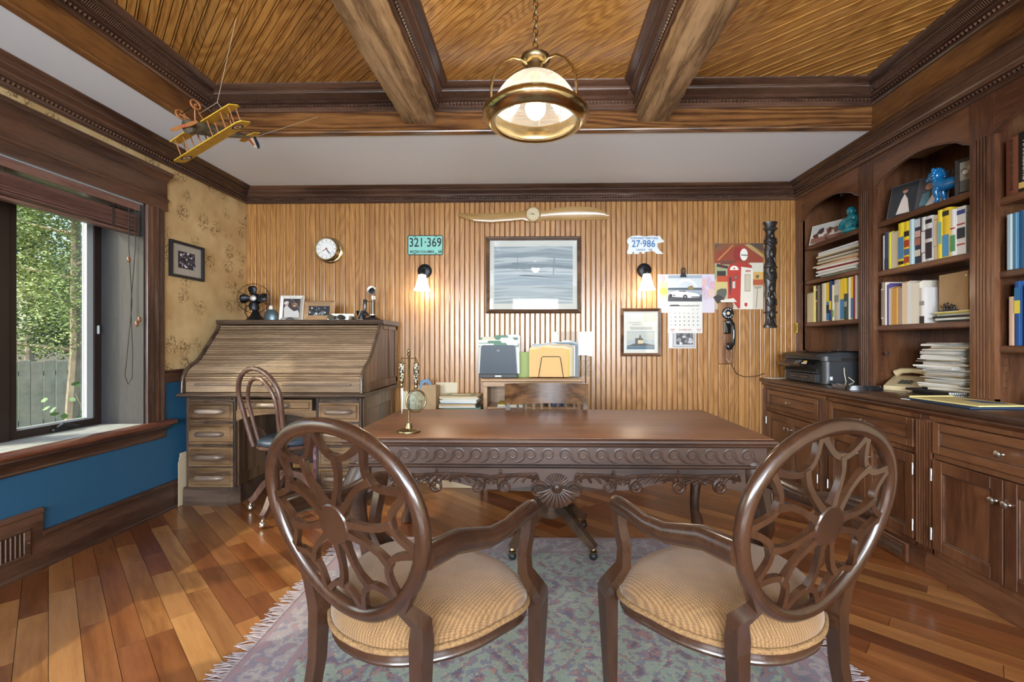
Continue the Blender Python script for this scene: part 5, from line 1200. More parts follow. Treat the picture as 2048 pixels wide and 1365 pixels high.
# ================================================================== model biplane hung upside down
M['wing'] = mat('yellow_tin', (.62, .40, .04), .4, var=.2, vscale=20); M['orange_wood'] = mat('orange_wood', (.34, .13, .04), .45); M['tin'] = mat('grey_tin', (.16, .14, .10), .4, .6, var=.5, vscale=40)
bx = Vector((.909, -.343, .240)).normalized(); by = Vector((-.315, -.90, -.293)); by = (by - bx * by.dot(bx)).normalized(); bz = bx.cross(by)
pl = thing('model_biplane', 'yellow tin model biplane hanging upside down on threads by the window', 'model plane', (0, 0, 0))
pl.matrix_world = Matrix.Translation((-1.847, 2.587, 2.445)) @ Matrix((bx, by, bz)).transposed().to_4x4() @ Matrix.Scale(.845, 4)
def wing(z, L, name, y0=.02):
    out = [(-L, y0 - .035), (-L + .02, y0 - .05), (L - .02, y0 - .05), (L, y0 - .035), (L - .005, y0 + .03), (L - .03, y0 + .045), (-L + .03, y0 + .045), (-L + .005, y0 + .03)]
    return MB().prism(out, z, z + .006, 'z').build(name, 'wing', pl)
w1 = wing(.085, .345, 'top_wing', .03)
wl2 = MB(); 
for sg in (-1, 1): MB().prism([(sg * .03, -.02), (sg * .30, -.02), (sg * .31, .0), (sg * .30, .06), (sg * .03, .065)], -.035, -.029, 'z').build('bottom_wing', 'wing', pl)
for sx in (-.27, -.19, -.06, .06, .19, .27):
    for yy in (-.005, .05): MB().tube([(sx, yy - .01, -.03), (sx, yy, .087)], .0042, 6).build('strut', 'orange_wood', pl)
k = MB()
for sx in (-.23, .23): k.tube([(sx - .04, .02, -.03), (sx + .04, .02, .085)], .0012, 4).tube([(sx + .04, .03, -.03), (sx - .04, .03, .085)], .0012, 4)
k.build('rigging', 'iron', pl)
MB().tube([(0, .15, 0), (0, .12, 0), (0, .02, 0), (0, -.12, .002), (0, -.30, .008), (0, -.34, .01)], [.030, .040, .040, .032, .014, .008], 12).build('fuselage', 'tin', pl, 50)
MB().lathe([(.042, .118), (.046, .13), (.044, .152), (.02, .158), (0, .16)], 16, M_=Matrix.Rotation(R(-90), 3, 'X')).build('engine_cowl', 'tin', pl, 50)
MB().prism([(-.085, -.345), (-.08, -.30), (0, -.275), (.08, -.30), (.085, -.345), (.04, -.355), (0, -.34), (-.04, -.355)], .008, .012, 'z').build('tailplane', 'wing', pl)
MB().prism([(-.30, .01), (-.335, .085), (-.35, .09), (-.352, .01)], -.003, .003, 'x').build('fin', mat('cream_tin', (.66, .58, .40), .5), pl)
MB().prism([(-.352, .0), (-.352, .092), (-.375, .085), (-.385, .05), (-.378, .005)], -.003, .003, 'x').build('rudder', mat('navy_tin', (.02, .025, .05), .5), pl)
MB().prism([(-.29, .01), (-.325, .07), (-.335, .07), (-.312, .01)], -.0036, .0036, 'x').build('rudder_stripe', mat('red_tin', (.35, .06, .03), .5), pl)
pr = MB().tube([(-.12, .172, -.02), (-.06, .172, -.01), (0, .172, 0), (.06, .172, .01), (.12, .172, .02)], [.006, .014, .008, .014, .006], 8, flat=.3, up=(0, 1, 0)).build('propeller', 'orange_wood', pl, 50)
MB().lathe([(.012, .162), (.012, .178), (0, .186)], 10, M_=Matrix.Rotation(R(-90), 3, 'X')).build('spinner', mat('red_spinner', (.4, .05, .03), .4), pl)
for sx in (-.075, .075):
    MB().tube([(sx, .09 + .030 * math.cos(2 * PI * i / 20), -.115 + .030 * math.sin(2 * PI * i / 20)) for i in range(20)], .006, 6, closed=True).lathe([(.008, -.006), (.008, .006)], 10, (sx, .09, -.115), Matrix.Rotation(R(90), 3, 'Y')).build('wheel', 'orange_wood', pl, 60)
    MB().tube([(sx * .9, .09, -.115), (sx * .35, .10, -.03)], .004, 6).tube([(sx * .9, .09, -.115), (sx * .35, .03, -.03)], .004, 6).build('landing_strut', 'orange_wood', pl)
MB().tube([(-.075, .09, -.115), (.075, .09, -.115)], .003, 6).build('axle', 'iron', pl)
for sx in (-.26, .26):
    k = MB()
    for r, c, e in ((.036, '1d2a4a', 0), (.024, 'e8e2cf', .0004), (.011, 'a8322a', .0008)): k.poly([(sx + x, .025 + y, .0915 + e) for x, y in disc(0, 0, r, 20)], h(c))
    k.build('roundel', 'print', pl, None)
th = thing('hanging_thread', 'thin pale threads holding the model biplane to the ceiling trim', 'thread', (0, 0, 0))
M['thread'] = mat('thread', (.5, .42, .3), .8)
for p_, q_ in (((-1.60, 2.45, 2.975), (-1.80, 2.59, 2.60)), ((-1.80, 2.59, 2.60), (-1.90, 2.58, 2.53)), ((-1.80, 2.59, 2.60), (-1.74, 2.60, 2.52)), ((-1.70, 2.80, 2.50), (-1.50, 3.175, 2.80))): MB().tube([p_, q_], .0012, 5).build('line', 'thread', th)

# ================================================================== things on the wallpapered wall
def frame(name, label, loc, rz, w, hh, fw, fd, m, prints, mat_b=0., glass=True, cat='picture', prof=True):
    t = thing(name, label, cat, loc, rz)
    b = MB(); d = fd
    pr = [(0, 0), (0, -d * .75), (fw * .18, -d), (fw * .5, -d * .85), (fw * .8, -d * .6), (fw, -d * .55), (fw, 0)] if prof else [(0, 0), (0, -d), (fw, -d), (fw, 0)]
    names = []
    cs = [(-w / 2, -hh / 2, 1, 1), (w / 2, -hh / 2, -1, 1), (w / 2, hh / 2, -1, -1), (-w / 2, hh / 2, 1, -1)]
    for i in range(4):
        (xa, za, sxa, sza), (xb, zb, sxb, szb) = cs[i], cs[(i + 1) % 4]; v = []; K = len(pr)
        for o, y in pr: v += [(xa + sxa * o, y, za + sza * o), (xb + sxb * o, y, zb + szb * o)]
        f = [(2 * k, 2 * k + 1, 2 * k + 3, 2 * k + 2) for k in range(K - 1)] + [(2 * K - 2, 2 * K - 1, 1, 0)]
        MB().add(v, f).build('frame_rail', m, t, 30)
    MB().box(-w / 2 + fw * .8, w / 2 - fw * .8, -.004, -.001, -hh / 2 + fw * .8, hh / 2 - fw * .8).build('backing', 'paper', t, None)
    if prints: art(prints, -.0045).build('picture_print', 'print', t, None)
    if glass: MB().poly([(-w / 2 + fw, -d * .45, -hh / 2 + fw), (w / 2 - fw, -d * .45, -hh / 2 + fw), (w / 2 - fw, -d * .45, hh / 2 - fw), (-w / 2 + fw, -d * .45, hh / 2 - fw)]).build('glass', 'pic_glass', t, None)
    return t
M['pic_glass'] = thin_glass('picture_glass', (.97, .98, .98), .10)
rn = random.Random(12)
def blobs(n, x0, x1, z0, z1, cols, s0, s1, seed):
    rr_ = random.Random(seed); return [(rr_.choice(cols), [(cx + math.cos(a) * s * rr_.uniform(.6, 1.2), cz + math.sin(a) * s * rr_.uniform(.6, 1.2)) for a in [2 * PI * k / 7 for k in range(7)]]) for cx, cz, s in [(rr_.uniform(x0, x1), rr_.uniform(z0, z1), rr_.uniform(s0, s1)) for _ in range(n)]]
frame('framed_photograph', 'black framed monochrome photograph with white mat on the map wallpaper', (LX + .001, 3.572, 1.877), R(90), .350, .275, .020, .022, mat('black_frame', (.015, .017, .020), .45),
      [('d6d4d0', rect(-.155, .155, -.12, .12)), ('3a3c55', rect(-.088, .088, -.062, .068))] + blobs(60, -.078, .078, -.052, .058, ['8f92a8', 'c9cad4', '23243a', '55586f', 'eeeeee'], .004, .013, 2), prof=False)
# ================================================================== things on the beadboard wall
WYs = BY - .0015
ck = thing('ship_clock', 'round brass ship clock with white dial on the beadboard', 'clock', (-1.925, WYs, 2.105))
MB().lathe([(.118, 0), (.120, .008), (.112, .014), (.100, .018), (.098, .075), (.106, .082), (.110, .094), (.104, .102), (.095, .102), (.092, .092)], 40, M_=Matrix.Rotation(R(90), 3, 'X'), cap=False).build('case', 'bright_brass', ck, 40)
MB().lathe([(.094, .088), (0, .0881)], 40, M_=Matrix.Rotation(R(90), 3, 'X')).build('dial', mat('white_dial', (.78, .77, .74), .4), ck, None)
tk = [('2a2a2a', [(math.sin(a) * r0 - math.cos(a) * w, math.cos(a) * r0 + math.sin(a) * w) for r0, w in ((.072, -.0025), (.084, -.0025), (.084, .0025), (.072, .0025))]) for a in [R(30 * i) for i in range(12)]]
tk += [('555555', arc(0, 0, .060, 0, 350, 40) + arc(0, 0, .0588, 350, 0, 40))]
art(tk, -.0885).build('hour_marks', 'print', ck, None)
def hand(parent, a, L, w, c, y): art([(c, [(-w, -.012), (w, -.012), (w * .5, L), (-w * .5, L)])], y).xf(Matrix.Rotation(R(a), 4, 'Y')).build('clock_hand', 'print', parent, None)
hand(ck, 150, .052, .004, '1a2038', -.0915); hand(ck, 140, .070, .003, '1a2038', -.092); hand(ck, 240, .045, .004, '8a2a20', -.0925)
def plate_text(t, s, z, size, m, sx=1., bold=0., x=0): return text(s, size, 'lettering', m, t, (x, -.0045, z), sx=sx, bold=bold)
M['plate_teal'] = mat('teal_plate', h('7fc0b4'), .4); M['ink'] = mat('dark_ink', (.012, .012, .014), .6); M['ink_blue'] = mat('blue_ink', h('2f6fa8'), .6); M['ink_red'] = mat('red_ink', h('b03028'), .6); M['plate_white'] = mat('white_plate', h('d6dcde'), .4)
p1 = thing('licence_plate', 'teal British Columbia licence plate reading 321 369', 'licence plate', (-1.03, WYs, 2.153))
MB().prism(rr(-.166, .166, -.092, .092, .012), -.0025, 0, 'y').build('plate', 'plate_teal', p1)
MB().tube([(x, -.003, z) for x, z in rr(-.163, .163, -.089, .089, .012)], .0035, 6, closed=True).build('edge', 'ink', p1)
plate_text(p1, '321\u00b7369', .022, .118, 'ink', .80, .0012); plate_text(p1, 'BRITISH COLUMBIA', -.062, .032, 'ink', .82, .0006, -.030); plate_text(p1, '68', -.062, .040, 'ink', .9, .0008, .138)
for x in (-.10, .10):
    for z in (-.078, .080): art([('101010', rr(x - .012, x + .012, z - .003, z + .003, .0025))], -.003).build('bolt_slot', 'print', p1, None)
p2 = thing('licence_plate', 'white bear-shaped licence plate reading 27 986', 'licence plate', (1.016, WYs, 2.148))
bear = [(-.165, -.086), (-.120, -.086), (-.118, -.066), (-.105, -.066), (-.104, -.086), (-.060, -.086), (-.055, -.066), (-.035, -.068), (-.032, -.084), (-.010, -.084), (-.004, -.066), (.030, -.066), (.05, -.056), (.085, -.068), (.105, -.086), (.168, -.086), (.150, -.070), (.128, -.050), (.112, -.020), (.112, .010), (.130, .016), (.168, .022), (.172, .036), (.150, .052), (.140, .072), (.125, .083), (.108, .078), (.060, .084), (0, .076), (-.060, .086), (-.120, .082), (-.155, .062), (-.170, .040), (-.166, .018), (-.152, .0), (-.158, -.040), (-.170, -.062)]
MB().prism(bear, -.0025, 0, 'y').build('plate', 'plate_white', p2)
plate_text(p2, '27\u00b7986', .006, .090, 'ink_blue', .88, .0012, -.018); plate_text(p2, 'NORTHWEST TERRITORIES', .058, .026, 'ink_blue', .80, .0003, -.01); plate_text(p2, 'CANADA     1983', -.048, .022, 'ink_blue', .9, .0003, -.01)
# propeller clock
pc = thing('propeller_clock', 'varnished wooden propeller with a small round clock at its hub', 'clock', (-.022, WYs, 2.430))
M['prop'] = wood('laminated_propeller', (.25, .135, .042), (.34, .195, .066), (.42, .26, .098), axis='X', scale=9, stretch=8, rough=.22, coat=.7, rings=1.6, rnd=0, bump=.0)
def zc(y): return -(y - 171) / 6.02 * .00465
def xc(x): return (x - 1005) / 6.02 * .00465
top = [(95, 160), (130, 142), (300, 150), (500, 148), (700, 140), (880, 124), (950, 100), (1060, 100), (1120, 135), (1200, 118), (1300, 95), (1400, 85), (1500, 81), (1700, 92), (1800, 115), (1880, 158), (1912, 190)]
bot = [(95, 172), (130, 200), (300, 255), (500, 268), (700, 255), (880, 236), (950, 262), (1060, 262), (1120, 238), (1200, 240), (1300, 240), (1400, 239), (1500, 238), (1700, 237), (1800, 237), (1880, 236), (1912, 222)]
v = []; f = []; K = 8
for (xt, yt), (xb_, yb_) in zip(top, bot):
    x = xc(xt); a, b2 = zc(yt), zc(yb_); c = (a + b2) / 2; hh = (a - b2) / 2; tw = .010 if xt < 1005 else -.010
    for q in range(K):
        ang = 2 * PI * q / K; v.append((x, -.016 - .012 * math.sin(ang) + tw * math.cos(ang), c + hh * math.cos(ang)))
N = len(top)
for i in range(N - 1):
    for q in range(K): f.append((i * K + q, (i + 1) * K + q, (i + 1) * K + (q + 1) % K, i * K + (q + 1) % K))
f += [tuple(range(K)), tuple(range((N - 1) * K, N * K))[::-1]]
MB().add(v, f).build('propeller', 'prop', pc, 40)
MB().lathe([(.072, 0), (.072, .030), (.066, .036), (.060, .036), (.058, .032)], 32, M_=Matrix.Rotation(R(90), 3, 'X'), cap=False).build('hub', 'prop', pc, 40)
MB().lathe([(.0595, .033), (0, .0331)], 32, M_=Matrix.Rotation(R(90), 3, 'X')).build('dial', mat('cream_dial', (.62, .52, .33), .35), pc, None)
art([('2a2218', [(math.sin(a) * r0 - math.cos(a) * w, math.cos(a) * r0 + math.sin(a) * w) for r0, w in ((.044, -.0018), (.053, -.0018), (.053, .0018), (.044, .0018))]) for a in [R(30 * i) for i in range(12)]], -.0335).build('hour_marks', 'print', pc, None)
hand(pc, -95, .044, .0022, '201a14', -.0345); hand(pc, -60, .028, .0026, '201a14', -.035)
M['frame_wood'] = wood('picture_frame_wood', (.055, .026, .014), (.11, .055, .030), (.17, .09, .05), axis='X', scale=20, stretch=8, rough=.3, coat=.35, rings=1.2, rnd=.1)
sea = [('c9c9c2', rect(-.41, .41, -.325, .325)), ('8d9aa2', rect(-.365, .365, -.265, .265))]
for i in range(16):
    rr_ = random.Random(i); z = -.25 + i * .032; sea.append((rr_.choice(['9aa6ad', 'aab4b9', '828f98', 'b3bcc0', '76848e']), [(-.365, z), (-.1, z + rr_.uniform(-.02, .03)), (.15, z + rr_.uniform(-.02, .03)), (.365, z + rr_.uniform(-.01, .01)), (.365, z + .012), (.1, z + rr_.uniform(.02, .045)), (-.15, z + rr_.uniform(.02, .045)), (-.365, z + .014)]))
sea += [('6f7d86', [(-.20, .10), (-.05, .105), (-.05, .110), (-.20, .112)]), ('6f7d86', [(-.15, .07), (-.145, .07), (-.145, .19), (-.15, .19)]), ('7a8790', [(.11, .085), (.26, .09), (.26, .096), (.11, .094)]), ('7a8790', [(.18, .0), (.19, .0), (.20, .16), (.19, .16)])]
frame('framed_print', 'large wood-framed grey seascape print under reflecting glass', (-.020, WYs, 1.870), 0, .884, .714, .038, .028, 'frame_wood', sea)
lh = [('d8d8d2', rect(-.145, .145, -.18, .185)), ('c9cdc0', rect(.03, .145, .10, .185)), ('cfd6d6', rect(-.145, .02, .12, .185))]
lh += [('a9b3b8', rect(-.128, .128, -.158, .010)), ('b9bfba', rect(-.128, .128, -.07, -.0)), ('3f6680', rect(-.128, .128, -.158, -.125)), ('5a7f92', rect(-.128, .128, -.135, -.122)), ('4a4a50', [(-.128, -.128), (-.06, -.105), (.03, -.10), (.128, -.118), (.128, -.128)]), ('4c4650', rect(-.050, -.022, -.11, -.055)), ('d9c9a0', rect(-.026, .022, -.105, -.072)), ('4a3a38', [(-.03, -.072), (.026, -.072), (.016, -.055), (-.018, -.052)]), ('3a3f4a', [(-.014, -.052), (.006, -.052), (.000, -.03), (-.006, -.022), (-.010, -.03)])]
rr_ = random.Random(21)
for z, x0, x1 in ((.085, -.11, .0), (.066, -.08, .0), (.036, -.10, .09), (.012 + .012, -.09, .10)):
    x = x0
    while x < x1:
        w = rr_.uniform(.006, .014); lh.append(('50545c', [(x, z), (x + .002, z), (x + w * .8, z + .014), (x + w * .8 - .002, z + .014)])); lh.append(('50545c', rect(x, x + w * .7, z + .005, z + .007))); x += w + .004
frame('framed_print', 'wood-framed lighthouse print with handwritten note above it', (.972, WYs, 1.337), 0, .372, .444, .030, .024, 'frame_wood', lh)
# children's drawing behind the calendar
wc = thing('watercolour_sheet', 'pale flower painting on paper pinned behind the calendar', 'paper', (1.391, WYs, 1.695))
MB().box(-.26, .26, -.0012, 0, -.178, .178).build('sheet', 'paper', wc, None)
pts = [('dcd8d6', rect(-.26, .26, -.178, .178)), ('d9cfa0', disc(-.205, .03, .05, 14, .09)), ('d8b55a', disc(-.205, .02, .04, 12, .035)), ('d9b3b8', disc(-.225, .14, .035)), ('b8c7d2', disc(-.20, -.11, .035)), ('cfc8d6', rect(.10, .26, -.178, .178))]
for k in range(6): a = R(60 * k + 15); pts.append((('d3a9b8', 'c9b6c9', 'd8b8b4')[k % 3], disc(.19 + math.cos(a) * .05, .05 + math.sin(a) * .065, .032, 12, .05)))
for k in range(9): a = R(40 * k); pts.append(('5f5560', [(.19, .05), (.19 + math.cos(a) * .06 + .002, .05 + math.sin(a) * .08), (.19 + math.cos(a) * .06, .05 + math.sin(a) * .08 + .002)]))
art(pts, -.0013).build('painting', 'print', wc, None)
bwp = thing('printed_sheet', 'black and white flower printout hanging below the calendar', 'paper', (1.355, WYs, 1.272))
MB().box(-.125, .125, -.001, 0, -.083, .12).build('sheet', 'paper', bwp, None)
art([('d8d8d8', rect(-.125, .125, -.083, .12)), ('8d8d92', rect(-.088, .118, -.075, .12)), ('bcbcc0', rect(-.08, .11, -.068, .12)), ('4a4a4e', rect(-.055, .100, -.048, .12))] + blobs(16, -.045, .09, -.04, .1, ['b8b8bc', '8c8c90', '6a6a6e', 'd0d0d4'], .012, .026, 8), -.0011).build('picture_print', 'print', bwp, None)
cal = thing('wall_calendar', 'wall calendar with white sports car photo and month grid', 'calendar', (1.378, WYs - .004, 1.596))
MB().box(-.156, .156, -.0012, 0, .012, .267).box(-.156, .160, -.002, -.0004, -.268, .012).build('sheet', 'paper', cal, None)
ca = [('9aa7b4', rect(-.156, .156, .025, .267)), ('c7cfd6', rect(-.156, .156, .13, .24)), ('dfe2e6', [(-.09, .16), (-.06, .21), (-.02, .235), (.04, .235), (.09, .20), (.12, .16), (.10, .16), (.06, .20), (.0, .215), (-.05, .19), (-.07, .16)]), ('55606a', rect(-.156, .156, .13, .152)), ('8a7448', blobs(1, .055, .056, .15, .151, ['8a7448'], .026, .027, 3)[0][1]), ('3f4147', rect(-.156, .156, .025, .075)),
      ('5c5e66', rect(-.156, .156, .065, .085)), ('e9eaec', [(-.15, .075), (-.145, .105), (-.10, .118), (-.06, .128), (-.01, .130), (.03, .112), (.10, .10), (.135, .085), (.13, .062), (.05, .058), (-.08, .066)]), ('3a3d44', [(-.07, .118), (-.05, .126), (-.005, .127), (.02, .113)]), ('24262b', disc(-.132, .080, .016)), ('24262b', disc(.002, .068, .021)), ('8d8f95', disc(.002, .068, .010)), ('24262b', [(.05, .062), (.13, .064), (.128, .072), (.06, .070)]), ('202226', [(-.115, .09), (-.09, .085), (-.085, .078), (-.11, .078)])]
ca += [('3a3c42', [(-.15, -.018), (-.13, -.004), (-.06, -.004), (-.04, -.018)])]
rr_ = random.Random(3)
for r in range(5):
    for c in range(7):
        if r == 0 and c < 5: continue
        ca.append(('50535a' if c else '9a9da4', rect(-.135 + c * .041, -.135 + c * .041 + (.006 if r < 2 else .011), -.052 - r * .036, -.044 - r * .036)))
    ca.append(('c2c6ca', rect(-.15, .152, -.060 - r * .036, -.0594 - r * .036)))
art(ca, -.0021, .00015).build('calendar_print', 'print', cal, None)
text('Noviembre/December 2023', .019, 'lettering', 'ink', cal, (.045, -.0052, -.014), sx=.78); 
for x in (-.115, .125): text('CEAR', .018, 'lettering', 'ink_red', cal, (x, -.005, -.235), sx=.9); text('tools', .010, 'lettering', 'ink_red', cal, (x, -.005, -.250))
text('Our Quality Tools', .018, 'lettering', 'ink_red', cal, (.0, -.005, -.236), sx=.85)
clp = thing('bulldog_clip', 'black spring clip pinching the top of the calendar', 'clip', (1.362, WYs - .006, 1.88))
MB().prism([(-.030, -.035), (.030, -.035), (.016, .005), (-.016, .005)], -.010, 0, 'y').build('jaw', 'iron', clp); MB().tube([(-.010, -.006, 0), (-.015, -.008, .03), (-.008, -.010, .048), (.008, -.010, .048), (.015, -.008, .03), (.010, -.006, 0)], .005, 7).build('handle', 'iron', clp, 60)
# petrol-pump poster
gp = thing('gas_pump_poster', 'painted poster of a red and white petrol pump on the beadboard', 'poster', (1.873, WYs, 1.852))
MB().box(-.221, .221, -.0012, 0, -.304, .304).build('sheet', 'paper', gp, None)
g = [('b9a98c', rect(-.221, .221, -.304, .304)), ('7c4a2c', rect(-.221, .221, .12, .304)), ('8a3a22', [(-.221, .12), (-.221, .22), (.0, .29), (.1, .29), (.221, .16), (.221, .12)]), ('c07a3a', [(-.20, .15), (-.06, .29), (-.045, .29), (-.18, .15)]), ('a58a55', [(.05, .29), (.221, .17), (.221, .20), (.10, .30)]), ('5a4a3a', [(-.221, .25), (-.16, .304), (-.221, .304)]), ('4a3c30', [(.08, .304), (.221, .23), (.221, .304)]), ('6a3a28', rect(-.17, -.03, .10, .145)), ('9a9a70', rect(-.221, -.06, -.02, .11)), ('c9b878', rect(-.221, -.08, -.16, -.04)), ('2a2826', rect(-.20, -.12, .0, .05)), ('b8492a', rect(-.20, -.10, -.05, .005)), ('5a5a52', blobs(1, -.15, -.149, -.15, -.149, ['5a5a52'], .06, .062, 4)[0][1]), ('3a3632', blobs(1, -.185, -.184, -.21, -.209, ['3a3632'], .05, .052, 5)[0][1]), ('33282a', [(-.205, .09), (-.10, .07), (-.10, .095), (-.20, .118)]), ('c8c4b4', rect(.10, .221, .04, .125)), ('c9a058', rect(.12, .221, -.03, .04)), ('a8502c', rect(.12, .221, -.08, -.03)), ('6a5a48', blobs(1, .17, .171, .0, .001, ['6a5a48'], .02, .021, 4)[0][1]),
     ('c9bfae', rect(-.10, .221, -.304, -.10)), ('a33026', disc(.020, .205, .062, 20, .066)), ('8a241e', disc(-.005, .205, .045, 16, .064)), ('e6e2d8', disc(.045, .20, .035, 18, .056)),
     ('b13428', [(-.10, -.22), (-.105, .06), (-.09, .105), (-.05, .125), (.02, .130), (.02, -.295), (-.01, -.295), (-.05, -.24)]), ('a32e24', [(-.09, .105), (-.05, .125), (.06, .128), (.115, .10), (.12, .07), (.02, .085)]), ('ddd6c8', [(.02, .088), (.118, .075), (.128, .04), (.125, -.304), (.01, -.304)]), ('e8e4da', arc(-.044, .058, .040, 0, 180, 10)), ('b13428', disc(-.044, .072, .010, 5)), ('3c3230', [(-.085, -.17), (-.09, -.02), (-.075, .0), (-.068, -.03), (-.078, -.16)]), ('c8c4ba', [(-.06, -.11), (-.06, -.05), (-.035, -.045), (-.035, -.11)]), ('6f4a42', disc(-.03, -.01, .018)), ('8d867a', disc(-.03, -.01, .009)), ('a8a090', rect(.050, .105, -.14, .02)), ('c4b9a2', rect(.058, .098, -.13, .01)), ('d8d2c6', rect(.055, .110, .035, .062)), ('b4544a', rect(.060, .105, .040, .057)), ('dcd8ce', [(-.17, -.22), (-.05, -.20), (-.02, -.235), (-.165, -.24)]), ('e2ded4', rect(.035, .088, -.290, -.235)), ('b83a2c', blobs(1, .062, .0621, -.262, -.2619, ['b83a2c'], .02, .021, 14)[0][1]), ('9a9488', [(.14, -.10), (.20, -.09), (.205, -.11), (.145, -.115)]), ('8f897c', [(.165, -.11), (.172, -.11), (.160, -.29), (.152, -.29)])]
art(g, -.0013, .00012).build('painting', 'print', gp, None)
text('Mobilgas', .022, 'lettering', 'ink', gp, (.047, -.0085, .195), sx=.8); text('Mobilgas', .012, 'lettering', 'plate_white', gp, (.083, -.0085, .048), sx=.85); text('ALLSTATE', .015, 'lettering', 'ink_red', gp, (-.15, -.0085, .094), rot=(R(90), R(12), 0), sx=.8)
# carved totem-like post
M['ebony'] = mat('dark_carved_wood', (.020, .015, .012), .42, coat=.2, var=.4, vscale=40, bump=.5, bscale=60)
tp_ = thing('carved_post', 'tall dark carved figural post hung near the bookcase', 'carving', (2.150, WYs - .02, 1.378))
MB().lathe([(.062, 0), (.062, .020), (.052, .026), (.050, .045), (.044, .055)], 20).xf(Matrix.Diagonal((1, .5, 1, 1))).build('base', 'ebony', tp_, 40)
MB().lathe([(.044, .05), (.046, .12), (.042, .13), (.048, .15), (.046, .26), (.052, .30), (.046, .36), (.054, .44), (.058, .50), (.050, .54), (.056, .56), (.050, .58), (.040, .61), (.052, .68), (.054, .72), (.044, .76), (.056, .79), (.046, .82), (.034, .86), (.040, .89)], 20).xf(Matrix.Diagonal((1, .5, 1, 1))).build('shaft', 'ebony', tp_, 60)
MB().lathe([(.040, .885), (.058, .900), (.060, .915), (.045, .922), (.050, .935), (.062, .955), (.064, .968)], 20).xf(Matrix.Diagonal((1, .5, 1, 1))).build('capital', 'ebony', tp_, 40)
for (x, z, s) in ((0, .835, .024), (0, .52, .026), (0, .28, .022)):
    k = MB().ball((x, -.030, z), s, s * .8, s * 1.25, 12, 9); k.tube([(-.042, -.012, z - .02), (-.035, -.032, z - .07), (0, -.036, z - .09)], [.010, .011, .009], 7).tube([(.042, -.012, z - .02), (.035, -.032, z - .07), (0, -.036, z - .09)], [.010, .011, .009], 7)
    k.ball((0, -.028, z - .16), .028, .018, .045, 10, 8).tube([(-.02, -.026, z - .20), (-.03, -.03, z - .24)], [.014, .010], 7).tube([(.02, -.026, z - .20), (.03, -.03, z - .24)], [.014, .010], 7); k.build('figure', 'ebony', tp_, 60)
k = MB()
for z in (.775, .55, .14, .905):
    for i in range(7): a = R(200 + 140 * i / 6); k.ball((math.cos(a) * .054, math.sin(a) * .028, z), .010, n=8, m=6)
k.build('carved_band', 'ebony', tp_, 60, kind='stuff')
# wall telephone
wt = thing('wall_telephone', 'black rotary handset telephone mounted on a wooden wall board', 'telephone', (1.748, WYs, 1.042))
M['phone_wood'] = wood('phone_board', (.13, .05, .018), (.24, .105, .040), (.33, .165, .07), axis='Z', scale=14, stretch=8, rough=.35, coat=.3, rings=1.4, rnd=0)
MB().cbox(-.066, .066, -.026, 0, 0, .570, .008).build('board', 'phone_wood', wt); M['bakelite'] = mat('black_bakelite', (.010, .011, .013), .16, coat=.6)
dl = MB().lathe([(.052, .026), (.054, .034), (.048, .040), (.020, .042), (0, .042)], 28, (.012, 0, .468), Matrix.Rotation(R(90), 3, 'X')).build('dial', 'bakelite', wt, 50)
for i in range(10): a = R(60 + 30 * i); MB().lathe([(.0082, .0405), (0, .0412)], 12, (.012 + math.cos(a) * .036, 0, .468 + math.sin(a) * .036), Matrix.Rotation(R(90), 3, 'X')).build('finger_hole', 'plate_white', dl, None)
MB().lathe([(.014, .0425), (0, .0432)], 16, (.012, 0, .468), Matrix.Rotation(R(90), 3, 'X')).build('dial_centre', 'paper_cream', dl, None)
MB().cbox(-.030, .040, -.055, -.026, .28, .40, .012).build('cradle', 'bakelite', wt)
MB().tube([(.020, -.075, .385), (.028, -.100, .36), (.034, -.105, .30), (.034, -.105, .25), (.028, -.100, .19), (.018, -.078, .165)], [.022, .020, .016, .016, .020, .022], 12).lathe([(.0, -.006), (.030, 0), (.032, .012), (.020, .020), (0, .022)], 18, (.016, -.055, .385), Matrix.Rotation(R(90), 3, 'X')).lathe([(.0, -.006), (.032, 0), (.034, .012), (.022, .022), (0, .024)], 18, (.014, -.055, .165), Matrix.Rotation(R(90), 3, 'X')).build('handset', 'bakelite', wt, 60)
pts = []; base = [(-.025, -.03, .27), (-.02, -.04, .20), (0, -.045, .12), (-.005, -.045, .05), (.02, -.045, .02), (.035, -.04, .06), (.036, -.05, .12), (.02, -.06, .15)]
for i in range(240):
    t = i / 240 * (len(base) - 1); k = int(t); p = Vector(base[k]).lerp(Vector(base[min(k + 1, len(base) - 1)]), t - k); a = i * .9; pts.append(p + Vector((math.cos(a) * .0085, math.sin(a) * .0085, math.sin(a) * .003)))
MB().tube(pts, .0022, 5).build('coiled_cord', mat('tan_cord', (.42, .27, .18), .5), wt, 60)
wr_ = tag(MB().tube([(0, 0, 0), (.01, 0, -.06), (.05, -.002, -.13), (.12, -.004, -.16), (.23, -.006, -.152), (.30, -.02, -.125)], .0032, 6).build('phone_wire', 'black'), 'thin black wire drooping from the wall telephone to the counter', 'wire'); wr_.location = (1.80, WYs - .006, 1.085)
st_n = thing('sticky_note', 'yellow sticky note on the end stile of the bookcase', 'note', (2.3745, 4.285, 1.375), R(-90)); MB().prism([(-.022, -.045), (.020, -.045), (.024, .045), (-.018, .045)], -.0015, -.0005, 'y').build('sheet', 'yellow', st_n, None)
art(bars(-.012, .014, -.03, .03, 6, '8a7a20', random.Random(1)), -.0016).build('handwriting', 'print', st_n, None)

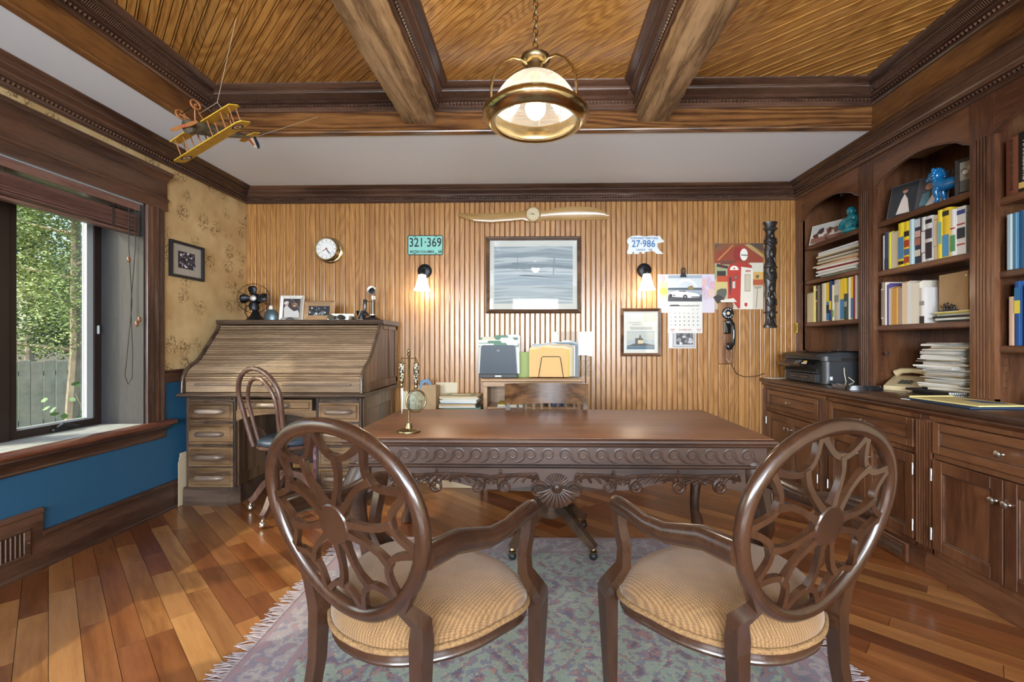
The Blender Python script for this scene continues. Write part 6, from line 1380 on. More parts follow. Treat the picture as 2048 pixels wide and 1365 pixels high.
# ================================================================== things on top of the rolltop desk
TZ = 1.4325
fn = thing('desk_fan', 'antique black desk fan with wire cage on the rolltop desk', 'fan', (-2.47, 4.05, TZ), R(16))
MB().lathe([(.075, 0), (.077, .008), (.062, .022), (.040, .050), (.026, .085), (.018, .115), (.014, .135)], 24).build('base', 'iron', fn, 50)
MB().tube([(0, .015, .12), (0, .045, .15), (0, .04, .19)], .013, 8).lathe([(.0, -.075), (.040, -.065), (.048, -.02), (.048, .02), (.030, .04), (.010, .05)], 20, (0, .0, .195), Matrix.Rotation(R(90), 3, 'X')).build('motor', 'iron', fn, 60)
for i in range(4):
    a = R(90 * i + 8); k = MB(); v = []; f = []
    for (r, w0, w1) in ((.018, -.012, .012), (.045, -.034, .024), (.075, -.044, .034), (.098, -.036, .032), (.108, -.012, .018)):
        for w in (w0, 0, w1): v.append((math.cos(a) * r - math.sin(a) * w, -.062 + w * .35, .195 + math.sin(a) * r + math.cos(a) * w))
    for j in range(4):
        for q in range(2): f.append((j * 3 + q, j * 3 + q + 1, j * 3 + q + 4, j * 3 + q + 3))
    bl2 = MB().add(v, f).build('blade', 'iron', fn, 60); md = bl2.modifiers.new('thickness', 'SOLIDIFY'); md.thickness = .002
MB().lathe([(.026, .066), (.026, .074), (.018, .080), (0, .081)], 18, (0, 0, .195), Matrix.Rotation(R(90), 3, 'X')).build('badge', mat('silver_badge', (.55, .53, .48), .3, .6), fn, 50)
k = MB()
for r, y in ((.128, -.06), (.128, -.03), (.045, -.088)): k.tube([(math.cos(2 * PI * i / 32) * r, y, .195 + math.sin(2 * PI * i / 32) * r) for i in range(32)], .0016, 5, closed=True)
for i in range(8): a = R(45 * i + 20); k.tube([(math.cos(a) * r, y, .195 + math.sin(a) * r) for r, y in ((.045, -.088), (.09, -.09), (.122, -.075), (.128, -.045), (.115, -.015), (.045, .0))], .0015, 5)
k.build('cage', 'iron', fn, 60)
MB().tube([(-.03, .03, .15), (-.085, .03, .13), (-.09, .02, .07), (-.06, .0, .03), (-.07, -.01, .008)], .004, 6).build('flex', 'iron', fn, 60)
be = thing('memo_holder', 'rounded blue-grey desk piece holding a white card', 'desk accessory', (-2.325, 4.04, TZ))
MB().lathe([(.062, 0), (.064, .01), (.062, .045), (.052, .080), (.030, .098), (0, .102)], 24).xf(Matrix.Diagonal((1, .7, 1, 1))).build('body', mat('blue_grey_pewter', (.10, .14, .16), .35, .5), be, 60); MB().cbox(-.018, .012, -.002, .002, .09, .132, .0008).build('card', 'paper', be)
def stand_frame(name, label, loc, rz, w, hh, fw, m, prints, tilt=9, fd=.014):
    t = frame(name, label, loc, rz, w, hh, fw, fd, m, prints); t.rotation_euler = (R(-tilt), 0, rz); t.location = (loc[0], loc[1], loc[2] + hh / 2 * math.cos(R(tilt))); return t
M['silver_frame'] = mat('silvered_frame', (.56, .53, .48), .35, .5)
stand_frame('photo_frame', 'silver framed portrait of a woman holding a swaddled baby', (-2.135, 4.03, TZ + .001), R(5), .205, .225, .030, 'silver_frame',
            [('3a2a30', rect(-.08, .08, -.09, .09)), ('7c5230', disc(.022, .035, .026, 18, .034)), ('2a1a16', arc(.022, .045, .030, 0, 180, 12)), ('d4cdc8', [(-.062, -.09), (-.066, .0), (-.045, .03), (-.02, .0), (.02, -.03), (.055, -.02), (.066, -.05), (.066, -.09)]), ('c79c90', disc(-.045, .035, .016, 14, .018)), ('d8d0cc', arc(-.045, .038, .022, 20, 200, 10)), ('5c3820', rect(.012, .030, -.004, .008)), ('efe8e4', [(.010, .022), (.034, .022), (.026, .015), (.016, .015)])])
stand_frame('photo_frame', 'carved wooden frame with a monochrome scene beside the silver frame', (-1.895, 4.04, TZ + .001), R(-4), .285, .175, .046, 'lightoak', [('2a2c30', rect(-.10, .10, -.045, .045))] + blobs(26, -.085, .085, -.038, .038, ['7a7d84', 'b8babd', '44474d', '909399'], .004, .012, 6))
tn = thing('silver_tin', 'open silver tin tray with dark glasses lying in it', 'tin', (-1.675, 3.955, TZ))
MB().prism(rr(-.100, .100, -.055, .055, .02), 0, .003, 'z').build('tray_floor', 'steel', tn); MB().tube([(x, y, .020) for x, y in rr(-.100, .100, -.055, .055, .02)], .022, 4, closed=True, flat=.12, up=(0, 0, 0) if 0 else None).build('tray_wall', mat('brushed_silver', (.66, .67, .68), .25, 1.), tn, 40)
MB().cbox(-.100, .100, .052, .058, .0, .062, .002).build('lid', bpy.data.materials['brushed_silver'], tn)
sg_ = thing('sunglasses', 'dark round sunglasses resting against the silver tin', 'sunglasses', (-1.675, 3.862, TZ))
for sx in (-1, 1): MB().prism([(sx * .042 + .030 * math.cos(R(a)), .022 + .022 * math.sin(R(a))) for a in range(0, 360, 24)], -.002, .001, 'y').build('lens', mat('dark_lens', (.02, .02, .018), .1), sg_)
MB().tube([(-.014, -.001, .028), (0, -.003, .033), (.014, -.001, .028)], .002, 6).tube([(-.072, 0, .03), (-.074, .05, .020)], .002, 6).tube([(.072, 0, .03), (.074, .05, .020)], .002, 6).build('wire_frame', 'steel', sg_)
gb = thing('paperweight', 'small glass dome paperweight before the silver picture frame', 'paperweight', (-2.085, 3.905, TZ)); MB().lathe([(.034, 0), (.034, .004), (.028, .016), (.014, .024), (0, .026)], 20).build('dome', mat('dark_glass', (.08, .09, .10), .05, coat=.8), gb, 60)
cs_ = thing('candlestick_telephone', 'antique black candlestick telephone at the end of the rolltop desk', 'telephone', (-1.415, 4.02, TZ))
MB().lathe([(.072, 0), (.074, .006), (.066, .016), (.045, .026), (.022, .036), (.013, .045)], 28).build('base', 'bakelite', cs_, 50); MB().lathe([(.0125, .04), (.0125, .185), (.018, .188), (.018, .212), (.012, .216)], 16).build('stem', 'bakelite', cs_, 50)
MB().lathe([(.0185, .184), (.0185, .214)], 16).lathe([(.034, .046), (.034, .054)], 16, (0, 0, 0)).build('collar', 'steel', cs_, 50)
MB().lathe([(.012, 0), (.016, .02), (.040, .045), (.041, .050), (.022, .046), (.0, .030)], 24, (0, .01, .250), Matrix.Rotation(R(80), 3, 'X')).build('mouthpiece', mat('nickel_mouth', (.45, .45, .42), .3, .8), cs_, 50)
MB().lathe([(.024, .052), (0, .053)], 20, (0, .01, .250), Matrix.Rotation(R(80), 3, 'X')).build('mouth_cup', 'bakelite', cs_, 50)
MB().tube([(-.013, 0, .165), (-.04, 0, .168), (-.058, -.012, .172)], .004, 6).tube([(-.04, 0, .168), (-.058, .012, .172)], .004, 6).build('hook', 'steel', cs_)
MB().lathe([(.030, .045), (.032, .060), (.016, .075), (.0135, .09), (.0155, .165), (.019, .178), (.012, .185)], 18, (-.068, -.004, 0), Matrix.Rotation(R(0), 3, 'Y')).build('receiver', 'bakelite', cs_, 50)
MB().tube([(-.068, 0, .185), (-.09, .0, .19), (-.10, 0, .12), (-.115, -.02, .05), (-.13, -.03, .012), (-.07, -.05, .006)], .003, 6).build('flex', 'tan', cs_, 60)
rb = thing('ringer_dish', 'small black and grey ringer pot beside the candlestick telephone', 'pot', (-1.535, 4.075, TZ)); MB().lathe([(.036, 0), (.038, .01), (.034, .04), (.046, .075), (.047, .088), (.038, .088), (.03, .07)], 20).build('pot', 'iron', rb, 50)
# ================================================================== books, folders and ornaments on the bookcase
MC = {}
def cm_(c, rough=.55):
    if c not in MC: MC[c] = mat('cover_' + c, h(c), rough)
    return MC[c]
M['pages'] = mat('page_block', (.62, .57, .47), .9, bump=.3, bscale=300)
def book(label, y, z, w, hh, d, col, bands=(), kind='book', x=UX + .03, lean=0., txt=None, group=None, yaw=0., tcol='paper'):
    """upright book or folder with its spine to the room; y is its centre, bands are (colour, z0, z1) fractions on the spine"""
    t = thing({'book': 'book', 'folder': 'file_folder', 'binder': 'ring_binder', 'notebook': 'spiral_notebook'}[kind], label, {'book': 'book', 'folder': 'folder', 'binder': 'binder', 'notebook': 'notebook'}[kind], (x, y, z + .0008), group=group, rot=(lean, 0, yaw))
    c = cm_(col); hw_ = w / 2 - .0006
    if kind == 'folder':
        MB().prism([(0, 0), (d, 0), (d, hh), (.02, hh), (0, hh - .012)], -hw_, hw_, 'y').build('cover', c, t, None)
    else:
        e = min(.003, w * .2)
        MB().box(0, d, -hw_, -hw_ + e, 0, hh).box(0, d, hw_ - e, hw_, 0, hh).build('cover_board', c, t, None)
        MB().prism([(0, -hw_ + e), (-.003, -hw_ * .5), (-.003, hw_ * .5), (0, hw_ - e), (.003, hw_ - e), (.003, -hw_ + e)], 0, hh, 'z').build('spine', c, t, 30)
        MB().box(.0032, d - .004, -hw_ + e, hw_ - e, .003, hh - .004).build('pages', 'pages', t, None)
    if bands:
        for i, (bc_, a, b2) in enumerate(bands): xx = -.0034 - .0002 * i; MB().poly([(xx, hw_ * .92, hh * a), (xx, -hw_ * .92, hh * a), (xx, -hw_ * .92, hh * b2), (xx, hw_ * .92, hh * b2)], h(bc_)).build('spine_print', 'print', t, None)
    if txt:
        lt = text(txt, min(w * .62, .034), 'lettering', tcol, t, (-.0048, 0, hh * .52), rot=(R(90), R(90), R(-90)), depth=.0003); L = max(v_.co.x for v_ in lt.data.vertices) - min(v_.co.x for v_ in lt.data.vertices)
        q = min(1., hh * .88 / L); lt.scale = (q, max(q, .6), 1)
    if kind == 'notebook':
        k = MB()
        for i in range(int(hh / .012)): k.tube([(-.002 + .006 * math.cos(a), hw_ * math.sin(a) * 1.1, .008 + i * .012) for a in [2 * PI * q / 8 for q in range(8)]], .0009, 4, closed=True)
        k.build('wire_binding', 'steel', t, 60, kind='stuff')
    return t
def row(y0, z, items, group, d=.22, x=UX + .03):
    y = y0
    for it in items:
        w, hh, col, label = it[:4]; kw = it[4] if len(it) > 4 else {}
        dd = kw.pop('d', d); book(label, y - w / 2, z, w, hh, dd, col, group=group, x=x + random.uniform(0, .012), **kw); y -= w + .0008
    return y
YB = [('f0cf3a', .52, .98), ('3f83b5', .02, .50)]
g1 = 'books on the lowest shelf of the corner bay'
row(4.222, 1.420, [
    (.088, .268, 'cfc3a2', 'thick tan file folder at the wall end of the corner bay book row', dict(kind='folder', d=.26)),
    (.030, .315, 'e6dc8e', 'pale yellow slim book beside the tan file folder'),
    (.030, .318, '1c1f1e', 'black-spined book with white lettering in the corner bay', dict(bands=[('cfcfc8', .55, .9), ('1c1f1e', .6, .85)])),
    (.034, .312, '7c6a58', 'grey-brown book between black spines in the corner bay'),
    (.018, .315, '2a2622', 'thin near-black book in the corner bay'),
    (.062, .322, 'e4dfc8', 'wide ivory book in the middle of the corner bay row'),
    (.050, .322, 'e2d268', 'yellow-topped blue book beside the wide ivory one', dict(bands=YB + [('22304c', .2, .42)])),
    (.034, .326, '2b3f74', 'navy book with yellow label in the corner bay', dict(bands=[('e8d24a', .28, .5)])),
    (.030, .290, 'dfe3c4', 'white and green slim book in the corner bay', dict(bands=[('7fa35a', .1, .3)])),
    (.058, .328, 'b9b6ab', 'grey marbled wide spine in the corner bay', dict(bands=[('8d8a80', .45, .62), ('cfcabd', .62, .9)])),
    (.056, .330, 'e8c93c', 'wide yellow over blue book with dark picture in the corner bay', dict(bands=YB)),
    (.040, .205, '3c4a44', 'dark picture-spined booklet in the corner bay', dict(bands=[('9aa39a', .5, .7)])),
    (.026, .328, 'e9e9e4', 'plain white book near the fluted pilaster in the corner bay'),
    (.034, .330, 'efcf45', 'slim yellow over blue book near the pilaster', dict(bands=YB)),
    (.024, .332, '8a2038', 'crimson book second from the pilaster in the corner bay'),
    (.018, .332, 'e4e2dc', 'thin white book touching the pilaster in the corner bay')], g1)
g2 = 'books on the middle shelf of the second bay'
row(3.325, 1.745, [
    (.022, .245, 'd8dfe4', 'pale blue-white booklet at the corner end of the second bay'),
    (.040, .262, '3d4a70', 'slate blue binder beside the pale booklet', dict(bands=[('2f3a5c', .0, .3)])),
    (.014, .262, 'd8d23a', 'thin lemon yellow folder edge in the second bay', dict(kind='folder')),
    (.070, .258, 'cfc4ac', 'thick tan bundle of folders in the second bay', dict(kind='folder', d=.26)),
    (.050, .292, 'ecd534', 'yellow guide with blue label and small black logo', dict(bands=[('4a86b4', .18, .68), ('1a1a1a', .05, .13)])),
    (.046, .290, 'eed73c', 'yellow guide with red and blue pictures', dict(bands=[('b03a2c', .42, .58), ('4a6a9a', .24, .38), ('a8402c', .06, .2), ('1c1c1c', .66, .78)])),
    (.030, .292, 'b4d0d8', 'pale sky-blue book in the second bay'),
    (.050, .290, '2a3044', 'dark floral book with pink blossoms', dict(bands=[('c9a49a', .58, .72), ('a86a5a', .40, .56), ('d8cfc4', .16, .3), ('c4ccd2', .8, .98)])),
    (.034, .284, 'e6e8ea', 'white book with fine black lettering in the second bay', dict(bands=[('6a6a6a', .2, .7), ('e6e8ea', .22, .68)])),
    (.052, .280, 'd4d8de', 'white book with dark dress silhouette', dict(bands=[('2c2630', .06, .42), ('3a3440', .5, .72), ('1c1c20', .84, .93)])),
    (.042, .272, 'e0cfb4', 'beige book with vertical brown title', dict(bands=[('8a7458', .3, .9), ('e0cfb4', .31, .89)])),
    (.030, .292, 'e8d644', 'yellow and teal slim guide', dict(bands=[('7fb5b0', .3, .75)])),
    (.048, .294, 'e4c43c', 'yellow over blue guide with black heading', dict(bands=[('2c2c20', .84, .94), ('4f97cc', .02, .46)])),
    (.036, .272, 'ececea', 'white guide with green and red stripes', dict(bands=[('5a9a6a', .1, .45), ('b83a30', .58, .61)])),
    (.056, .276, 'e8eaec', 'white guide with a dark picture panel', dict(bands=[('2c3440', .34, .56), ('3a4f9a', .84, .93), ('b83a30', .2, .23), ('b83a30', .62, .65)])),
    (.040, .236, '5a5c54', 'grey-green book near the pilaster in the second bay'),
    (.032, .226, '3c3e38', 'dark charcoal book touching the second pilaster')], g2)
g3 = 'books and folders on the lowest shelf of the second bay'
y = row(3.328, 1.362, [
    (.026, .300, '9a8a7c', 'slim book with printed grey spine at the corner end', dict(bands=[('e4ded4', .15, .85), ('9a8a7c', .18, .82)])),
    (.020, .298, 'd8d8d2', 'thin white pamphlet beside the grey spine'),
    (.010, .290, '5a4a80', 'narrow purple folder edge', dict(kind='folder')),
    (.040, .262, 'e2ddd2', 'off-white folder with rounded corner', dict(kind='folder', d=.26)),
    (.042, .258, 'd09a4c', 'orange manila envelope standing among white folders', dict(kind='folder', d=.26)),
    (.034, .256, 'a8998a', 'taupe folder beside the orange envelope', dict(kind='folder', d=.25)),
    (.046, .284, 'e4cfb2', 'peach file folder bundle', dict(kind='folder', d=.25)),
    (.034, .278, 'e6e9ec', 'bluish white folder in the lower second bay', dict(kind='folder', d=.25)),
    (.062, .274, 'e8e4d6', 'wide ivory folder with glossy edge', dict(kind='folder', d=.26)),
    (.040, .225, 'e9e9e9', 'white booklet with black foot band', dict(bands=[('2a2a2c', .0, .2), ('9a9a9e', .5, .62)]))], g3)
bb_ = thing('ring_binder', 'dark blue binder standing behind the kraft board in second bay', 'binder', (2.696, 2.80, 1.3628)); MB().cbox(0, .045, -.16, .16, 0, .325, .004).build('cover', cm_('2f4258'), bb_); MB().box(.004, .041, -.1605, -.158, .01, .315).build('pages', 'pages', bb_, None)
nb_ = thing('spiral_notebook', 'white spiral notebook standing beside the kraft board', 'notebook', (2.675, 2.885, 1.3628), R(0)); MB().cbox(-.006, .006, -.14, .075, 0, .295, .002).build('cover', 'paper', nb_)
k = MB()
for i in range(22): k.tube([(.006 * math.cos(a), .078 + .007 * math.sin(a), .012 + i * .0128) for a in [2 * PI * q / 8 for q in range(8)]], .0012, 4, closed=True)
k.build('wire_binding', 'steel', nb_, 60, kind='stuff')
kc = thing('kraft_board', 'brown kraft clipboard sheet standing among notebooks', 'board', (2.475, 2.81, 1.4835), R(-4)); MB().cbox(-.003, .003, -.105, .105, -.055, .17, .001).build('sheet', 'kraft', kc)
MB().lathe([(.005, 0), (.005, .004)], 10, (-.004, -.09, .145), Matrix.Rotation(R(90), 3, 'Y')).build('eyelet', 'steel', kc)
gx = thing('grey_box', 'small grey box behind the bronze figures', 'box', (2.50, 2.80, 1.4285)); MB().cbox(0, .05, -.10, .09, 0, .055, .003).build('body', cm_('8a8880'), gx)
bz_ = thing('bronze_figures', 'small dark bronze group of figures on the flat folders', 'figurine', (2.452, 2.815, 1.4285)); k = MB().cbox(-.018, .018, -.05, .05, 0, .006, .002); k.build('base', 'ebony', bz_)
for yy, s in ((.03, 1.), (.008, 1.1), (-.018, .85), (-.036, .7)):
    MB().tube([(0, yy, .005), (.002, yy + .004, .02 * s), (0, yy, .036 * s)], [.006, .008, .005], 7).ball((0, yy, .043 * s), .0055, n=8, m=6).tube([(0, yy, .03 * s), (-.008, yy + .012, .024 * s), (-.01, yy + .016, .034 * s)], .003, 5).build('figure', 'ebony', bz_, 60)
def flat_pile(items, x, y, z, w, d, group, seed, jit=.012):
    rn_ = random.Random(seed)
    for lab, hh, m, name in items:
        t = thing(name, lab, {'file_folder': 'folder', 'paper_bundle': 'paper', 'legal_pad': 'notepad', 'ring_binder': 'binder', 'spiral_notebook': 'notebook'}[name], (x + rn_.gauss(0, jit * .6), y + rn_.gauss(0, jit), z), rn_.uniform(-.07, .07), group)
        ww, dd = w * rn_.uniform(.9, 1.02), d * rn_.uniform(.9, 1.02); n_ = 10; v = []; f = []; sag = rn_.uniform(.0, .004)
        MB().cbox(-ww / 2, ww / 2, -dd / 2, dd / 2, .0003, hh, .0015).build('sheet_block' if hh > .006 else 'sheet', m if m in M else cm_(m), t, None); z += hh
    return z
flat_pile([('dark green folder at the base of the flat pile in the second bay', .012, '3a4238', 'file_folder'), ('white folder low in the flat pile by the second pilaster', .014, 'e0e2e0', 'file_folder'), ('black binder edge in the flat pile by the second pilaster', .012, '22241f', 'ring_binder'), ('grey document bundle in the flat pile by the second pilaster', .014, 'b8bab6', 'paper_bundle'), ('yellow-edged legal pad on top of the flat pile', .006, 'd8cf3a', 'legal_pad'), ('cream folder topping the flat pile by the second pilaster', .007, 'e9e2c6', 'file_folder')], 2.562, 2.775, 1.3625, .23, .28, 'flat pile in the second bay', 2, .004)
cols14 = [('green-edged papers at the bottom of the corner bay pile', '8fa08a'), ('white report low in the corner bay pile', 'e2e4e4'), ('grey papers low in the corner bay pile', 'c4c6c4'), ('white bundle under the red folder', 'e6e6e2'), ('red folder in the flat pile of the corner bay', '8a1c22'), ('white papers above the red folder', 'e4e4e0'), ('beige folder above the red one', 'cdbfa4'), ('salmon folder in the corner bay pile', 'd0a484'), ('tan folder in the corner bay pile', 'c9bca0'), ('grey-brown folder in the corner bay pile', '8a8070'), ('pale folder near the top of the corner bay pile', 'd4cfc0'), ('dark taupe folder near the top of the corner bay pile', '6a6256'), ('cream envelope near the top of the corner bay pile', 'd8c9a0'), ('bluish white papers topping the corner bay pile', 'd4dae2'), ('curled white sheets at the very top of the corner bay pile', 'dfe3ea')]
flat_pile([(a, .0145, c, 'file_folder' if 'folder' in a or 'envelope' in a else 'paper_bundle') for a, c in cols14], 2.565, 3.83, 1.7955, .27, .52, 'flat pile of folders in the corner bay', 6, .012)
# top shelves
def photo(label, loc, rz, w, hh, prints, tilt=14, name='photograph', fr=None):
    t = thing(name, label, 'photograph', (loc[0], loc[1], loc[2] + .0012), rot=(0, 0, rz)); t.rotation_euler = (R(-tilt), 0, rz)
    MB().cbox(-w / 2, w / 2, 0, .006, 0, hh, .001).build('backing', fr or 'paper', t); art([(c, [(x, z + hh / 2) for x, z in p]) for c, p in prints], -.0004).build('picture_print', 'gloss_print', t, None); return t
def art_rect(w, hh, c, e=0): return (c, rect(-w / 2 + e, w / 2 - e, -hh / 2 + e, hh / 2 - e))
photo('unframed photograph of riders on brown horses on the corner bay top shelf', (2.47, 4.03, 2.100), R(-70), .30, .175, [art_rect(.30, .175, 'd6d6d0'), ('c2c8c8', rect(-.14, .14, .01, .08)), ('8a6258', rect(-.14, .14, -.08, -.03))] + blobs(9, -.10, .10, -.05, .03, ['7c4a3a', '5a3a34', '8f6a58', '4c3a40'], .016, .034, 5) + blobs(4, -.06, .07, .02, .05, ['6a4a44', 'b09080'], .008, .014, 9))
photo('double portrait photographs standing on the second bay top shelf, wide card', (2.48, 3.10, 2.090), R(-72), .36, .235, [art_rect(.36, .235, '55565c'), ('2c3034', rect(-.175, -.004, -.112, .112)), ('4c4a52', rect(.004, .175, -.112, .112)), ('dcd2cc', [(-.12, -.10), (-.10, .0), (-.085, .04), (-.06, .0), (-.035, -.10)]), ('b98a72', disc(-.083, .060, .016)), ('4a3028', arc(-.083, .066, .018, 0, 180, 8)), ('5a8290', [(.02, -.08), (.03, .0), (.07, .01), (.08, -.08)]), ('c09880', disc(.065, .045, .024)), ('dcd4d0', [(.05, -.11), (.09, -.02), (.13, -.02), (.165, -.06), (.165, -.11)]), ('c49a84', disc(.11, .03, .018)), ('5a3a2c', arc(.11, .036, .019, 0, 180, 8))])
frame('photo_frame', 'dark framed photograph at the pilaster end of the second bay top shelf', (2.50, 2.69, 2.200), R(-68), .20, .215, .022, .014, 'ebony', [art_rect(.16, .175, 'a8a8a0'), ('6a6a66', rect(-.08, .08, -.085, -.02))] + blobs(8, -.06, .06, -.05, .05, ['d8d6d0', '88867e', '5a5852'], .012, .022, 3))
photo('small white card photograph behind the blue lion', (2.60, 2.80, 2.090), R(-75), .12, .19, [art_rect(.12, .19, 'd4d2cc'), ('a8a8a4', rect(-.05, .05, .0, .08))], 8)
photo('small framed picture beside the turquoise Buddha', (2.50, 3.565, 2.100), R(-60), .12, .13, [art_rect(.12, .13, 'b8a090'), ('6a4a44', rect(-.045, .045, -.05, .04)), ('d8d0c4', disc(0, .0, .02))], 10)
M['turq'] = mat('turquoise_glaze', (.010, .20, .26), .14, coat=.7, var=.35, vscale=18); M['blueglaze'] = mat('blue_glaze', (.008, .16, .42), .12, coat=.7, var=.3, vscale=14)
bu = thing('buddha_figurine', 'turquoise glazed seated Buddha figurine on the corner bay top shelf', 'figurine', (2.50, 3.735, 2.101), R(-75))
MB().ball((0, 0, .030), .078, .060, .032, 16, 10).ball((0, -.005, .075), .058, .046, .052, 16, 10).ball((0, 0, .125), .050, .036, .036, 14, 9).tube([(-.048, 0, .125), (-.072, -.015, .09), (-.060, -.045, .055)], [.020, .021, .017], 9).tube([(.048, 0, .125), (.072, -.015, .09), (.055, -.045, .05)], [.020, .021, .017], 9).build('body', 'turq', bu, 70)
MB().ball((0, -.006, .182), .033, .032, .036, 14, 10).ball((-.033, 0, .176), .008, .008, .016, 8, 6).ball((.033, 0, .176), .008, .008, .016, 8, 6).ball((0, -.040, .180), .007, n=8, m=6).tube([(-.012, -.036, .168), (0, -.040, .165), (.012, -.036, .168)], .0035, 6).build('head', 'turq', bu, 70)
li = thing('lion_figurine', 'bright blue glazed guardian lion figurine on the second bay top shelf', 'figurine', (2.50, 2.86, 2.091), R(100))
# local x runs along the animal, head at +x
MB().tube([(-.075, 0, .105), (-.04, 0, .112), (.02, 0, .112), (.055, 0, .125), (.075, 0, .150)], [.030, .036, .036, .040, .034], 12).build('body', 'blueglaze', li, 70)
for x, yy, bend in ((.058, .026, .008), (.058, -.026, .008), (-.066, .026, -.012), (-.066, -.026, -.012)):
    MB().tube([(x, yy, .105), (x + bend * 1.2, yy, .075), (x - bend * .4, yy, .04), (x, yy, .014), (x + .012, yy, .008)], [.022, .018, .013, .013, .012], 9).build('leg', 'blueglaze', li, 70)
MB().ball((.088, 0, .185), .040, .036, .038, 14, 10).ball((.120, 0, .172), .022, .024, .018, 12, 8).ball((.122, 0, .194), .012, .012, .010, 8, 6).ball((.112, .016, .204), .008, n=8, m=6).ball((.112, -.016, .204), .008, n=8, m=6).ball((.075, .034, .215), .012, .007, .014, 8, 6).ball((.075, -.034, .215), .012, .007, .014, 8, 6).build('head', 'blueglaze', li, 70)
k = MB()
for i in range(14): a = R(360 * i / 14); k.ball((.068, math.cos(a) * .040, .178 + math.sin(a) * .040), .014, n=8, m=6)
k.build('mane', 'blueglaze', li, 70, kind='stuff')
MB().tube([(-.085, 0, .115), (-.105, 0, .14), (-.100, 0, .175), (-.085, 0, .185)], [.012, .014, .016, .008], 9).build('tail', 'blueglaze', li, 70)
# third bay
g5 = 'books on the top shelf of the third bay'
row(2.462, 1.995, [(.062, .292, '6a3c28', 'tall brown book titled down the spine in the third bay', dict(txt='BUILD YOUR OWN HOME', tcol='ink')), (.070, .300, '12110f', 'tall black book with gold lettering in the third bay', dict(txt='HARRISBURG', tcol='paper_cream', bands=[('c9a860', .06, .16)])), (.078, .330, '3f5378', 'tall blue book with white title in the third bay', dict(txt='National Center for Professional Education', tcol='paper')), (.05, .30, '7a6a5a', 'brown book at the outer end of the third bay top shelf')], g5)
g6 = 'binders on the middle shelf of the third bay'
row(2.455, 1.613, [(.030, .285, 'a9c0cc', 'pale blue slim binder at the pilaster in the third bay'), (.022, .286, '4f7f9c', 'mid blue slim binder beside the pale one'), (.040, .290, '2e5f8f', 'bright blue binder in the third bay'), (.070, .300, '2a3440', 'charcoal ring binder with white label', dict(bands=[('dedede', .45, .8)], kind='binder')), (.034, .290, 'd8c84a', 'yellow wire-bound notebook in the third bay', dict(kind='notebook')), (.06, .30, '7a8088', 'grey binder at the outer end of the third bay')], g6)
g7 = 'books on the lowest shelf of the third bay'
row(2.450, 1.225, [(.030, .250, 'd4b49c', 'pink-beige booklet at the pilaster in the lower third bay'), (.032, .325, '1f4f8c', 'royal blue book with yellow marks in the lower third bay', dict(bands=[('d8c84a', .5, .7), ('2a6a9c', .7, .9)])), (.022, .300, '22262a', 'thin black book in the lower third bay'), (.030, .285, 'c9b890', 'straw-coloured book in the lower third bay'), (.022, .30, 'b8493a', 'thin red-edged magazine in the lower third bay'), (.050, .315, '2f4a80', 'blue magazine file with round hole in the lower third bay', dict(bands=[('131a2c', .38, .50)])), (.04, .31, 'b8c4c9', 'pale grey magazine at the end of the lower third bay'), (.05, .30, '8a7c6a', 'taupe book at the outer end of the lower third bay')], g7)
pin = MB().lathe([(.004, 0), (.004, .012), (.012, .014), (.012, .018), (0, .019)], 8, M_=Matrix.Rotation(R(90), 3, 'X')).mesh('shelf_peg', 40); pin.materials.append(M['steel'])
for (xx, yy, zz) in ((2.46, 4.233, 1.165), (2.70, 4.233, 1.165), (2.46, 3.328, 1.165), (2.70, 3.328, 1.165)): o = linked(bpy.data.objects.new('shelf_peg', pin), bc); o.location = (xx - UX, yy - 1.60, zz - .921)

# ================================================================== things on the countertop
CT = .9205
M['grey_plastic'] = mat('dark_grey_plastic', (.028, .030, .034), .35); M['gloss_black'] = mat('gloss_black', (.008, .008, .010), .1, coat=.8)
pn = thing('printer', 'black office printer with tilted control panel on the counter', 'printer', (2.155, 3.86, CT), 0)
fp = [(0, 0)]
MB().prism(rr(.03, .46, -.285, .285, .05, 5), .004, .175, 'z').build('body', 'grey_plastic', pn, 40)
MB().prism(rr(.02, .46, -.285, .285, .05, 5), .178, .215, 'z').build('scanner_lid', 'grey_plastic', pn, 40)
MB().prism([(-.02, .215), (.02, .232), (.16, .246), (.42, .240), (.455, .215)], -.26, .27, 'y').build('document_feeder', 'grey_plastic', pn, 30)
MB().prism([(.10, .245), (.14, .258), (.38, .254), (.42, .238)], -.20, .16, 'y').build('feeder_tray', 'gloss_black', pn, 30)
cpn = MB().prism([(-.045, .128), (-.050, .134), (.024, .192), (.030, .186)], -.255, .245, 'y').build('control_panel', 'gloss_black', pn)
tl = Matrix.Translation((-.012, 0, .1645)) @ Matrix.Rotation(R(-38), 4, 'Y')
def on_panel(b, name, m): b.xf(tl); return b.build(name, m, cpn, None)
on_panel(MB().box(-.022, .026, .060, .190, 0, .0016), 'screen', mat('dim_screen', (.10, .075, .075), .15)); on_panel(MB().box(-.026, .030, .052, .056, 0, .0012).box(-.026, .030, .194, .197, 0, .0012).box(.028, .031, .052, .197, 0, .0012), 'screen_edge', 'brass')
bt = MB().box(-.004, .004, -.0045, .0045, 0, .003).mesh('key', None); bt.materials.append(M['steel'])
for i in range(4):
    for j in range(4): o = linked(bpy.data.objects.new('key', bt), cpn); o.matrix_local = tl @ Matrix.Translation((-.018 + i * .013, .030 - j * .022, 0))
for j, mm in enumerate(('yellow', 'manila', 'paper')): on_panel(MB().box(.006 - .012 * j, .016 - .012 * j, -.120 - .012 * j, -.085, 0, .003), 'button', mm)
MB().box(-.002, .05, -.235, .20, .096, .118).build('output_slot', 'slot', pn, None); MB().cbox(-.020, .03, -.225, .19, .084, .096, .003).build('output_tray', 'grey_plastic', pn)
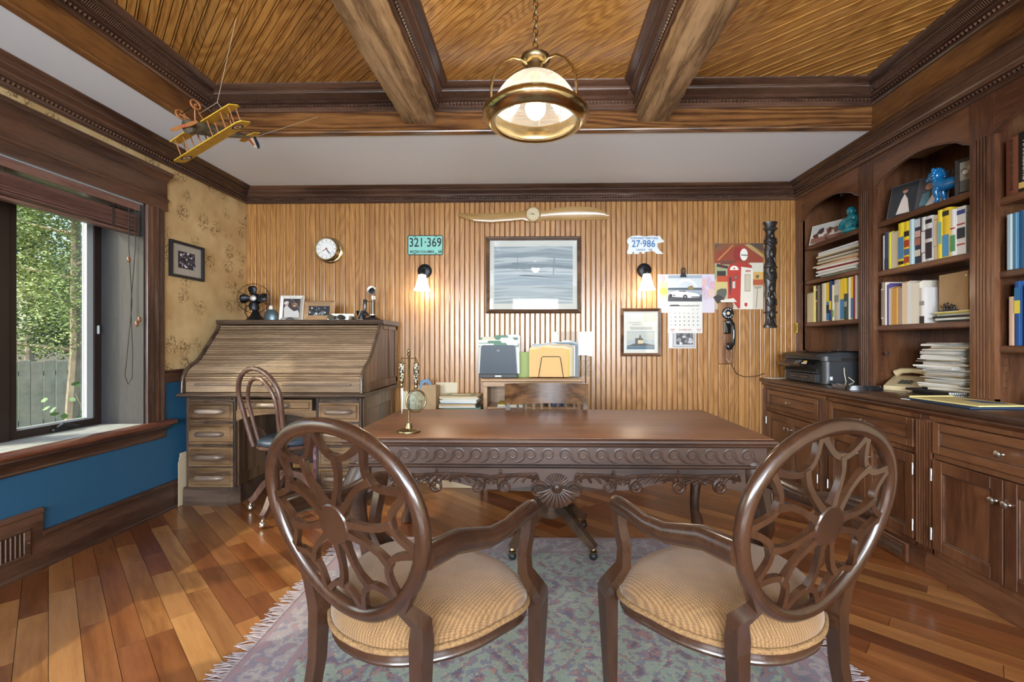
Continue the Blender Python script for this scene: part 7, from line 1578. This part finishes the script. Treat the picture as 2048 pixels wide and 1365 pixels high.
MB().cbox(.0, .05, -.23, .20, .010, .078, .004).build('paper_tray', 'grey_plastic', pn); MB().cbox(-.006, .0, -.13, .10, .036, .060, .003).build('tray_handle', 'gloss_black', pn)
MB().box(.03, .455, -.2862, -.284, .176, .180).box(.16, .42, -.2868, -.284, .182, .205).build('side_seam', 'slot', pn, None); MB().box(.075, .095, -.2862, -.2852, .035, .062).build('sticker', 'paper', pn, None)
text('EPSON', .018, 'emblem', 'steel', pn, (-.0205, .235, .2215), rot=(R(90), 0, R(-90)))
pp = thing('paper_sheet', 'white sheets lying on the counter corner beside the printer', 'paper', (2.20, 4.235, CT), R(8)); MB().box(-.12, .10, -.06, .06, .0002, .002).build('sheet', 'paper', pp, None); MB().box(-.11, .12, -.075, .05, .0022, .004).build('sheet', 'paper', pp, None)
ol = thing('power_outlet', 'white power outlet plate inside the corner bay', 'outlet', (BKX - .016, 3.585, 1.115), R(-90)); MB().cbox(-.04, .04, -.006, -.0005, -.06, .06, .002).build('plate', 'plate_white', ol)
for z in (-.025, .025): MB().cbox(-.015, .015, -.0075, -.006, z - .014, z + .014, .002).build('socket', 'slot', ol)
br_ = thing('cordless_base', 'flat black electronic base with pale cord in front of the desk phone', 'phone base', (2.235, 3.30, CT), R(-12)); MB().prism(rr(-.11, .12, -.14, .14, .03), .0005, .022, 'z').prism(rr(-.09, .11, -.12, .12, .03), .022, .030, 'z').build('body', 'gloss_black', br_, 30)
nt_ = thing('spiral_pad', 'small cream spiral pad on the counter beside the printer', 'notepad', (2.35, 3.535, CT), R(10)); MB().cbox(-.05, .07, -.035, .035, .0003, .008, .001).build('sheet', 'paper_cream', nt_)
pcd = tag(MB().tube([(0, 0, .006), (.03, .05, .004), (.05, .09, .03), (.045, .10, .09), (.05, .11, .13)], .003, 6).tube([(0, 0, .006), (.05, .03, .004), (.09, .06, .03), (.075, .10, .06)], .003, 6).build('telephone_wire', 'paper_cream'), 'cream wire rising behind the black base on the counter', 'wire'); pcd.location = (2.27, 3.44, CT + .001)
M['beige'] = mat('beige_plastic', (.56, .46, .28), .35)
dp_ = thing('desk_telephone', 'beige push-button desk telephone on the counter', 'telephone', (2.515, 3.195, CT), R(-55))
MB().prism([(-.12, .001), (-.12, .030), (-.10, .036), (.06, .088), (.10, .092), (.115, .080), (.115, .001)], -.10, .10, 'x').build('body', 'beige', dp_, 30)
tl2 = Matrix.Translation((.0, -.045, .0545)) @ Matrix.Rotation(R(18), 4, 'X')
MB().box(-.04, .04, -.035, .035, 0, .0012).xf(tl2).build('key_plate', cm_('6a6a5a'), dp_, None)
kb_ = MB().cbox(-.006, .006, -.005, .005, 0, .005, .001).mesh('key', None); kb_.materials.append(cm_('3c3c38'))
for i in range(3):
    for j in range(4): o = linked(bpy.data.objects.new('key', kb_), dp_); o.matrix_local = tl2 @ Matrix.Translation((-.022 + i * .022, -.026 + j * .017, .001))
MB().tube([(-.095, .075, .105), (-.06, .075, .125), (0, .075, .130), (.06, .075, .125), (.095, .075, .105)], [.026, .020, .017, .020, .026], 12).build('handset', 'beige', dp_, 60)
def messy(x, y, z, n, w, d, group, label_f, seed, hmin=.003, hmax=.016, jit=.03, name='paper_bundle', jx=.5):
    rn_ = random.Random(seed)
    for i in range(n):
        hh = rn_.uniform(hmin, hmax); t = thing(name, label_f(i, n), 'paper', (x + rn_.gauss(0, jit * jx), y + rn_.gauss(0, jit), z), rn_.uniform(-.26, .26), group)
        m = rn_.choice(['paper', 'paper', 'paper', 'paper', 'paper_cream', 'paper', 'tan' if rn_.random() < .35 else 'paper'])
        ww, dd = w * rn_.uniform(.82, 1.), d * rn_.uniform(.82, 1.); nn = 8; v = []; f = []; up = rn_.uniform(-.2, 1.) * .012
        MB().box(-ww / 2, ww / 2, -dd / 2, dd / 2, .0002, hh * .55).build('sheet', m, t, None)
        if hh > .006: s2 = MB().box(-ww / 2 * .97, ww / 2 * .96, -dd / 2 * .95, dd / 2 * .98, 0, hh * .42).build('sheet', 'paper', t, None); s2.location = (rn_.uniform(-.006, .006), rn_.uniform(-.008, .008), hh * .56); s2.rotation_euler = (0, 0, rn_.uniform(-.04, .04))
        z += hh
    return z
zt = CT + .0002
for i, (lab, hh) in enumerate((('black comb-bound report at the foot of the tall paper pile', .016), ('second black comb-bound report under the tall paper pile', .016))):
    t = thing('bound_report', lab, 'report', (2.555 - .03 * i, 2.895 + .01 * i, zt), R(-3 + 4 * i), 'comb-bound reports'); MB().cbox(-.13, .13, -.16, .16, 0, hh * .96, .002).build('cover', 'black', t); k = MB()
    for q in range(20): k.cbox(-.135 + .0132 * q, -.128 + .0132 * q, -.166, -.154, .002, hh * .9, .001)
    k.build('comb_binding', 'plate_white', t, kind='stuff'); zt += hh
messy(2.575, 2.875, zt, 36, .27, .30, 'tall paper pile on the counter', lambda i, n: 'loose white papers in the lower half of the tall leaning counter pile' if i < n / 2 else 'loose white papers in the upper half of the tall leaning counter pile', 5, .004, .013, .022)
messy(2.565, 2.16, CT + .0002, 9, .26, .34, 'paper pile under the third bay', lambda i, n: 'loose papers in the low heap under the third bay shelves', 15, .003, .012, .035)
lp = thing('legal_pad', 'yellow legal pad lying open on the counter edge', 'notepad', (2.235, 2.47, CT + .012), R(4))
MB().box(-.13, .12, -.19, .19, 0, .006).build('sheet', mat('legal_yellow', (.70, .60, .26), .8), lp, None); MB().tube([(-.13, .188, .006), (.12, .188, .006)], .006, 8).build('binding', bpy.data.materials['legal_yellow'], lp)
art([('4a6a8a', [(-.03, -.10), (.06, -.14), (.08, -.10), (.05, .02), (.0, .05)])], 0).xf(Matrix.Rotation(R(-90), 4, 'X')).xf(Matrix.Translation((.02, 0, .0066))).build('ink_mark', 'print', lp, None)
bn = thing('spiral_notebook', 'dark blue spiral notebook under the yellow legal pad', 'notebook', (2.225, 2.465, CT), R(-2)); MB().cbox(-.14, .14, -.20, .20, .0003, .0108, .002).build('cover', cm_('22344e'), bn)
k = MB()
for i in range(24): k.tube([(-.12 + i * .0105, .203 + .006 * math.sin(a), .006 + .005 * math.cos(a)) for a in [2 * PI * q / 8 for q in range(8)]], .0011, 4, closed=True)
k.build('wire_binding', 'steel', bn, 60, kind='stuff')
ps = thing('paper_sheet', 'white sheets sticking out under the blue notebook edge', 'paper', (2.135, 2.69, CT), R(16)); MB().box(-.055, .08, -.03, .018, .0003, .003).build('sheet', 'paper', ps, None)
